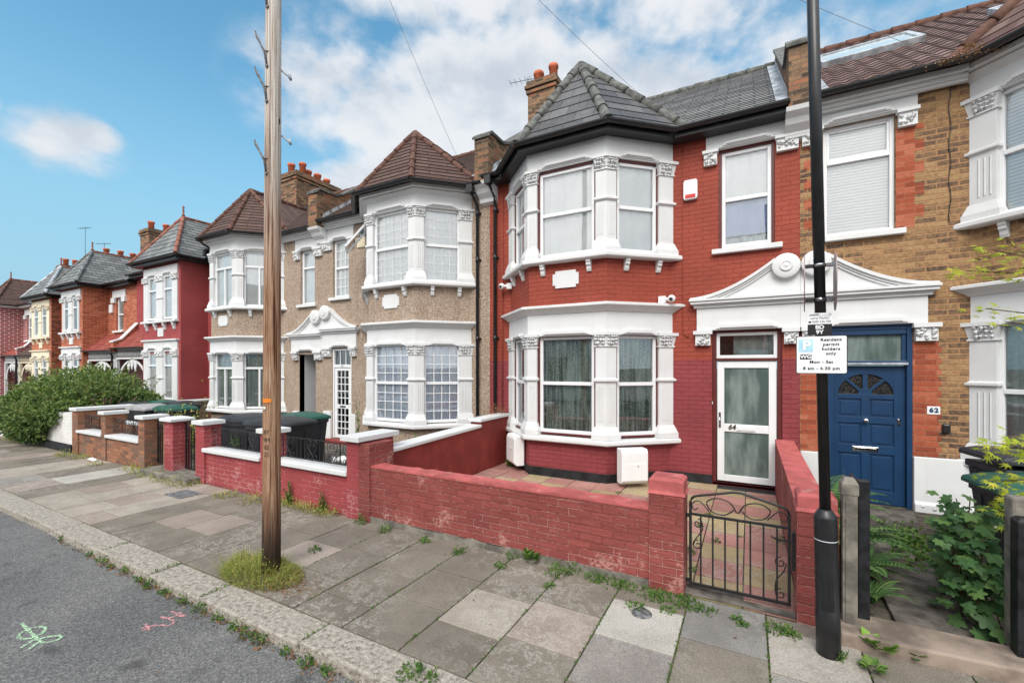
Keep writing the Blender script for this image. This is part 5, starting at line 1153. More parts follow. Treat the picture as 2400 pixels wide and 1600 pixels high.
def heart(mb, x, y, z0, h, w, rad=.0055):
    """scrolled heart between rails"""
    for s in (-1, 1):
        pts = [(x, y, z0 + h * .22), (x + s * w * .25, y, z0 + h * .42), (x + s * w * .46, y, z0 + h * .66), (x + s * w * .48, y, z0 + h * .84), (x + s * w * .34, y, z0 + h * .96), (x + s * w * .16, y, z0 + h * .92), (x + s * w * .09, y, z0 + h * .78), (x + s * w * .18, y, z0 + h * .68), (x + s * w * .26, y, z0 + h * .75), (x + s * w * .22, y, z0 + h * .82)]
        mb.tube(cr(pts, 4), rad, 5)
        pts = [(x, y, z0 + h * .22), (x + s * w * .12, y, z0 + h * .06), (x + s * w * .3, y, z0 + h * .02), (x + s * w * .44, y, z0 + h * .1), (x + s * w * .42, y, z0 + h * .22), (x + s * w * .3, y, z0 + h * .24), (x + s * w * .26, y, z0 + h * .15)]
        mb.tube(cr(pts, 4), rad, 5)
def railing(root, x0, x1, y, z0, z1, seq):
    mb = MB(); mb.box(x0, x1, y - .006, y + .006, z1 - .012, z1); mb.box(x0, x1, y - .006, y + .006, z0, z0 + .012)
    n = len(seq); tot = sum(.24 if s == 'h' else .09 for s in seq); u = x0; sc = (x1 - x0) / tot
    for s in seq:
        w = (.24 if s == 'h' else .09) * sc
        if s == 'h': heart(mb, u + w / 2, y, z0 + .01, z1 - z0 - .02, w * .9)
        else: mb.box(u + w / 2 - .006, u + w / 2 + .006, y - .0055, y + .0055, z0 + .012, z1 - .012)
        u += w
    return mb.build('railing', M['iron'], root)

# red house: front wall and piers
def rough_wall(mb, x0, x1, y0, y1, z0, z1, amp=.006):
    n = max(2, int((x1 - x0) / .12)); top = []
    rr = [rng.uniform(-amp, amp) for _ in range(n + 1)]
    rows = [[(x0 + (x1 - x0) * k / n, y, z + (rr[k] if z == z1 else 0)) for k in range(n + 1)] for y, z in ((y0, z0), (y0, z1), (y1, z1), (y1, z0))]
    mb.grid_faces(rows, smooth=False)
    mb.face([r_[0] for r_ in rows]); mb.face([r_[-1] for r_ in rows][::-1])
gw = wall_root(-2.6, 'low worn red painted brick wall in front of the red house')
mb = MB(); rough_wall(mb, -4.28, -.80, 4.09, 4.31, .07, .70); mb.build('wall', M['wallred'], gw)
mb = MB(); rough_wall(mb, -4.285, -.80, 4.085, 4.315, .70, .722, .011); mb.build('coping', M['wallred_top'], gw)
mb = MB(); rough_wall(mb, -4.28, -.80, 4.075, 4.31, -.06, .068, .018); mb.build('footing', M['concrete'], gw)
pier(gw, -.80, -.50, 4.07, 4.34, .86, M['wallred'])
mb = MB(); mb.loft([[(-.815, 4.06, .86), (-.485, 4.06, .86), (-.485, 4.35, .86), (-.815, 4.35, .86)], [(-.80, 4.07, .89), (-.50, 4.07, .89), (-.50, 4.34, .89), (-.80, 4.34, .89)], [(-.80, 4.07, .985), (-.50, 4.07, .985), (-.50, 4.34, .985), (-.80, 4.34, .985)], [(-.77, 4.1, 1.01), (-.53, 4.1, 1.01), (-.53, 4.31, 1.01), (-.77, 4.31, 1.01)]]); mb.build('pier_cap', M['wallred_top'], gw, bevel=.006)
pier(gw, -4.475, -4.28, 4.06, 4.5, 1.0, M['wallred'])
gw = empty('garden_wall', (-4.5, 6.2, 0), 'red rendered dividing wall with white coping between red and pebbledashed gardens', 'garden wall')
mb = MB(); mb.prism([(-4.62, 4.5, -.05), (-4.62, 6.9, -.05), (-4.62, 6.9, .87), (-4.62, 4.5, .80)], (.22, 0, 0)); mb.prism([(-4.62, 6.901, -.05), (-4.62, 7.95, -.05), (-4.62, 7.95, .98), (-4.62, 6.901, .97)], (.22, 0, 0)); mb.build('wall', M['render'], gw)
mb = MB(); mb.prism([(-4.66, 4.5, .80), (-4.66, 6.9, .87), (-4.66, 6.9, .925), (-4.66, 4.5, .855)], (.29, 0, 0)); mb.prism([(-4.66, 6.86, .97), (-4.66, 7.96, .98), (-4.66, 7.96, 1.035), (-4.66, 6.86, 1.025)], (.29, 0, 0)); mb.build('coping', M['white'], gw, bevel=.01)
gw = empty('garden_wall', (.46, 6, 0), 'red painted brick dividing wall between the glass door and navy door', 'garden wall')
mb = MB(); mb.prism([(.36, 4.35, -.05), (.36, 7.95, -.05), (.36, 7.95, .85), (.36, 4.35, .80)], (.24, 0, 0)); mb.build('wall', M['wallred'], gw)
mb = MB(); mb.prism([(.355, 4.34, .80), (.355, 7.95, .85), (.355, 7.95, .872), (.355, 4.34, .822)], (.25, 0, 0)); mb.build('coping', M['wallred_top'], gw)
pier(gw, .33, .60, 4.08, 4.35, .87, M['wallred']); 
mb = MB(); mb.loft([[(.32, 4.07, .87), (.61, 4.07, .87), (.61, 4.36, .87), (.32, 4.36, .87)], [(.335, 4.085, .90), (.595, 4.085, .90), (.595, 4.345, .90), (.335, 4.345, .90)], [(.335, 4.085, .99), (.595, 4.085, .99), (.595, 4.345, .99), (.335, 4.345, .99)], [(.36, 4.11, 1.01), (.57, 4.11, 1.01), (.57, 4.32, 1.01), (.36, 4.32, 1.01)]]); mb.build('pier_cap', M['wallred_top'], gw, bevel=.006)

# pebbledashed house 66: wall with railings
gw = wall_root(-6.4, 'red brick wall with white coping and heart scroll railings')
WR2 = m_paint_brick('red_painted_wall_brick', srgb(154, 70, 74), joint_tone=1.05, bmp=.6, wear=.6, wearcol=srgb(200, 150, 148)); M['wallred2'] = WR2
for q0, q1 in ((-8.2, -6.62), (-6.37, -4.70)): mb = MB(); mb.box(q0, q1, 4.11, 4.31, -.06, .54); mb.build('wall', WR2, gw)
for q0, q1 in ((-8.24, -6.621), (-6.369, -4.701)): mb = MB(); mb.box(q0, q1, 4.05, 4.35, .54, .61); mb.build('coping', M['white'], gw, bevel=.012)
pier(gw, -8.47, -8.2, 4.07, 4.36, 1.0, WR2, M['white']); pier(gw, -6.62, -6.37, 4.08, 4.35, .98, WR2, M['white'])
p = pier(gw, -4.70, -4.478, 4.065, 4.7, 1.02, WR2, M['white'], ov=.06)
railing(gw, -8.2, -6.62, 4.2, .64, .95, 'hbbbhbbbhbbb'); railing(gw, -6.37, -4.70, 4.2, .64, .95, 'bbhbbbhbbhbh')
gw = empty('garden_pier', (-9.3, 4.2, 0), 'red brick gate pier with pointed white cap between the two iron gates', 'gate pier')
pier(gw, -9.5, -9.2, 4.05, 4.34, 1.0, WR2, M['white'], ov=.06, ch=.05, pyr=.1)
mb = MB(); mb.box(-9.56, -9.501, 4.06, 4.33, -.05, 1.0); mb.build('bare_brick_strip', M['oldbrick'], gw)
# the next house: brown brick wall
gw = wall_root(-12, 'brown brick wall with white coping slabs and scroll railings')
for q0, q1 in ((-13.45, -12.2), (-12.0, -10.5)): mb = MB(); mb.box(q0, q1, 4.08, 4.28, -.06, .5); mb.build('wall', M['oldbrick'], gw)
for q0, q1 in ((-13.5, -12.201), (-11.999, -10.501)): mb = MB(); mb.box(q0, q1, 4.03, 4.33, .5, .56); mb.build('coping', M['white'], gw, bevel=.01)
pier(gw, -10.5, -10.25, 4.04, 4.4, .98, M['oldbrick'], M['white']); pier(gw, -12.2, -12.0, 4.05, 4.4, .98, M['oldbrick'], M['white']); pier(gw, -13.75, -13.45, 4.05, 5.1, .99, M['oldbrick'], M['white'])
for a, b in ((-13.45, -12.2), (-12.0, -10.5)): railing(gw, a, b, 4.18, .62, .9, 'hbhbhb')
gw = empty('garden_wall', (-13.6, 6.4, 0), 'brown brick dividing wall with white coping behind the wheelie bins', 'garden wall')
mb = MB(); mb.box(-15.0, -14.78, 5.2, 7.95, -.05, .95); mb.build('wall', M['oldbrick'], gw); mb = MB(); mb.box(-15.05, -14.73, 5.2, 7.96, .95, 1.0); mb.build('coping', M['white'], gw, bevel=.008)
gw = empty('garden_wall', (-12, 7, 0), 'low white topped wall along the back of the brown walled garden', 'garden wall')
mb = MB(); mb.box(-13.4, -10.9, 4.62, 4.8, -.05, .68); mb.build('wall', M['oldbrick'], gw); mb = MB(); mb.box(-13.42, -10.88, 4.59, 4.83, .68, .73); mb.build('coping', M['white'], gw, bevel=.008)
gw = empty('garden_wall', (-13.9, 7, 0), 'white painted garden wall half hidden under the big green bush', 'garden wall')
mb = MB(); mb.box(-17.6, -13.76, 4.05, 4.25, .2, .92); mb.build('wall', m_paint_brick('white_painted_brick', (.72, .72, .71, 1), joint_tone=.95), gw)
mb = MB(); mb.box(-17.6, -13.76, 4.03, 4.25, -.06, .198); mb.build('plinth', M['blackwall'], gw)
gw = wall_root(-19, 'short white painted wall and pier beyond the green bush')
pier(gw, -18.3, -17.9, 4.05, 4.35, .92, M['white']); mb = MB(); mb.box(-19.6, -18.3, 4.08, 4.28, -.05, .8); mb.build('wall', M['white'], gw)
gw = wall_root(-25, 'far red brick garden wall at the left edge of the street')
mb = MB(); mb.box(-31, -19.62, 4.08, 4.3, -.05, .9); mb.build('wall', M['pointed'], gw); mb = MB(); mb.box(-31, -19.6, 4.05, 4.33, .9, .95); mb.build('coping', M['white'], gw)

# gates
def gate(x0, x1, y, label, z0=.06, z1=.78, arch=.14, nb=7, scroll=True, rot=0, mat=None):
    r = empty('garden_gate', (x0, y, 0), label, 'gate', None, (0, 0, rot)); r['_w'] = 0; w = x1 - x0; mat = mat or M['iron']
    mb = MB(); t = .011
    mb.box(0, 2 * t, -t, t, z0, z1 + .02); mb.box(w - 2 * t, w, -t, t, z0, z1 + .02); mb.box(2 * t, w - 2 * t, -t, t, z0, z0 + .022); mb.box(2 * t, w - 2 * t, -t * .9, t * .9, z1 - .1, z1 - .08)
    half = [(0, 0), (.012, .26), (.04, .40), (.08, .48), (.3, .76), (.46, .97)]
    pts = [(t + (w - 2 * t) * u, 0, z1 + .01 + arch * v) for u, v in half] + [(t + (w - 2 * t) * (1 - u), 0, z1 + .01 + arch * v) for u, v in half[::-1]]
    mb.tube(pts, .011, 6); o = mb.build('frame', mat, None); o.parent = r
    for k in range(nb):
        mb = MB(); u = w * (k + 1) / (nb + 1); mb.box(u - .007, u + .007, -.0068, .0068, z0 + .022, z1 - .1); o = mb.build('bar', mat, None); o.parent = r
    if scroll:
        c = w / 2
        for s in (-1, 1):
            mb = MB()
            mb.tube(cr([(c + s * (.005), 0, z1 - .03 + .0), (c + s * .06, 0, z1 + .05), (c + s * .16, 0, z1 + .075), (c + s * .24, 0, z1 + .03), (c + s * .20, 0, z1 - .045), (c + s * .10, 0, z1 - .06), (c + s * .02, 0, z1 - .0)]), .006, 5)
            mb.tube(cr([(c + s * .22, 0, z1 - .05), (c + s * .3, 0, z1 + .03), (c + s * .36, 0, z1 - .0), (c + s * .345, 0, z1 - .05), (c + s * .31, 0, z1 - .03)]), .005, 5)
            o = mb.build('scrollwork', mat, None); o.parent = r
        mb = MB()
        for cx, sg, zc in ((.07, 1, z1 - .17), (.07, 1, z1 - .36)): spiral(mb, (cx, 0, zc), .045, 1.5, 1.2, -1 if zc > z1 - .3 else 1)
        mb.tube(cr([(.1, 0, z1 - .15), (.11, 0, z1 - .22), (.06, 0, z1 - .30), (.035, 0, z1 - .36)]), .005, 5)
        o = mb.build('scrollwork', mat, None); o.parent = r; mb = MB()
        for zc in (z0 + .08, z0 + .34): spiral(mb, (w - .07, 0, zc), .045, 1.5, 1.2, 1)
        mb.tube(cr([(w - .11, 0, z0 + .1), (w - .10, 0, z0 + .19), (w - .05, 0, z0 + .27), (w - .03, 0, z0 + .34)]), .005, 5)
        o = mb.build('scrollwork', mat, None); o.parent = r
        mb = MB(); mb.box(w - .1, w + .03, -.02, -.011, z1 - .2, z1 - .185); mb.box(w + .005, w + .035, -.03, .03, z1 - .42, z1 - .12); mb.tube([(w - .1, -.015, z1 - .19), (w - .14, -.015, z1 - .175)], .008, 5); o = mb.build('latch', mat, None); o.parent = r
        mb = MB(); mb.box(-.03, 0, -.01, .01, z1 - .12, z1 - .09); mb.box(-.03, 0, -.01, .01, z0 + .02, z0 + .05); o = mb.build('hinge', mat, None); o.parent = r
    return r
gate(-.47, .30, 4.2, 'black wrought iron gate with arched scrolled top in front of the glass door')
gate(-9.17, -8.5, 4.25, 'rusty dark iron gate between red brick piers', nb=6, z1=.95, arch=.03, z0=.12)
gate(-10.22, -9.58, 4.25, 'black iron gate beside the brown brick pier', nb=6, z1=.92, arch=.05, z0=.12)
gp = empty('gate_post', (.61, 4.1, 0), 'weathered concrete gate post behind the black lamp post', 'post')
mb = MB(); mb.box(.615, .705, 4.04, 4.15, -.05, 1.05); mb.box(.632, .688, 4.034, 4.04, .1, 1.0); mb.loft([[(.608, 4.035, 1.05), (.712, 4.035, 1.05), (.712, 4.155, 1.05), (.608, 4.155, 1.05)], [(.608, 4.035, 1.13), (.712, 4.035, 1.13), (.712, 4.155, 1.13), (.608, 4.155, 1.13)], [(.63, 4.06, 1.17), (.69, 4.06, 1.17), (.69, 4.13, 1.17), (.63, 4.13, 1.17)]]); mb.build('post', M['concrete'], gp, bevel=.008)
BW = m_plain('peeling_black_timber', (.017, .018, .021), .5, .3, 12, bmp=.3, bscale=30, dirt=((.35, .30, .25, 1), 14, .70, .8)); M['blacktimber'] = BW
gp = empty('timber_gate', (.75, 4.5, 0), 'black timber gate standing open along the fern bed', 'gate')
mb = MB()
mb.box(.727, .80, 4.16, 4.235, .05, 1.14); mb.box(.735, .79, 4.86, 4.93, .05, 1.0); mb.build('stile', BW, gp, bevel=.006)
mb = MB()
for z in (.15, .55, .95): mb.box(.74, .785, 4.235, 4.86, z, z + .07)
for k in range(5): mb.box(.748, .776, 4.26 + k * .12, 4.35 + k * .12, .10, .15); 
for k in range(5): mb.box(.785, .80, 4.26 + k * .12, 4.36 + k * .12, .10, 1.06)
mb.build('boards', BW, gp, bevel=.004)
gp = empty('fence_post', (1.56, 4.15, 0), 'peeling black timber post at the right edge by the leafy plant', 'post')
mb = MB(); mb.box(1.55, 1.65, 4.1, 4.2, -.05, .98); mb.loft([[(1.545, 4.095, .98), (1.655, 4.095, .98), (1.655, 4.205, .98), (1.545, 4.205, .98)], [(1.57, 4.12, 1.01), (1.63, 4.12, 1.01), (1.63, 4.18, 1.01), (1.57, 4.18, 1.01)]]); mb.build('post', BW, gp, bevel=.006)
mb = MB(); mb.box(1.56, 1.66, 4.2, 4.32, -.05, 1.12); mb.build('concrete_spur', M['concrete'], gp, bevel=.02)

# ------------------------------------------------------------------ lamp post and its signs
LX, LY, LEAN = .489, 3.73, .020
lp = empty('lamp_post', (LX, LY, 0), 'tall black steel lamp post with fat base beside the gate pier', 'lamp post', None, (0, -LEAN, 0)); lp['_w'] = 0
mb = MB(); mb.lathe([(.073, -.1), (.073, .30), (.070, .305), (.070, .80), (.069, .95), (.065, .965), (.045, 1.0), (.037, 1.01)], n=32); b = mb.build('base', M['black'], None); b.parent = lp
mb = MB(); mb.lathe([(.0712, .797), (.0712, .80), (.070, .803)], n=32); o = mb.build('door_seam', M['lead'], None); o.parent = b
mb = MB()
for k in range(24):
    a0, a1 = R(-125 + k * 2.5), R(-122.5 + k * 2.5)
    mb.prism([(0.0725 * math.cos(a0), 0.0725 * math.sin(a0), .33), (0.0725 * math.cos(a1), 0.0725 * math.sin(a1), .33), (0.0725 * math.cos(a1), 0.0725 * math.sin(a1), .78), (0.0725 * math.cos(a0), 0.0725 * math.sin(a0), .78)], (.001, 0, 0))
o = mb.build('door', M['black'], None); o.parent = b
mb = MB(); mb.lathe([(.034, 1.0), (.0335, 2.86), (.037, 2.862), (.036, 6.0), (.03, 6.0)], n=28); o = mb.build('shaft', M['blacksteel'] if 'blacksteel' in M else M['black'], None); o.parent = lp
lx = lambda z: LX - LEAN * z
WSIGN = m_plain('white_sign_face', (.80, .81, .82), .4, .015, 3, spec=.4); INK = m_plain('black_sign_ink', (.018, .018, .02), .5, .05); SKYB = m_plain('faded_blue_sign', (.42, .68, .84, 1), .5, .12, 12)
M['signgrey'] = m_plain('grey_sign_back', (.40, .40, .41), .5, .1, 5, metal=.4)
def rrect(mb, cx, cz, w, h, y, t, r, n=5):
    pts = []
    for sx, sz, a0 in ((1, -1, -90), (1, 1, 0), (-1, 1, 90), (-1, -1, 180)):
        for k in range(n + 1): a = R(a0 + 90 * k / n); pts.append((cx + sx * (w / 2 - r) + r * math.cos(a), y, cz + sz * (h / 2 - r) + r * math.sin(a)))
    mb.prism(pts, (0, t, 0))
# parking plate
cx, cz, ys = lx(2.08) - .010, 2.083, LY - .072
sg = empty('parking_sign', (cx, ys, cz), 'white resident permit parking plate with pale blue P on the lamp post', 'sign')
mb = MB(); rrect(mb, cx, cz, .292, .262, ys, .004, .014); mb.build('plate', INK, sg)
mb = MB(); rrect(mb, cx, cz, .282, .252, ys - .0012, .0011, .010); mb.build('face', WSIGN, sg)
yt = ys - .0026
mb = MB(); mb.box(cx - .130, cx - .046, yt + .0006, yt + .0012, cz + .020, cz + .108); mb.build('symbol_panel', SKYB, sg)
text_mesh('P', .088, WSIGN, sg, (cx - .084, yt - .0003, cz + .062), bold=.003, sx=1.05)
mb = MB(); mb.box(cx - .122, cx - .054, yt + .0006, yt + .0012, cz - .032, cz + .004); mb.build('symbol_panel', INK, sg)
text_mesh('WG', .034, WSIGN, sg, (cx - .088, yt - .0003, cz - .014), bold=.0012, sx=1.1)
for s, ox, oz in (('Resident', .055, .102), ('permit', .055, .070), ('holders', .055, .039), ('only', .055, .008), ('Mon - Sat', 0, -.050), ('8 am - 6.30 pm', 0, -.094)):
    text_mesh(s, .0285, INK, sg, (cx + ox, yt + .0004, cz + oz), bold=.0006, sx=1.06, spacing=1.12)
mb = MB(); mb.lathe([(.036, -.012), (.036, .012)], (lx(2.08) - .0, LY, 2.13), 20); mb.lathe([(.036, -.012), (.036, .012)], (lx(2.08), LY, 2.0), 20); mb.box(cx - .05, cx + .07, ys + .004, ys + .035, 2.115, 2.14); mb.box(cx - .05, cx + .07, ys + .004, ys + .035, 1.99, 2.015); mb.build('clip', M['black'], sg)
# lamp number plate
cx, cz, ys = lx(2.3) - .010, 2.2965, LY - .0385
sg = empty('number_sign', (cx, ys, cz), 'small lamp fault label above the parking plate, white over black', 'sign')
mb = MB(); mb.box(cx - .07, cx + .07, ys, ys + .002, cz - .077, cz - .0005); mb.build('black_panel', INK, sg)
mb = MB(); mb.box(cx - .07, cx + .07, ys, ys + .002, cz, cz + .0775); mb.build('white_panel', WSIGN, sg)
yt = ys - .0014
GREYINK = m_plain('grey_sign_ink', (.22, .22, .24), .5, .05)
mb = MB(); mb.box(cx - .07, cx + .07, yt + .0006, yt + .0012, cz + .058, cz + .0595); mb.box(cx - .06, cx - .055, yt + .0006, yt + .0012, cz + .064, cz + .070); mb.box(cx + .056, cx + .061, yt + .0006, yt + .0012, cz + .064, cz + .070); mb.build('lettering', INK, sg)
text_mesh('HARINGEY', .0095, INK, sg, (cx - .027, yt + .0004, cz + .067), bold=.0003, sx=1.1)
text_mesh('Lamp Faulty?', .0215, GREYINK, sg, (cx, yt + .0004, cz + .043)); text_mesh('0500 236 458', .0195, GREYINK, sg, (cx + .010, yt + .0004, cz + .017))
mb = MB(); mb.box(cx - .064, cx - .050, yt + .0004, yt + .001, cz + .009, cz + .016); mb.box(cx - .066, cx - .048, yt + .0004, yt + .001, cz + .018, cz + .022); mb.box(cx - .060, cx - .054, yt + .0004, yt + .001, cz + .016, cz + .018); mb.build('telephone_symbol', INK, sg)
text_mesh('BD', .036, WSIGN, sg, (cx, yt, cz - .022), bold=.0012, sx=1.08); text_mesh('9Y', .036, WSIGN, sg, (cx, yt, cz - .056), bold=.0012, sx=1.08)
# two round signs back to back, seen edge on
RIM = m_plain('pink_red_sign_rim', (.62, .22, .22), .5, .05)
for sx, lb in ((-1, 'thin round sign seen edge on at the left of the lamp post'), (1, 'round sign seen edge on at the right of the lamp post, grey back showing')):
    X_ = lx(2.6) + sx * .088; r = empty('round_sign', (X_, LY, 2.59), lb, 'sign', 'round signs on the lamp post')
    RM = Matrix.Translation((X_, LY, 0)) @ Matrix.Rotation(R(-5.2), 4, 'Z') @ Matrix.Translation((-X_, -LY, 0)); mb = MB(RM); mb.lathe([(.001, -.002), (.198, -.002), (.20, 0), (.198, .002), (.001, .002)], (X_, LY, 2.59), 40, 'X'); mb.build('disc', M['signgrey'], r)
    mb = MB(RM); mb.lathe([(.19, sx * .0025), (.199, sx * .0025), (.199, sx * .004), (.19, sx * .004)], (X_, LY, 2.59), 40, 'X'); mb.lathe([(.001, sx * .0022), (.155, sx * .0022), (.155, sx * .0035), (.001, sx * .0035)], (X_, LY, 2.59), 40, 'X'); mb.build('rim', RIM, r)
    for z in (2.47, 2.71):
        mb = MB(); mb.lathe([(.036, -.012), (.038, -.012), (.038, .012), (.036, .012)], (lx(z), LY, z), 20); mb.box(min(lx(z) + sx * .036, X_), max(lx(z) + sx * .036, X_) - .003, LY - .02, LY + .02, z - .01, z + .01); mb.build('clamp', M['chrome'] if sx > 0 else M['black'], r)

# ------------------------------------------------------------------ telegraph pole, its steps, tags and wires
def m_pole():
    m, q, b = new_mat('weathered_pole_timber', .85, .2); c = obj_co(q)
    mp = q.n('ShaderNodeMapping', {0: c, 3: (30, 30, .7)}); f = q.noise(mp, 1.0, 8, .65); mp2 = q.n('ShaderNodeMapping', {0: c, 3: (60, 60, .5)}); f2 = q.noise(mp2, 1.0, 4, .7)
    z = q.t.nodes.new('ShaderNodeSeparateXYZ'); q.t.links.new(c, z.inputs[0])
    hi = q.ramp(f, [(.34, (.20, .12, .08)), (.42, (.42, .34, .28)), (.5, (.60, .57, .53)), (.58, (.52, .46, .40)), (.64, (.30, .17, .11))])
    lo = q.ramp(f, [(.36, (.06, .025, .012)), (.43, (.19, .085, .045)), (.5, (.40, .26, .17)), (.56, (.22, .10, .055)), (.63, (.42, .30, .21))])
    col = q.mix(q.smooth(q.math('ADD', z.outputs[2], q.math('MULTIPLY', f, 2.0)), 3.6, 5.6), lo, hi)
    col = q.mix(q.math('MULTIPLY', q.smooth(f2, .545, .605), .8), col, q.mix(1.0, col, (.35, .3, .27, 1), 'MULTIPLY'))
    v = q.n('ShaderNodeTexVoronoi', {'Vector': q.n('ShaderNodeMapping', {0: c, 3: (9, 9, 2.6)}), 'Scale': 1.0}); col = q.mix(q.math('SUBTRACT', 1.0, q.smooth(v, .06, .12)), col, (.06, .03, .018, 1))
    base = q.math('SUBTRACT', 1.0, q.smooth(q.math('SUBTRACT', z.outputs[2], q.math('MULTIPLY', f, 1.4)), -.45, .15))
    col = q.mix(q.math('MULTIPLY', base, .9), col, (.014, .011, .010, 1))
    setin(q, b, 'Base Color', col); bump(q, b, q.math('ADD', f, q.math('MULTIPLY', f2, .5)), .8, .012); return m
M['pole'] = m_pole()
TX, TY = -4.12, 2.65
tp = empty('telegraph_pole', (TX, TY, 0), 'weathered wooden telegraph pole with climbing irons rising from grass', 'telegraph pole')
mb = MB(); rings = []
rp = lambda z: .083 - .0024 * z
for k in range(26):
    z = -.1 + k * 8.6 / 25; rings.append([(TX + .012 * z / 2 + rp(z) * (1 + .012 * math.sin(3 * a + z)) * math.cos(a), TY + rp(z) * (1 + .012 * math.sin(2 * a - z)) * math.sin(a), z) for a in [2 * math.pi * j / 24 for j in range(24)]])
mb.loft(rings, True, True); mb.build('shaft', M['pole'], tp)
tx = lambda z: TX + .006 * z
dc = Vector((4.12, -2.65, 0)).normalized(); dr = Vector((-dc.y, dc.x, 0))      # towards the pavement camera side / its right
for z, sd in ((5.03, -1), (4.69, -1), (4.0, -1), (4.88, 1), (4.24, 1), (5.6, -1), (5.9, 1)):
    mb = MB(); base = Vector((tx(z), TY, z)); r_ = rp(z)
    o = dr * sd
    if sd < 0:
        p0 = base + o * r_ * .75 + dc * r_ * .72; tip = base + o * (r_ + .07) + dc * .05 + Vector((0, 0, .13)); mb.tube([p0 + Vector((0, 0, -.14)), p0 + o * .02 + Vector((0, 0, -.02)), tip], .010, 6); mb.tube([p0 + dc * .005 - o * .045 + Vector((0, 0, .005)), p0 + o * .02 + Vector((0, 0, .0)), tip + Vector((0, 0, -.02)), tip + o * .01 + Vector((0, 0, .03))], .008, 6)
        mb.lathe([(.016, -.01), (.016, .012), (.004, .014)], p0 + Vector((0, 0, -.14)), 8, 'Y')
    else: mb.tube([base + o * r_ * .95 + Vector((0, 0, .04)), base + o * (r_ + .06) + Vector((0, 0, .0)), base + o * (r_ + .085) + Vector((0, 0, -.035))], .009, 6); mb.tube([base + o * (r_ + .07) + Vector((0, 0, .02)), base + o * (r_ + .085) + Vector((0, 0, -.03))], .012, 6)
    mb.build('climbing_step', M['lead'] if sd > 0 else M['grey_iron'], tp)
def on_pole(z, ang):                                  # point and facing on the pole's visible side; ang>0 turns to the right
    a = math.atan2(dc.y, dc.x) + R(ang); n_ = Vector((math.cos(a), math.sin(a), 0)); return Vector((tx(z), TY, z)) + n_ * (rp(z) + .003), a
p_, a_ = on_pole(1.675, -38); mb = MB()
for k in range(8):
    a0, a1 = a_ + R(-34 + k * 8.5), a_ + R(-34 + (k + 1) * 8.5); r0 = rp(1.67) + .003
    mb.prism([(tx(1.67) + r0 * math.cos(a0), TY + r0 * math.sin(a0), 1.655), (tx(1.67) + r0 * math.cos(a1), TY + r0 * math.sin(a1), 1.655), (tx(1.67) + r0 * math.cos(a1), TY + r0 * math.sin(a1), 1.695), (tx(1.67) + r0 * math.cos(a0), TY + r0 * math.sin(a0), 1.695)], (.001, -.001, 0))
mb.build('orange_tag', M['orangetag'], tp)
mb = MB(); p_, a_ = on_pole(1.60, -52); mb.M = Matrix.Translation(p_) @ Matrix.Rotation(a_ - R(90), 4, 'Z'); mb.lathe([(.016, -.003), (.016, .002), (.001, .002)], (0, 0, 0), 14, 'Y'); mb.build('white_disc', M['plastic_white'], tp)
for s, z, ang in (('BT', 1.37, -34), ('9M', 1.295, -32), ('02', 1.225, -34), ('25', 1.155, -34)):
    p_, a_ = on_pole(z, ang); o = text_mesh(s, .058, INK, tp, p_, rot=(R(90), 0, a_ + R(90)), bold=-.001, sx=.85, name='carved_lettering')
PT = Vector((tx(8.3), TY, 8.35))
def wire(q_, sag, label, r=.0028):
    mb = MB(); pts = [PT.lerp(q_, t / 24) + Vector((0, 0, -sag * 4 * (t / 24) * (1 - t / 24))) for t in range(25)]; mb.tube(pts, r, 5)
    tag(mb.build('telephone_wire', M['wire'], None), label, 'wire', 'overhead telephone wires')
M['wire'] = m_plain('grey_cable', (.22, .22, .23), .6, .1)
wire(Vector((2.24, 7.62, 5.97)), .25, 'thin telephone wire running to the gutter of the yellow brick house'); wire(Vector((-1.05, 7.62, 5.97)), .2, 'thin telephone wire crossing the grey slate bay roof to its gutter'); wire(Vector((-5.15, 7.62, 5.85)), .12, 'faint telephone wire running down to the roof of the pebbledashed house')

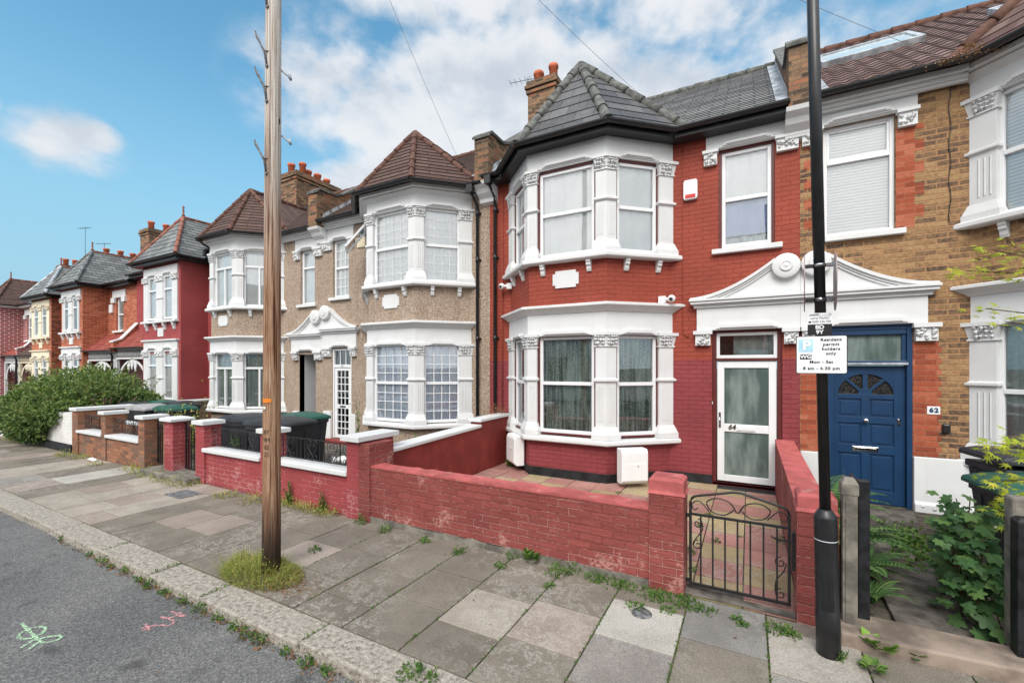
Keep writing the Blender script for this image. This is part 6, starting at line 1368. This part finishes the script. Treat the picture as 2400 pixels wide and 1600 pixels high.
# ------------------------------------------------------------------ wheelie bins
def bin_(x, y, rz, lid, label, z=.015, open_=0, h=1.0, w=.29, dp=.36):
    r = empty('wheelie_bin', (x, y, z), label, 'wheelie bin', 'wheelie bins in the front gardens', (0, 0, rz)); r['_w'] = 0
    def add(mb, n, m, par=None, bv=0): o = mb.build(n, m, None, bevel=bv); o.parent = par or r; return o
    mb = MB(); q = lambda sx, sy, z: [(-sx, -sy, z), (sx, -sy, z), (sx, sy, z), (-sx, sy, z)]
    mb.loft([q(w * .80, dp * .78, .04), q(w * .97, dp * .97, h * .86), q(w * 1.03, dp * 1.03, h * .865), q(w * 1.03, dp * 1.03, h * .93), q(w * .95, dp * .95, h * .93)])
    for k in (-1, 1): mb.box(k * w * .55 - .02, k * w * .55 + .02, -dp * .99, -dp * .85, h * .1, h * .84)
    body = add(mb, 'body', M['plastic_black'], None, .015)
    mb = MB(); mb.box(-w * .9, w * .9, dp * 1.03, dp * 1.2, h * .885, h * .92); mb.tube([(-w * .85, dp * 1.2, h * .9), (w * .85, dp * 1.2, h * .9)], .02, 8); add(mb, 'handle', M['plastic_black'], body)
    mb = MB(); L = []
    for v, zz_, ww in ((-1.16, .0, 1.0), (-1.12, .035, 1.05), (-.8, .075, 1.0), (0, .10, .98), (.7, .095, .98), (1.1, .05, 1.0), (1.16, .0, 1.0)): L.append((v * dp, zz_, ww * w * 1.06))
    rows = [[(-ww, v, zz_ * .0 + .0), (-ww * .98, v, zz_ * .75), (-ww * .8, v, zz_), (0, v, zz_ * 1.06), (ww * .8, v, zz_), (ww * .98, v, zz_ * .75), (ww, v, 0)] for v, zz_, ww in L]
    mb.grid_faces(rows, smooth=True); mb.face([(-w * 1.06, -1.16 * dp, 0), (w * 1.06, -1.16 * dp, 0), (w * 1.06, 1.16 * dp, 0), (-w * 1.06, 1.16 * dp, 0)])
    rim = [(-w * 1.07, -1.17 * dp), (w * 1.07, -1.17 * dp), (w * 1.07, 1.17 * dp), (-w * 1.07, 1.17 * dp)]
    mb.loft([[(x_, y_, -.03) for x_, y_ in rim], [(x_, y_, .012) for x_, y_ in rim]])
    mb.v = [Matrix.Translation((0, dp, h * .935)) @ Matrix.Rotation(R(-open_), 4, 'X') @ Matrix.Translation((0, -dp, .028)) @ v for v in mb.v]
    add(mb, 'lid', lid, None, .008)
    for s in (-1, 1): mb = MB(); mb.lathe([(.02, -.025), (.10, -.025), (.10, .025), (.02, .025)], (s * w * .82, dp * .85, .10), 18, 'X'); add(mb, 'wheel', M['rubber'])
    return r
PB, PG = M['plastic_black'], M['plastic_green']
bin_(-7.5, 5.0, R(97), PB, 'big black wheelie bin behind the telegraph pole and heart railings', w=.36, dp=.42, h=1.0); bin_(-8.65, 5.1, R(97), PB, 'black wheelie bin left of the telegraph pole behind railings', w=.34, dp=.4, h=.99); bin_(-8.05, 5.85, R(90), PG, 'wheelie bin with green lid behind the big black one', w=.33, h=.98)
bin_(-14.1, 5.35, R(80), PB, 'black lidded bin nearest the green bush'); bin_(-14.1, 6.0, R(85), PG, 'green lidded bin at the back of the bin cluster'); bin_(-13.05, 5.25, R(95), m_plain('pale_grey_lid', (.34, .33, .33), .5, .1, 5), 'bin with pale grey lid at the front of the bin cluster'); bin_(-12.25, 5.45, R(90), PG, 'green lidded bin at the right end of the bin cluster'); bin_(-13.4, 6.1, R(90), PB, 'dark lidded bin behind the green lids')
bin_(2.5, 6.35, R(-80), PB, 'black lidded bin at the right edge beside the white plinth', h=1.06, w=.3, open_=4); bin_(2.3, 5.65, R(-82), PG, 'green lidded bin partly hidden by yellow maple leaves', h=.93, w=.3)

# ------------------------------------------------------------------ plants
def m_leaf(name, stops, rough=.6, trans=.25):
    m, q, b = new_mat(name, rough, .25); u = uv_co(q); s_ = q.t.nodes.new('ShaderNodeSeparateXYZ'); q.t.links.new(u, s_.inputs[0])
    col = q.ramp(s_.outputs[0], stops); setin(q, b, 'Base Color', col)
    tr = q.n('ShaderNodeBsdfTranslucent', {'Color': q.mix(1.0, col, (1.3, 1.4, .7, 1), 'MULTIPLY')}); mx = q.n('ShaderNodeMixShader', {0: trans, 1: b.outputs[0], 2: tr})
    out = [n for n in q.t.nodes if n.type == 'OUTPUT_MATERIAL'][0]; q.t.links.new(mx, out.inputs[0]); return m
LEAF_BUSH = m_leaf('bush_leaf', [(0, (.04, .075, .025)), (.45, (.11, .175, .055)), (.8, (.20, .27, .085)), (1, (.36, .38, .11))])
LEAF_WEED = m_leaf('weed_leaf', [(0, (.035, .085, .02)), (.6, (.09, .18, .035)), (1, (.17, .25, .06))])
LEAF_DRY = m_leaf('yellowing_grass', [(0, (.13, .20, .04)), (.5, (.28, .32, .075)), (.8, (.42, .39, .12)), (1, (.46, .33, .15))])
LEAF_FERN = m_leaf('fern_frond', [(0, (.04, .095, .03)), (.6, (.09, .18, .055)), (1, (.17, .26, .085))])
LEAF_SYC = m_leaf('sycamore_leaf', [(0, (.025, .065, .024)), (.6, (.058, .13, .042)), (1, (.12, .205, .06))], rough=.5)
LEAF_MAPLE = m_leaf('golden_maple_leaf', [(0, (.26, .34, .03)), (.6, (.42, .46, .045)), (1, (.58, .52, .07))], trans=.4)
LEAF_DEAD = m_leaf('dead_brown_weed', [(0, (.14, .065, .035)), (.6, (.27, .14, .075)), (1, (.36, .24, .12))])
TWIG = m_plain('brown_twig', (.10, .07, .045), .8, .2)
def rnd_dir(up=.0):
    while True:
        v = Vector((rng.uniform(-1, 1), rng.uniform(-1, 1), rng.uniform(-1, 1)))
        if .05 < v.length < 1: v.normalize(); v.z += up; return v.normalized()
def leaf(mb, p, d, L, w, n=None, u=None, fold=.25):
    d = d.normalized(); n = n or rnd_dir(.8); s = d.cross(n)
    if s.length < .05: s = d.cross(Vector((1, .3, .2)))
    s.normalize(); n = s.cross(d); u = rng.random() if u is None else u; uv = [(u, .5)] * 3
    m_ = p + d * L * .45; a = m_ + s * w * .5 + n * w * fold; b = m_ - s * w * .5 + n * w * fold; t = p + d * L
    mb.face([p, a, t], uv); mb.face([p, t, b], uv)
def blade(mb, p, d, L, w, bend=.5, u=None):
    u = rng.random() if u is None else u; uv4 = [(u, .5)] * 4; s = d.cross(Vector((0, 0, 1)))
    s = s.normalized() if s.length > .05 else Vector((1, 0, 0)); h = Vector((d.x, d.y, 0)); q0, q1 = p - s * w / 2, p + s * w / 2; pos = p
    for k in range(2):
        dd = (d + (h * .6 - Vector((0, 0, .4))) * bend * (k + .3)).normalized(); pos = pos + dd * L / 2; ww = w * (.7 if k == 0 else .08)
        r0, r1 = pos - s * ww / 2, pos + s * ww / 2; mb.face([q0, q1, r1, r0], uv4); q0, q1 = r0, r1
def tuft(mb, x, y, z, r, h, n, leafy=.5, lw=.012):
    for _ in range(n):
        a, rr = rng.uniform(0, 6.28), r * math.sqrt(rng.random()); hh = h * (1 - .6 * (rr / r) ** 2); p = Vector((x + rr * math.cos(a), y + rr * math.sin(a), z))
        if rng.random() > leafy: blade(mb, p, Vector((math.cos(a) * rng.uniform(.1, .8), math.sin(a) * rng.uniform(.1, .8), 1)).normalized(), hh * rng.uniform(.6, 1.2), lw * .5, rng.uniform(.2, .9))
        else:
            q_ = p + Vector((0, 0, hh * rng.random())); leaf(mb, q_, rnd_dir(.3), lw * rng.uniform(1.2, 2.6), lw * rng.uniform(.8, 1.4))
def broad(mb, x, y, z, n, L, w, up=.5):               # rosette of broad leaves
    for k in range(n):
        a = k * 2.4 + rng.uniform(-.3, .3); d = Vector((math.cos(a), math.sin(a), up * rng.uniform(.3, 1.4))); leaf(mb, Vector((x, y, z)) + d * L * .25, d, L * rng.uniform(.7, 1.1), w, Vector((0, 0, 1)), fold=.15)
def stuff(name, mb, mat, label): return tag(mb.build(name, mat, None), label, 'weeds', kind='stuff')
Z8 = lambda u, v, z=0: at(u * .4464, 900 + v * .4464, z=z)
A1 = lambda u, v, z=0: at(800 + u * .38265, 1000 + v * .38265, z=z)
Z7 = lambda u, v, z=0: at(1500 + u * .38265, 1000 + v * .38265, z=z)
mb = MB(); md = MB()
for u, v, s in ((340, 815, 1), (495, 892, .8), (545, 935, 1.2), (590, 955, .8), (660, 985, 1), (740, 1030, .9), (790, 1060, 1.1), (870, 1095, 1), (970, 1140, 1), (1055, 1190, 1.2), (1140, 1235, .7), (1250, 1275, 1.1), (1310, 1310, 1.4), (1370, 1345, 1), (1500, 1410, .6), (1610, 1465, .9), (1700, 1510, .7), (290, 680, .7), (400, 710, .6), (450, 742, .6)):
    p = Z8(u, v, -.08); y = min(p.y, 2.04) if u > 450 else p.y; s *= .62; tuft(mb, p.x, y, -.085, .10 * s, .11 * s, int(90 * s), .75, .016); tuft(md, p.x + .08, y - .02, -.085, .11 * s, .05 * s, int(30 * s), .8, .016)
p = A1(425, 1515, 0); tuft(mb, p.x, p.y, 0, .09, .05, 130, .8, .014); p = A1(555, 1545, 0); tuft(mb, p.x, p.y, 0, .05, .03, 50, .8, .014)
for k in range(60):                                   # thin seam of growth along the gutter
    x = -7 + k * .13 + rng.uniform(-.05, .05); tuft(mb, x, 2.035, -.085, .04, .03, rng.randint(2, 9), .85, .012); tuft(md, x + .03, 2.03, -.085, .05, .02, rng.randint(1, 6), .9, .014)
for j in (-2.88, -4.2, -5.1, -6.2, -1.83):
    for k in range(8): tuft(mb, j, 2.07 + k * .033, -.004, .016, .018, rng.randint(2, 8), .9, .012)
stuff('kerb_weeds', mb, LEAF_WEED, 'green weeds growing out of the gutter along the stone kerb'); stuff('dry_kerb_debris', md, LEAF_DEAD, 'dry brown stalks and leaf litter in the gutter by the kerb')
mb = MB()
for u, v, s, h in ((120, 590, 1, .13), (265, 640, 1, .10), (510, 705, .8, .06), (715, 775, .8, .07), (975, 860, .7, .05), (1050, 795, .9, .07), (1320, 900, 1.4, .11), (1410, 885, 1.2, .09), (1550, 930, 1.1, .06), (1650, 955, 1.6, .07), (1740, 985, 1.3, .06), (1900, 1030, 1.5, .05), (1960, 1045, 1.3, .05), (2080, 1080, 1.3, .07), (2140, 1100, 1.2, .05), (2230, 1130, 1, .03), (2000, 1125, .8, .03), (1800, 1100, .9, .04), (1270, 980, .7, .03), (-160, 760, .8, .05)):
    p = A1(u, v, 0); y = min(p.y, 4.06); tuft(mb, p.x, y, 0, .085 * s, h, int(90 * s), .75, .015)
for u, v, s in ((2130, 775, 1), (2150, 880, .8), (2240, 545, .6), (2200, 610, .5), (2290, 700, .6), (1990, 330, .6), (930, 335, .9), (1300, 395, 1), (1180, 378, .6), (1450, 432, .5), (1700, 405, .6)):
    p = A1(u, v, .05); tuft(mb, p.x, p.y, .05, .07 * s, .06 * s, int(50 * s), .6, .015)
for u, v, s in ((430, 545, .8), (620, 685, .6), (350, 610, .6), (480, 715, .5), (300, 770, 1.1), (650, 480, .4), (600, 1170, .9), (640, 1195, .6), (860, 720, 1.0), (870, 690, .9), (830, 1225, 1.3), (900, 1240, 1.1), (940, 1265, .8)):
    p = Z7(u, v, .03); tuft(mb, p.x, p.y, .03 if v < 1100 else 0, .06 * s, .05 * s, int(60 * s), .75, .015)
for e in edges[10:]:                                  # moss threads in the slab joints
    for k in range(60):
        if rng.random() < .6: tuft(mb, e, 2.36 + rng.random() * 1.68, -.006, .012, .011, rng.randint(2, 8), .95, .008)
stuff('wall_foot_weeds', mb, LEAF_WEED, 'small weeds and moss along the foot of the red garden wall')
# the mound of growth round the telegraph pole
mb = MB(); md = MB()
for k in range(5200):
    a = rng.uniform(0, 6.28); rr = math.sqrt(rng.random()); ex, ey = .50 * rr * math.cos(a), .27 * rr * math.sin(a); hh = (.12 + .10 * math.sin(5.3 * ex * 3 + 1) * math.cos(13 * ey) + .06 * math.sin(29 * ex + 7 * ey)) * (1 - rr ** 2.4) * (1.0 if ex < .05 else .55) + .015
    p = Vector((TX - .02 + ex, TY - .08 + ey, hh * rng.random() ** .6)); 
    if rng.random() < .75: leaf(mb, p, rnd_dir(.4), rng.uniform(.012, .024), .009)
    else: blade(md, Vector((p.x, p.y, 0)), (Vector((ex * .8, ey * .8, .35)) + rnd_dir() * .2).normalized(), hh * 1.15 + .03, .004, .3)
cl = empty('grass_clump', (TX, TY - .1, 0), 'mound of yellow green grassy weeds around the telegraph pole foot', 'grass clump')
mb.build('leaves', LEAF_DRY, cl); md.build('stalks', LEAF_DRY, cl)
md = MB(); mb = MB()
for k in range(420):
    a = rng.uniform(0, 6.28); rr = rng.random() ** .6; blade(mb, Vector((TX - .05 + .5 * rr * math.cos(a), TY - .1 + .26 * rr * math.sin(a), 0)), (Vector((math.cos(a) * .6, math.sin(a) * .5, 1)) + rnd_dir() * .4).normalized(), rng.uniform(.08, .22), .005, .5)
mb.build('tall_stalks', LEAF_DRY, cl)
for k in range(500):
    p = Vector((TX + rng.gauss(.35, .2), TY + rng.gauss(-.12, .10), 0.004 + .02 * rng.random())); leaf(md, p, rnd_dir(0.0), rng.uniform(.015, .04), .01)
md.build('dry_litter', LEAF_DEAD, cl)
# tall weeds by the railing wall
def stem_weed(x, y, z, h, n, label, mat=LEAF_WEED, L=.07, name='weed', stems=4, group=None):
    r = empty(name, (x, y, z), label, 'weed', group); sm = MB(); lm = MB()
    for k in range(stems):
        a = rng.uniform(0, 6.28); top = Vector((x + rng.uniform(-.06, .06), y + rng.uniform(-.05, .03), z + h * rng.uniform(.65, 1))); b = Vector((x + .03 * math.cos(a), y + .02 * math.sin(a), z)); sm.tube([b, b.lerp(top, .5) + Vector((.01, 0, 0)), top], .004, 4)
        for j in range(n): t = (j + 1) / n; d = rnd_dir(.5); leaf(lm, b.lerp(top, t), d, L * (1.15 - .7 * t), L * .32 * (1.15 - .6 * t))
    sm.build('stem', LEAF_WEED, r); lm.build('leaves', mat, r)
p = at(665, 1185, z=0); stem_weed(p.x, 4.05, 0, .36, 26, 'tall green weed against the red wall right of the telegraph pole')
p = at(745, 1205, z=0); stem_weed(p.x, 4.05, 0, .30, 26, 'second tall weed further along the red railing wall')
p = at(700, 1195, z=0); mb = MB()
for k in range(9): tuft(mb, -6.3 + k * .17, 4.0, 0, .12, .16, 90, .5, .014)
tag(mb.build('dry_weed_patch', LEAF_DRY, None), 'straggly drying weeds at the foot of the red railing wall', 'weeds', kind='stuff')
mb = MB()
for u, v, s in ((130, 300, 1.0), (350, 375, 1.2), (420, 390, .9), (500, 425, .7), (690, 445, 1), (740, 460, 1.2), (800, 480, 1.2), (860, 500, 1.3), (930, 520, 1.2), (985, 532, 1), (60, 290, 1.6), (60, 260, 1.5), (1180, 590, .9), (1330, 615, 1.2)):
    p = Z8(u, v, 0); tuft(mb, p.x, min(p.y, 4.02), 0, .2 * s, .13 * s, int(110 * s), .5, .018)
stuff('verge_weeds', mb, LEAF_DRY, 'yellowing weeds along the foot of the far garden walls')
bw = empty('weed', tuple(A1(1165, 830)), 'broad leaved green weed at the middle foot of the red wall', 'weed'); mb = MB(); p = A1(1165, 830); broad(mb, p.x, p.y, .02, 16, .10, .075, .9); broad(mb, p.x - .05, p.y + .02, .06, 9, .07, .055, 1.2); mb.build('leaves', LEAF_WEED, bw)
bw = empty('weed', tuple(Z7(1480, 1385)), 'bright green round leaved weed in front of the stone threshold', 'weed'); mb = MB(); p = Z7(1480, 1390); broad(mb, p.x, p.y, .02, 20, .10, .085, .7); broad(mb, p.x - .06, p.y + .0, .05, 10, .08, .07, .9); mb.build('leaves', m_leaf('bright_leaf', [(0, (.08, .20, .03)), (1, (.22, .38, .06))]), bw)
bw = empty('weed', tuple(Z7(1690, 1430)), 'small weed at the right foot of the stone threshold', 'weed'); mb = MB(); p = Z7(1690, 1430); broad(mb, p.x, p.y, .02, 12, .075, .055, .6); p = Z7(1420, 1490); broad(mb, p.x, p.y, .01, 16, .08, .05, .4); mb.build('leaves', LEAF_WEED, bw)
p = Z7(1205, 1420); stem_weed(p.x, p.y, 0, .12, 14, 'small bushy weed at the foot of the black lamp post', L=.045, stems=6)
p = at(2275, 132, y=7.6); bw = empty('gutter_weed', (2.6, 7.6, 5.97), 'dry brown weed sprouting from the gutter of the yellow brick house', 'weed'); mb = MB()
for k in range(420): a = rng.gauss(0, .16); leaf(mb, Vector((p.x + a, 7.6 + rng.uniform(-.08, .05), 5.93 + rng.random() * .16 * math.exp(-(a / .2) ** 2) - .04)), rnd_dir(.2), .03, .014)
for k in range(160): leaf(mb, Vector((p.x - .2 - rng.random() * .9, 7.68 + rng.uniform(-.03, .05), 5.98 + rng.random() * .03)), rnd_dir(.2), .02, .012)
mb.build('dry_growth', LEAF_DEAD, bw)
# rust coloured growth on the dividing wall end
p = at(1128, 955, y=7.7); mb = MB()
for k in range(260): leaf(mb, Vector((-4.55 + rng.gauss(0, .11), 7.75 + rng.gauss(0, .1), 1.04 + abs(rng.gauss(0, .1)))), rnd_dir(.3), .035, .014)
r = empty('weed', (-4.55, 7.75, 1.03), 'rust brown weed on top of the white coped dividing wall', 'weed'); mb.build('dry_growth', LEAF_DEAD, r)
stem_weed(-4.15, 7.55, .05, .35, 18, 'leafy weed in the corner under the white meter box', L=.09, stems=7)
# weeds behind the railings
stem_weed(-8.05, 4.5, .02, .85, 16, 'leafy stalk behind the heart railings by the bins', L=.14, stems=5); stem_weed(-7.35, 6.7, .02, 1.45, 14, 'tall thin stalk rising behind the green lidded bin', L=.16, stems=3); stem_weed(-5.75, 6.6, .02, .75, 26, 'slender weed under the bay of the pebbledashed house', L=.10, stems=3)
mb = MB()
for k in range(900): 
    a = rng.gauss(0, .3); leaf(mb, Vector((-10.7 + a, 5.0 + rng.gauss(0, .25), abs(rng.gauss(.45, .3)) + .05)), rnd_dir(.3), .06, .035)
r = empty('garden_shrub', (-10.7, 5.0, 0), 'small yellowish shrub behind the iron gates', 'shrub'); mb.build('foliage', LEAF_DRY, r)
mb = MB()
for k in range(14): a = rng.uniform(0, 6.28); mb.tube([(-10.7, 5, 0), (-10.7 + .2 * math.cos(a), 5 + .15 * math.sin(a), .5), (-10.7 + .45 * math.cos(a), 5 + .3 * math.sin(a), rng.uniform(.7, 1.15))], .006, 4)
mb.build('stem', TWIG, r)

# big bush
def bush():
    r = empty('garden_bush', (-16.4, 5.2, 0), 'large dense green bush spilling over the white garden wall', 'bush'); mb = MB(); tw = MB()
    lobes = [(-15.5, 5.4, 1.0, 1.15, .9, .75), (-16.2, 5.2, 1.15, 1.4, 1.0, .85), (-17.3, 5.1, 1.1, 1.3, 1.0, .80), (-18.3, 4.9, .9, 1.1, .9, .75), (-16.6, 4.45, .85, 1.3, .55, .62), (-15.4, 4.5, .75, 1.0, .5, .55), (-17.8, 4.4, .8, 1.0, .5, .6), (-16.2, 3.98, .55, 1.0, .42, .46), (-15.6, 4.0, .6, .7, .38, .40), (-16.9, 4.0, .6, .9, .4, .42), (-15.0, 4.15, .8, .7, .35, .3), (-15.0, 5.6, .85, .6, .7, .5)]
    from mathutils import noise as mn
    N = 0
    while N < 26000:
        cx, cy, cz, ax, ay, az_ = lobes[int(rng.random() ** .8 * len(lobes))]; d = rnd_dir(.25); k = 1 - .42 * rng.random() ** 1.7
        p = Vector((cx + ax * d.x * k, cy + ay * d.y * k, cz + az_ * d.z * k))
        if p.z < .12: continue
        if p.y < 4.3 and p.z > .0 and p.y > 4.02 and p.z < .9: continue
        nn = mn.noise(p * 2.4); n2 = mn.noise(p * 6.1)
        if nn * .6 + n2 * .5 < -.22 and k > .8: continue
        p += d * (.10 * n2 + .12 * nn); leaf(mb, p, (d + rnd_dir() * .9 + Vector((0, 0, .15))).normalized(), rng.uniform(.07, .13), rng.uniform(.045, .07), (d + Vector((0, -.2, .5))), u=min(1, max(0, rng.gauss(.42, .2) + .25 * n2 + .15 * (p.z - .9)))); N += 1
    for k in range(130):                               # long shoots breaking the outline
        cx, cy, cz, ax, ay, az_ = rng.choice(lobes); d = rnd_dir(.9); p = Vector((cx + ax * d.x, cy + ay * d.y, cz + az_ * d.z)); q_ = p + (d + rnd_dir() * .4) * rng.uniform(.12, .4)
        if p.z < .5: continue
        tw.tube([p - d * .3, p, q_], .005, 4)
        for j in range(14): leaf(mb, p.lerp(q_, j / 13), rnd_dir(.3), .06, .035, u=rng.uniform(.5, 1))
    for k in range(30):
        a = rng.uniform(-2.2, 2.2); tw.tube([(-16.4 + a * .3, 5.2, 0), (-16.4 + a * .7, 5.1, .5), (-16.4 + a, 5.1 + rng.uniform(-.5, .5), 1.2)], .02, 5)
    tw.build('branches', TWIG, r); mb.build('foliage', LEAF_BUSH, r)
bush()
# ferns along the dividing wall
def fern(x, y, n, L, label):
    r = empty('fern', (x, y, .02), label, 'fern', 'ferns along the dividing wall')
    for k in range(n):
        mb = MB(); a = 2.4 * k + rng.uniform(-.3, .3); l = L * rng.uniform(.7, 1.1); el_ = rng.uniform(1.05, 1.47); u0 = rng.random()
        hd = Vector((math.cos(a), math.sin(a), 0)); hd.x = abs(hd.x) if x + l * .6 * hd.x < .66 else hd.x; pts = [Vector((x, y, .02))]; ang = el_; m = 22
        for j in range(m): pts.append(pts[-1] + (hd * math.cos(ang) + Vector((0, 0, math.sin(ang)))) * l / m); ang -= .075
        for j in range(2, m + 1):
            t = j / m; d = (pts[j] - pts[j - 1]).normalized(); s = d.cross(Vector((0, 0, 1))).normalized(); w = l * .18 * math.sin(math.pi * min(1, (t * .92 + .10))) ** .8
            for sg in (-1, 1): 
                q_ = pts[j - 1]; dd = (s * sg + d * .35 - Vector((0, 0, .15))).normalized(); leaf(mb, q_, dd, w, l / m * 1.0, d.cross(s) * 1.0, u=min(1, max(0, u0 * .6 + rng.random() * .4)), fold=.05)
        mb.tube(pts[::3] + [pts[-1]], .004, 4); mb.build('frond', LEAF_FERN, r)
fern(.78, 6.7, 15, .9, 'tall fern against the wall left of the lamp post'); fern(.82, 5.7, 16, .82, 'large fern in front of the navy door'); fern(.86, 5.1, 14, .60, 'spreading fern between the timber gate and the path'); fern(.90, 4.65, 10, .40, 'lowest fern nearest the black timber gate')
# lobed leaves
def lobed(mb, p, d, n, L, pts, u):
    d = d.normalized(); s = d.cross(n)
    if s.length < .05: return
    s.normalize(); n = s.cross(d); c = p + d * L * .45; uv = [(u, .5)] * 3; out = []
    for a, rr in pts: out.append(c + (d * math.cos(R(a)) + s * math.sin(R(a))) * rr * L * .6 + n * (-.12 * rr * rr * L * .6))
    for i in range(len(out)): mb.face([c + n * .012 * L, out[i], out[(i + 1) % len(out)]], uv)
SYC = [(0, 1.0), (14, .78), (24, .6), (40, .82), (52, .92), (66, .72), (80, .52), (102, .72), (118, .78), (138, .5), (168, .42), (180, .18), (192, .42), (222, .5), (242, .78), (258, .72), (280, .52), (294, .72), (308, .92), (320, .82), (336, .6), (346, .78)]
MAP = [(0, 1.0), (10, .45), (20, .28), (40, .92), (52, .40), (62, .26), (84, .78), (98, .3), (108, .22), (130, .5), (150, .16), (180, .1), (210, .16), (230, .5), (252, .22), (262, .3), (276, .78), (298, .26), (308, .40), (320, .92), (340, .28), (350, .45)]
def sycamore():
    r = empty('leafy_plant', (1.5, 4.7, .02), 'dark green plant with big lobed leaves at the lower right', 'plant'); mb = MB(); sm = MB()
    for k in range(380):
        t = rng.random(); x = 1.50 + rng.gauss(0, .13) + .08 * t; y = 4.35 + rng.random() * .95; hmax = .35 + .62 * max(0, 1 - abs(y - 4.85) / .75); z = .04 + hmax * rng.random() ** .7
        if (x > 1.5 and y < 4.25) or x < .285 * y: continue
        d = Vector((rng.gauss(-.35, .5), rng.gauss(-.55, .4), rng.uniform(-.7, .1))); n = Vector((rng.gauss(-.1, .3), rng.gauss(-.55, .3), 1)); L = rng.uniform(.075, .145)
        lobed(mb, Vector((x, y, z)), d, n, L, SYC, rng.random()); 
        if k % 4 == 0: b = Vector((1.54 + rng.gauss(0, .06), 4.75 + rng.gauss(0, .2), .02)); sm.tube([b, b.lerp(Vector((x, y, z)), .5) + Vector((0, 0, .05)), (x, y, z)], .004, 4)
    mb.build('leaves', LEAF_SYC, r); sm.build('stem', TWIG, r)
    fm = MB()
    for k in range(10): lumps(fm, [(1.48 + rng.gauss(0, .10), 4.9 + rng.gauss(0, .2), .72 + rng.random() * .14)], .012, k)
    fm.build('flowers', M['plastic_white'], r)
sycamore()
mb = MB()
for k in range(30): p = Vector((1.5 + rng.gauss(.12, .13), 5.6 + rng.random() * 1.3, .02)); tuft(mb, p.x, p.y, .02, .12, .14, 30, .8, .03)
tag(mb.build('bed_weeds', LEAF_WEED, None), 'low green weeds along the path to the navy door', 'weeds', kind='stuff')
def maple():
    r = empty('maple_tree', (2.15, 4.6, .02), 'yellow green Japanese maple reaching in from the right edge', 'tree'); tk = MB(); lf = MB()
    tk.tube([(2.15, 4.6, 0), (2.1, 4.58, .8), (2.12, 4.6, 1.6), (2.05, 4.55, 2.6), (2.1, 4.5, 3.1)], .04, 8, r2=.015)
    sprays = [((2.1, 4.6, 2.5), (1.36, 4.35, 2.70), 64), ((2.1, 4.6, 2.55), (1.5, 4.3, 2.82), 52), ((2.1, 4.6, 2.2), (1.5, 4.4, 2.42), 34), ((2.1, 4.6, 2.1), (1.6, 4.4, 2.32), 14), ((2.1, 4.6, 1.3), (1.50, 4.4, 1.42), 50), ((2.12, 4.6, 1.2), (1.55, 4.35, 1.46), 40), ((2.1, 4.6, 1.1), (1.54, 4.5, 1.16), 46), ((2.1, 4.6, 1.0), (1.58, 4.4, 1.0), 34), ((2.1, 4.6, .9), (1.6, 4.45, 1.06), 48), ((2.1, 4.6, 1.0), (1.6, 4.3, .92), 14)]
    for a, b, n in sprays:
        a, b = Vector(a), Vector(b); mid = a.lerp(b, .5) + Vector((0, 0, .06)); tk.tube([a, mid, b], .008, 5, r2=.003)
        for k in range(n):
            t = rng.uniform(.3, 1.05); p = (a.lerp(mid, t * 2) if t < .5 else mid.lerp(b, (t - .5) * 2)) + Vector((rng.gauss(0, .05), rng.gauss(0, .07), rng.gauss(0, .035)))
            d = (b - a).normalized() + Vector((rng.gauss(0, .6), rng.gauss(-.2, .6), rng.uniform(-.7, -.1))); lobed(lf, p, d, Vector((rng.gauss(0, .25), rng.gauss(-.35, .3), 1)), rng.uniform(.06, .10), MAP, rng.random())
    tk.build('trunk', TWIG, r); lf.build('crown', LEAF_MAPLE, r)
maple()
# litter
mb = MB(); p = at(772, 1085, z=.05)
rg = [[(p.x + k * .06 + rng.uniform(-.04, .04), p.y + j * .08 + rng.uniform(-.04, .04), .03 + rng.random() * .16) for k in range(6)] for j in range(4)]
mb.grid_faces(rg, smooth=False); tag(mb.build('plastic_bag', M['plastic_white'], None), 'crumpled white plastic bag in the garden behind the heart railings', 'litter')
mb = MB(); p = at(203, 1076, z=.03); rg = [[(p.x + k * .07 + rng.uniform(-.02, .02), p.y + j * .05, .005 + rng.random() * .07) for k in range(4)] for j in range(3)]; mb.grid_faces(rg, smooth=False); tag(mb.build('paper_litter', M['plastic_white'], None), 'white scrap of paper by the foot of the brown brick wall', 'litter')
mb = MB()
for k in range(90):
    p = Vector((rng.uniform(-7, 1.4), rng.uniform(1.2, 4.0), .002)); z = .004 if p.y > 2.34 else -.08
    if 2.0 < p.y < 2.36: continue
    s = rng.uniform(.006, .018); leaf(mb, Vector((p.x, p.y, z + .002)), Vector((rng.uniform(-1, 1), rng.uniform(-1, 1), .1)), s * 1.6, s, Vector((0, 0, 1)), u=rng.random())
tag(mb.build('fallen_leaf_bits', LEAF_DEAD, None), 'scattered dry leaf scraps on the pavement and road', 'litter', kind='stuff')
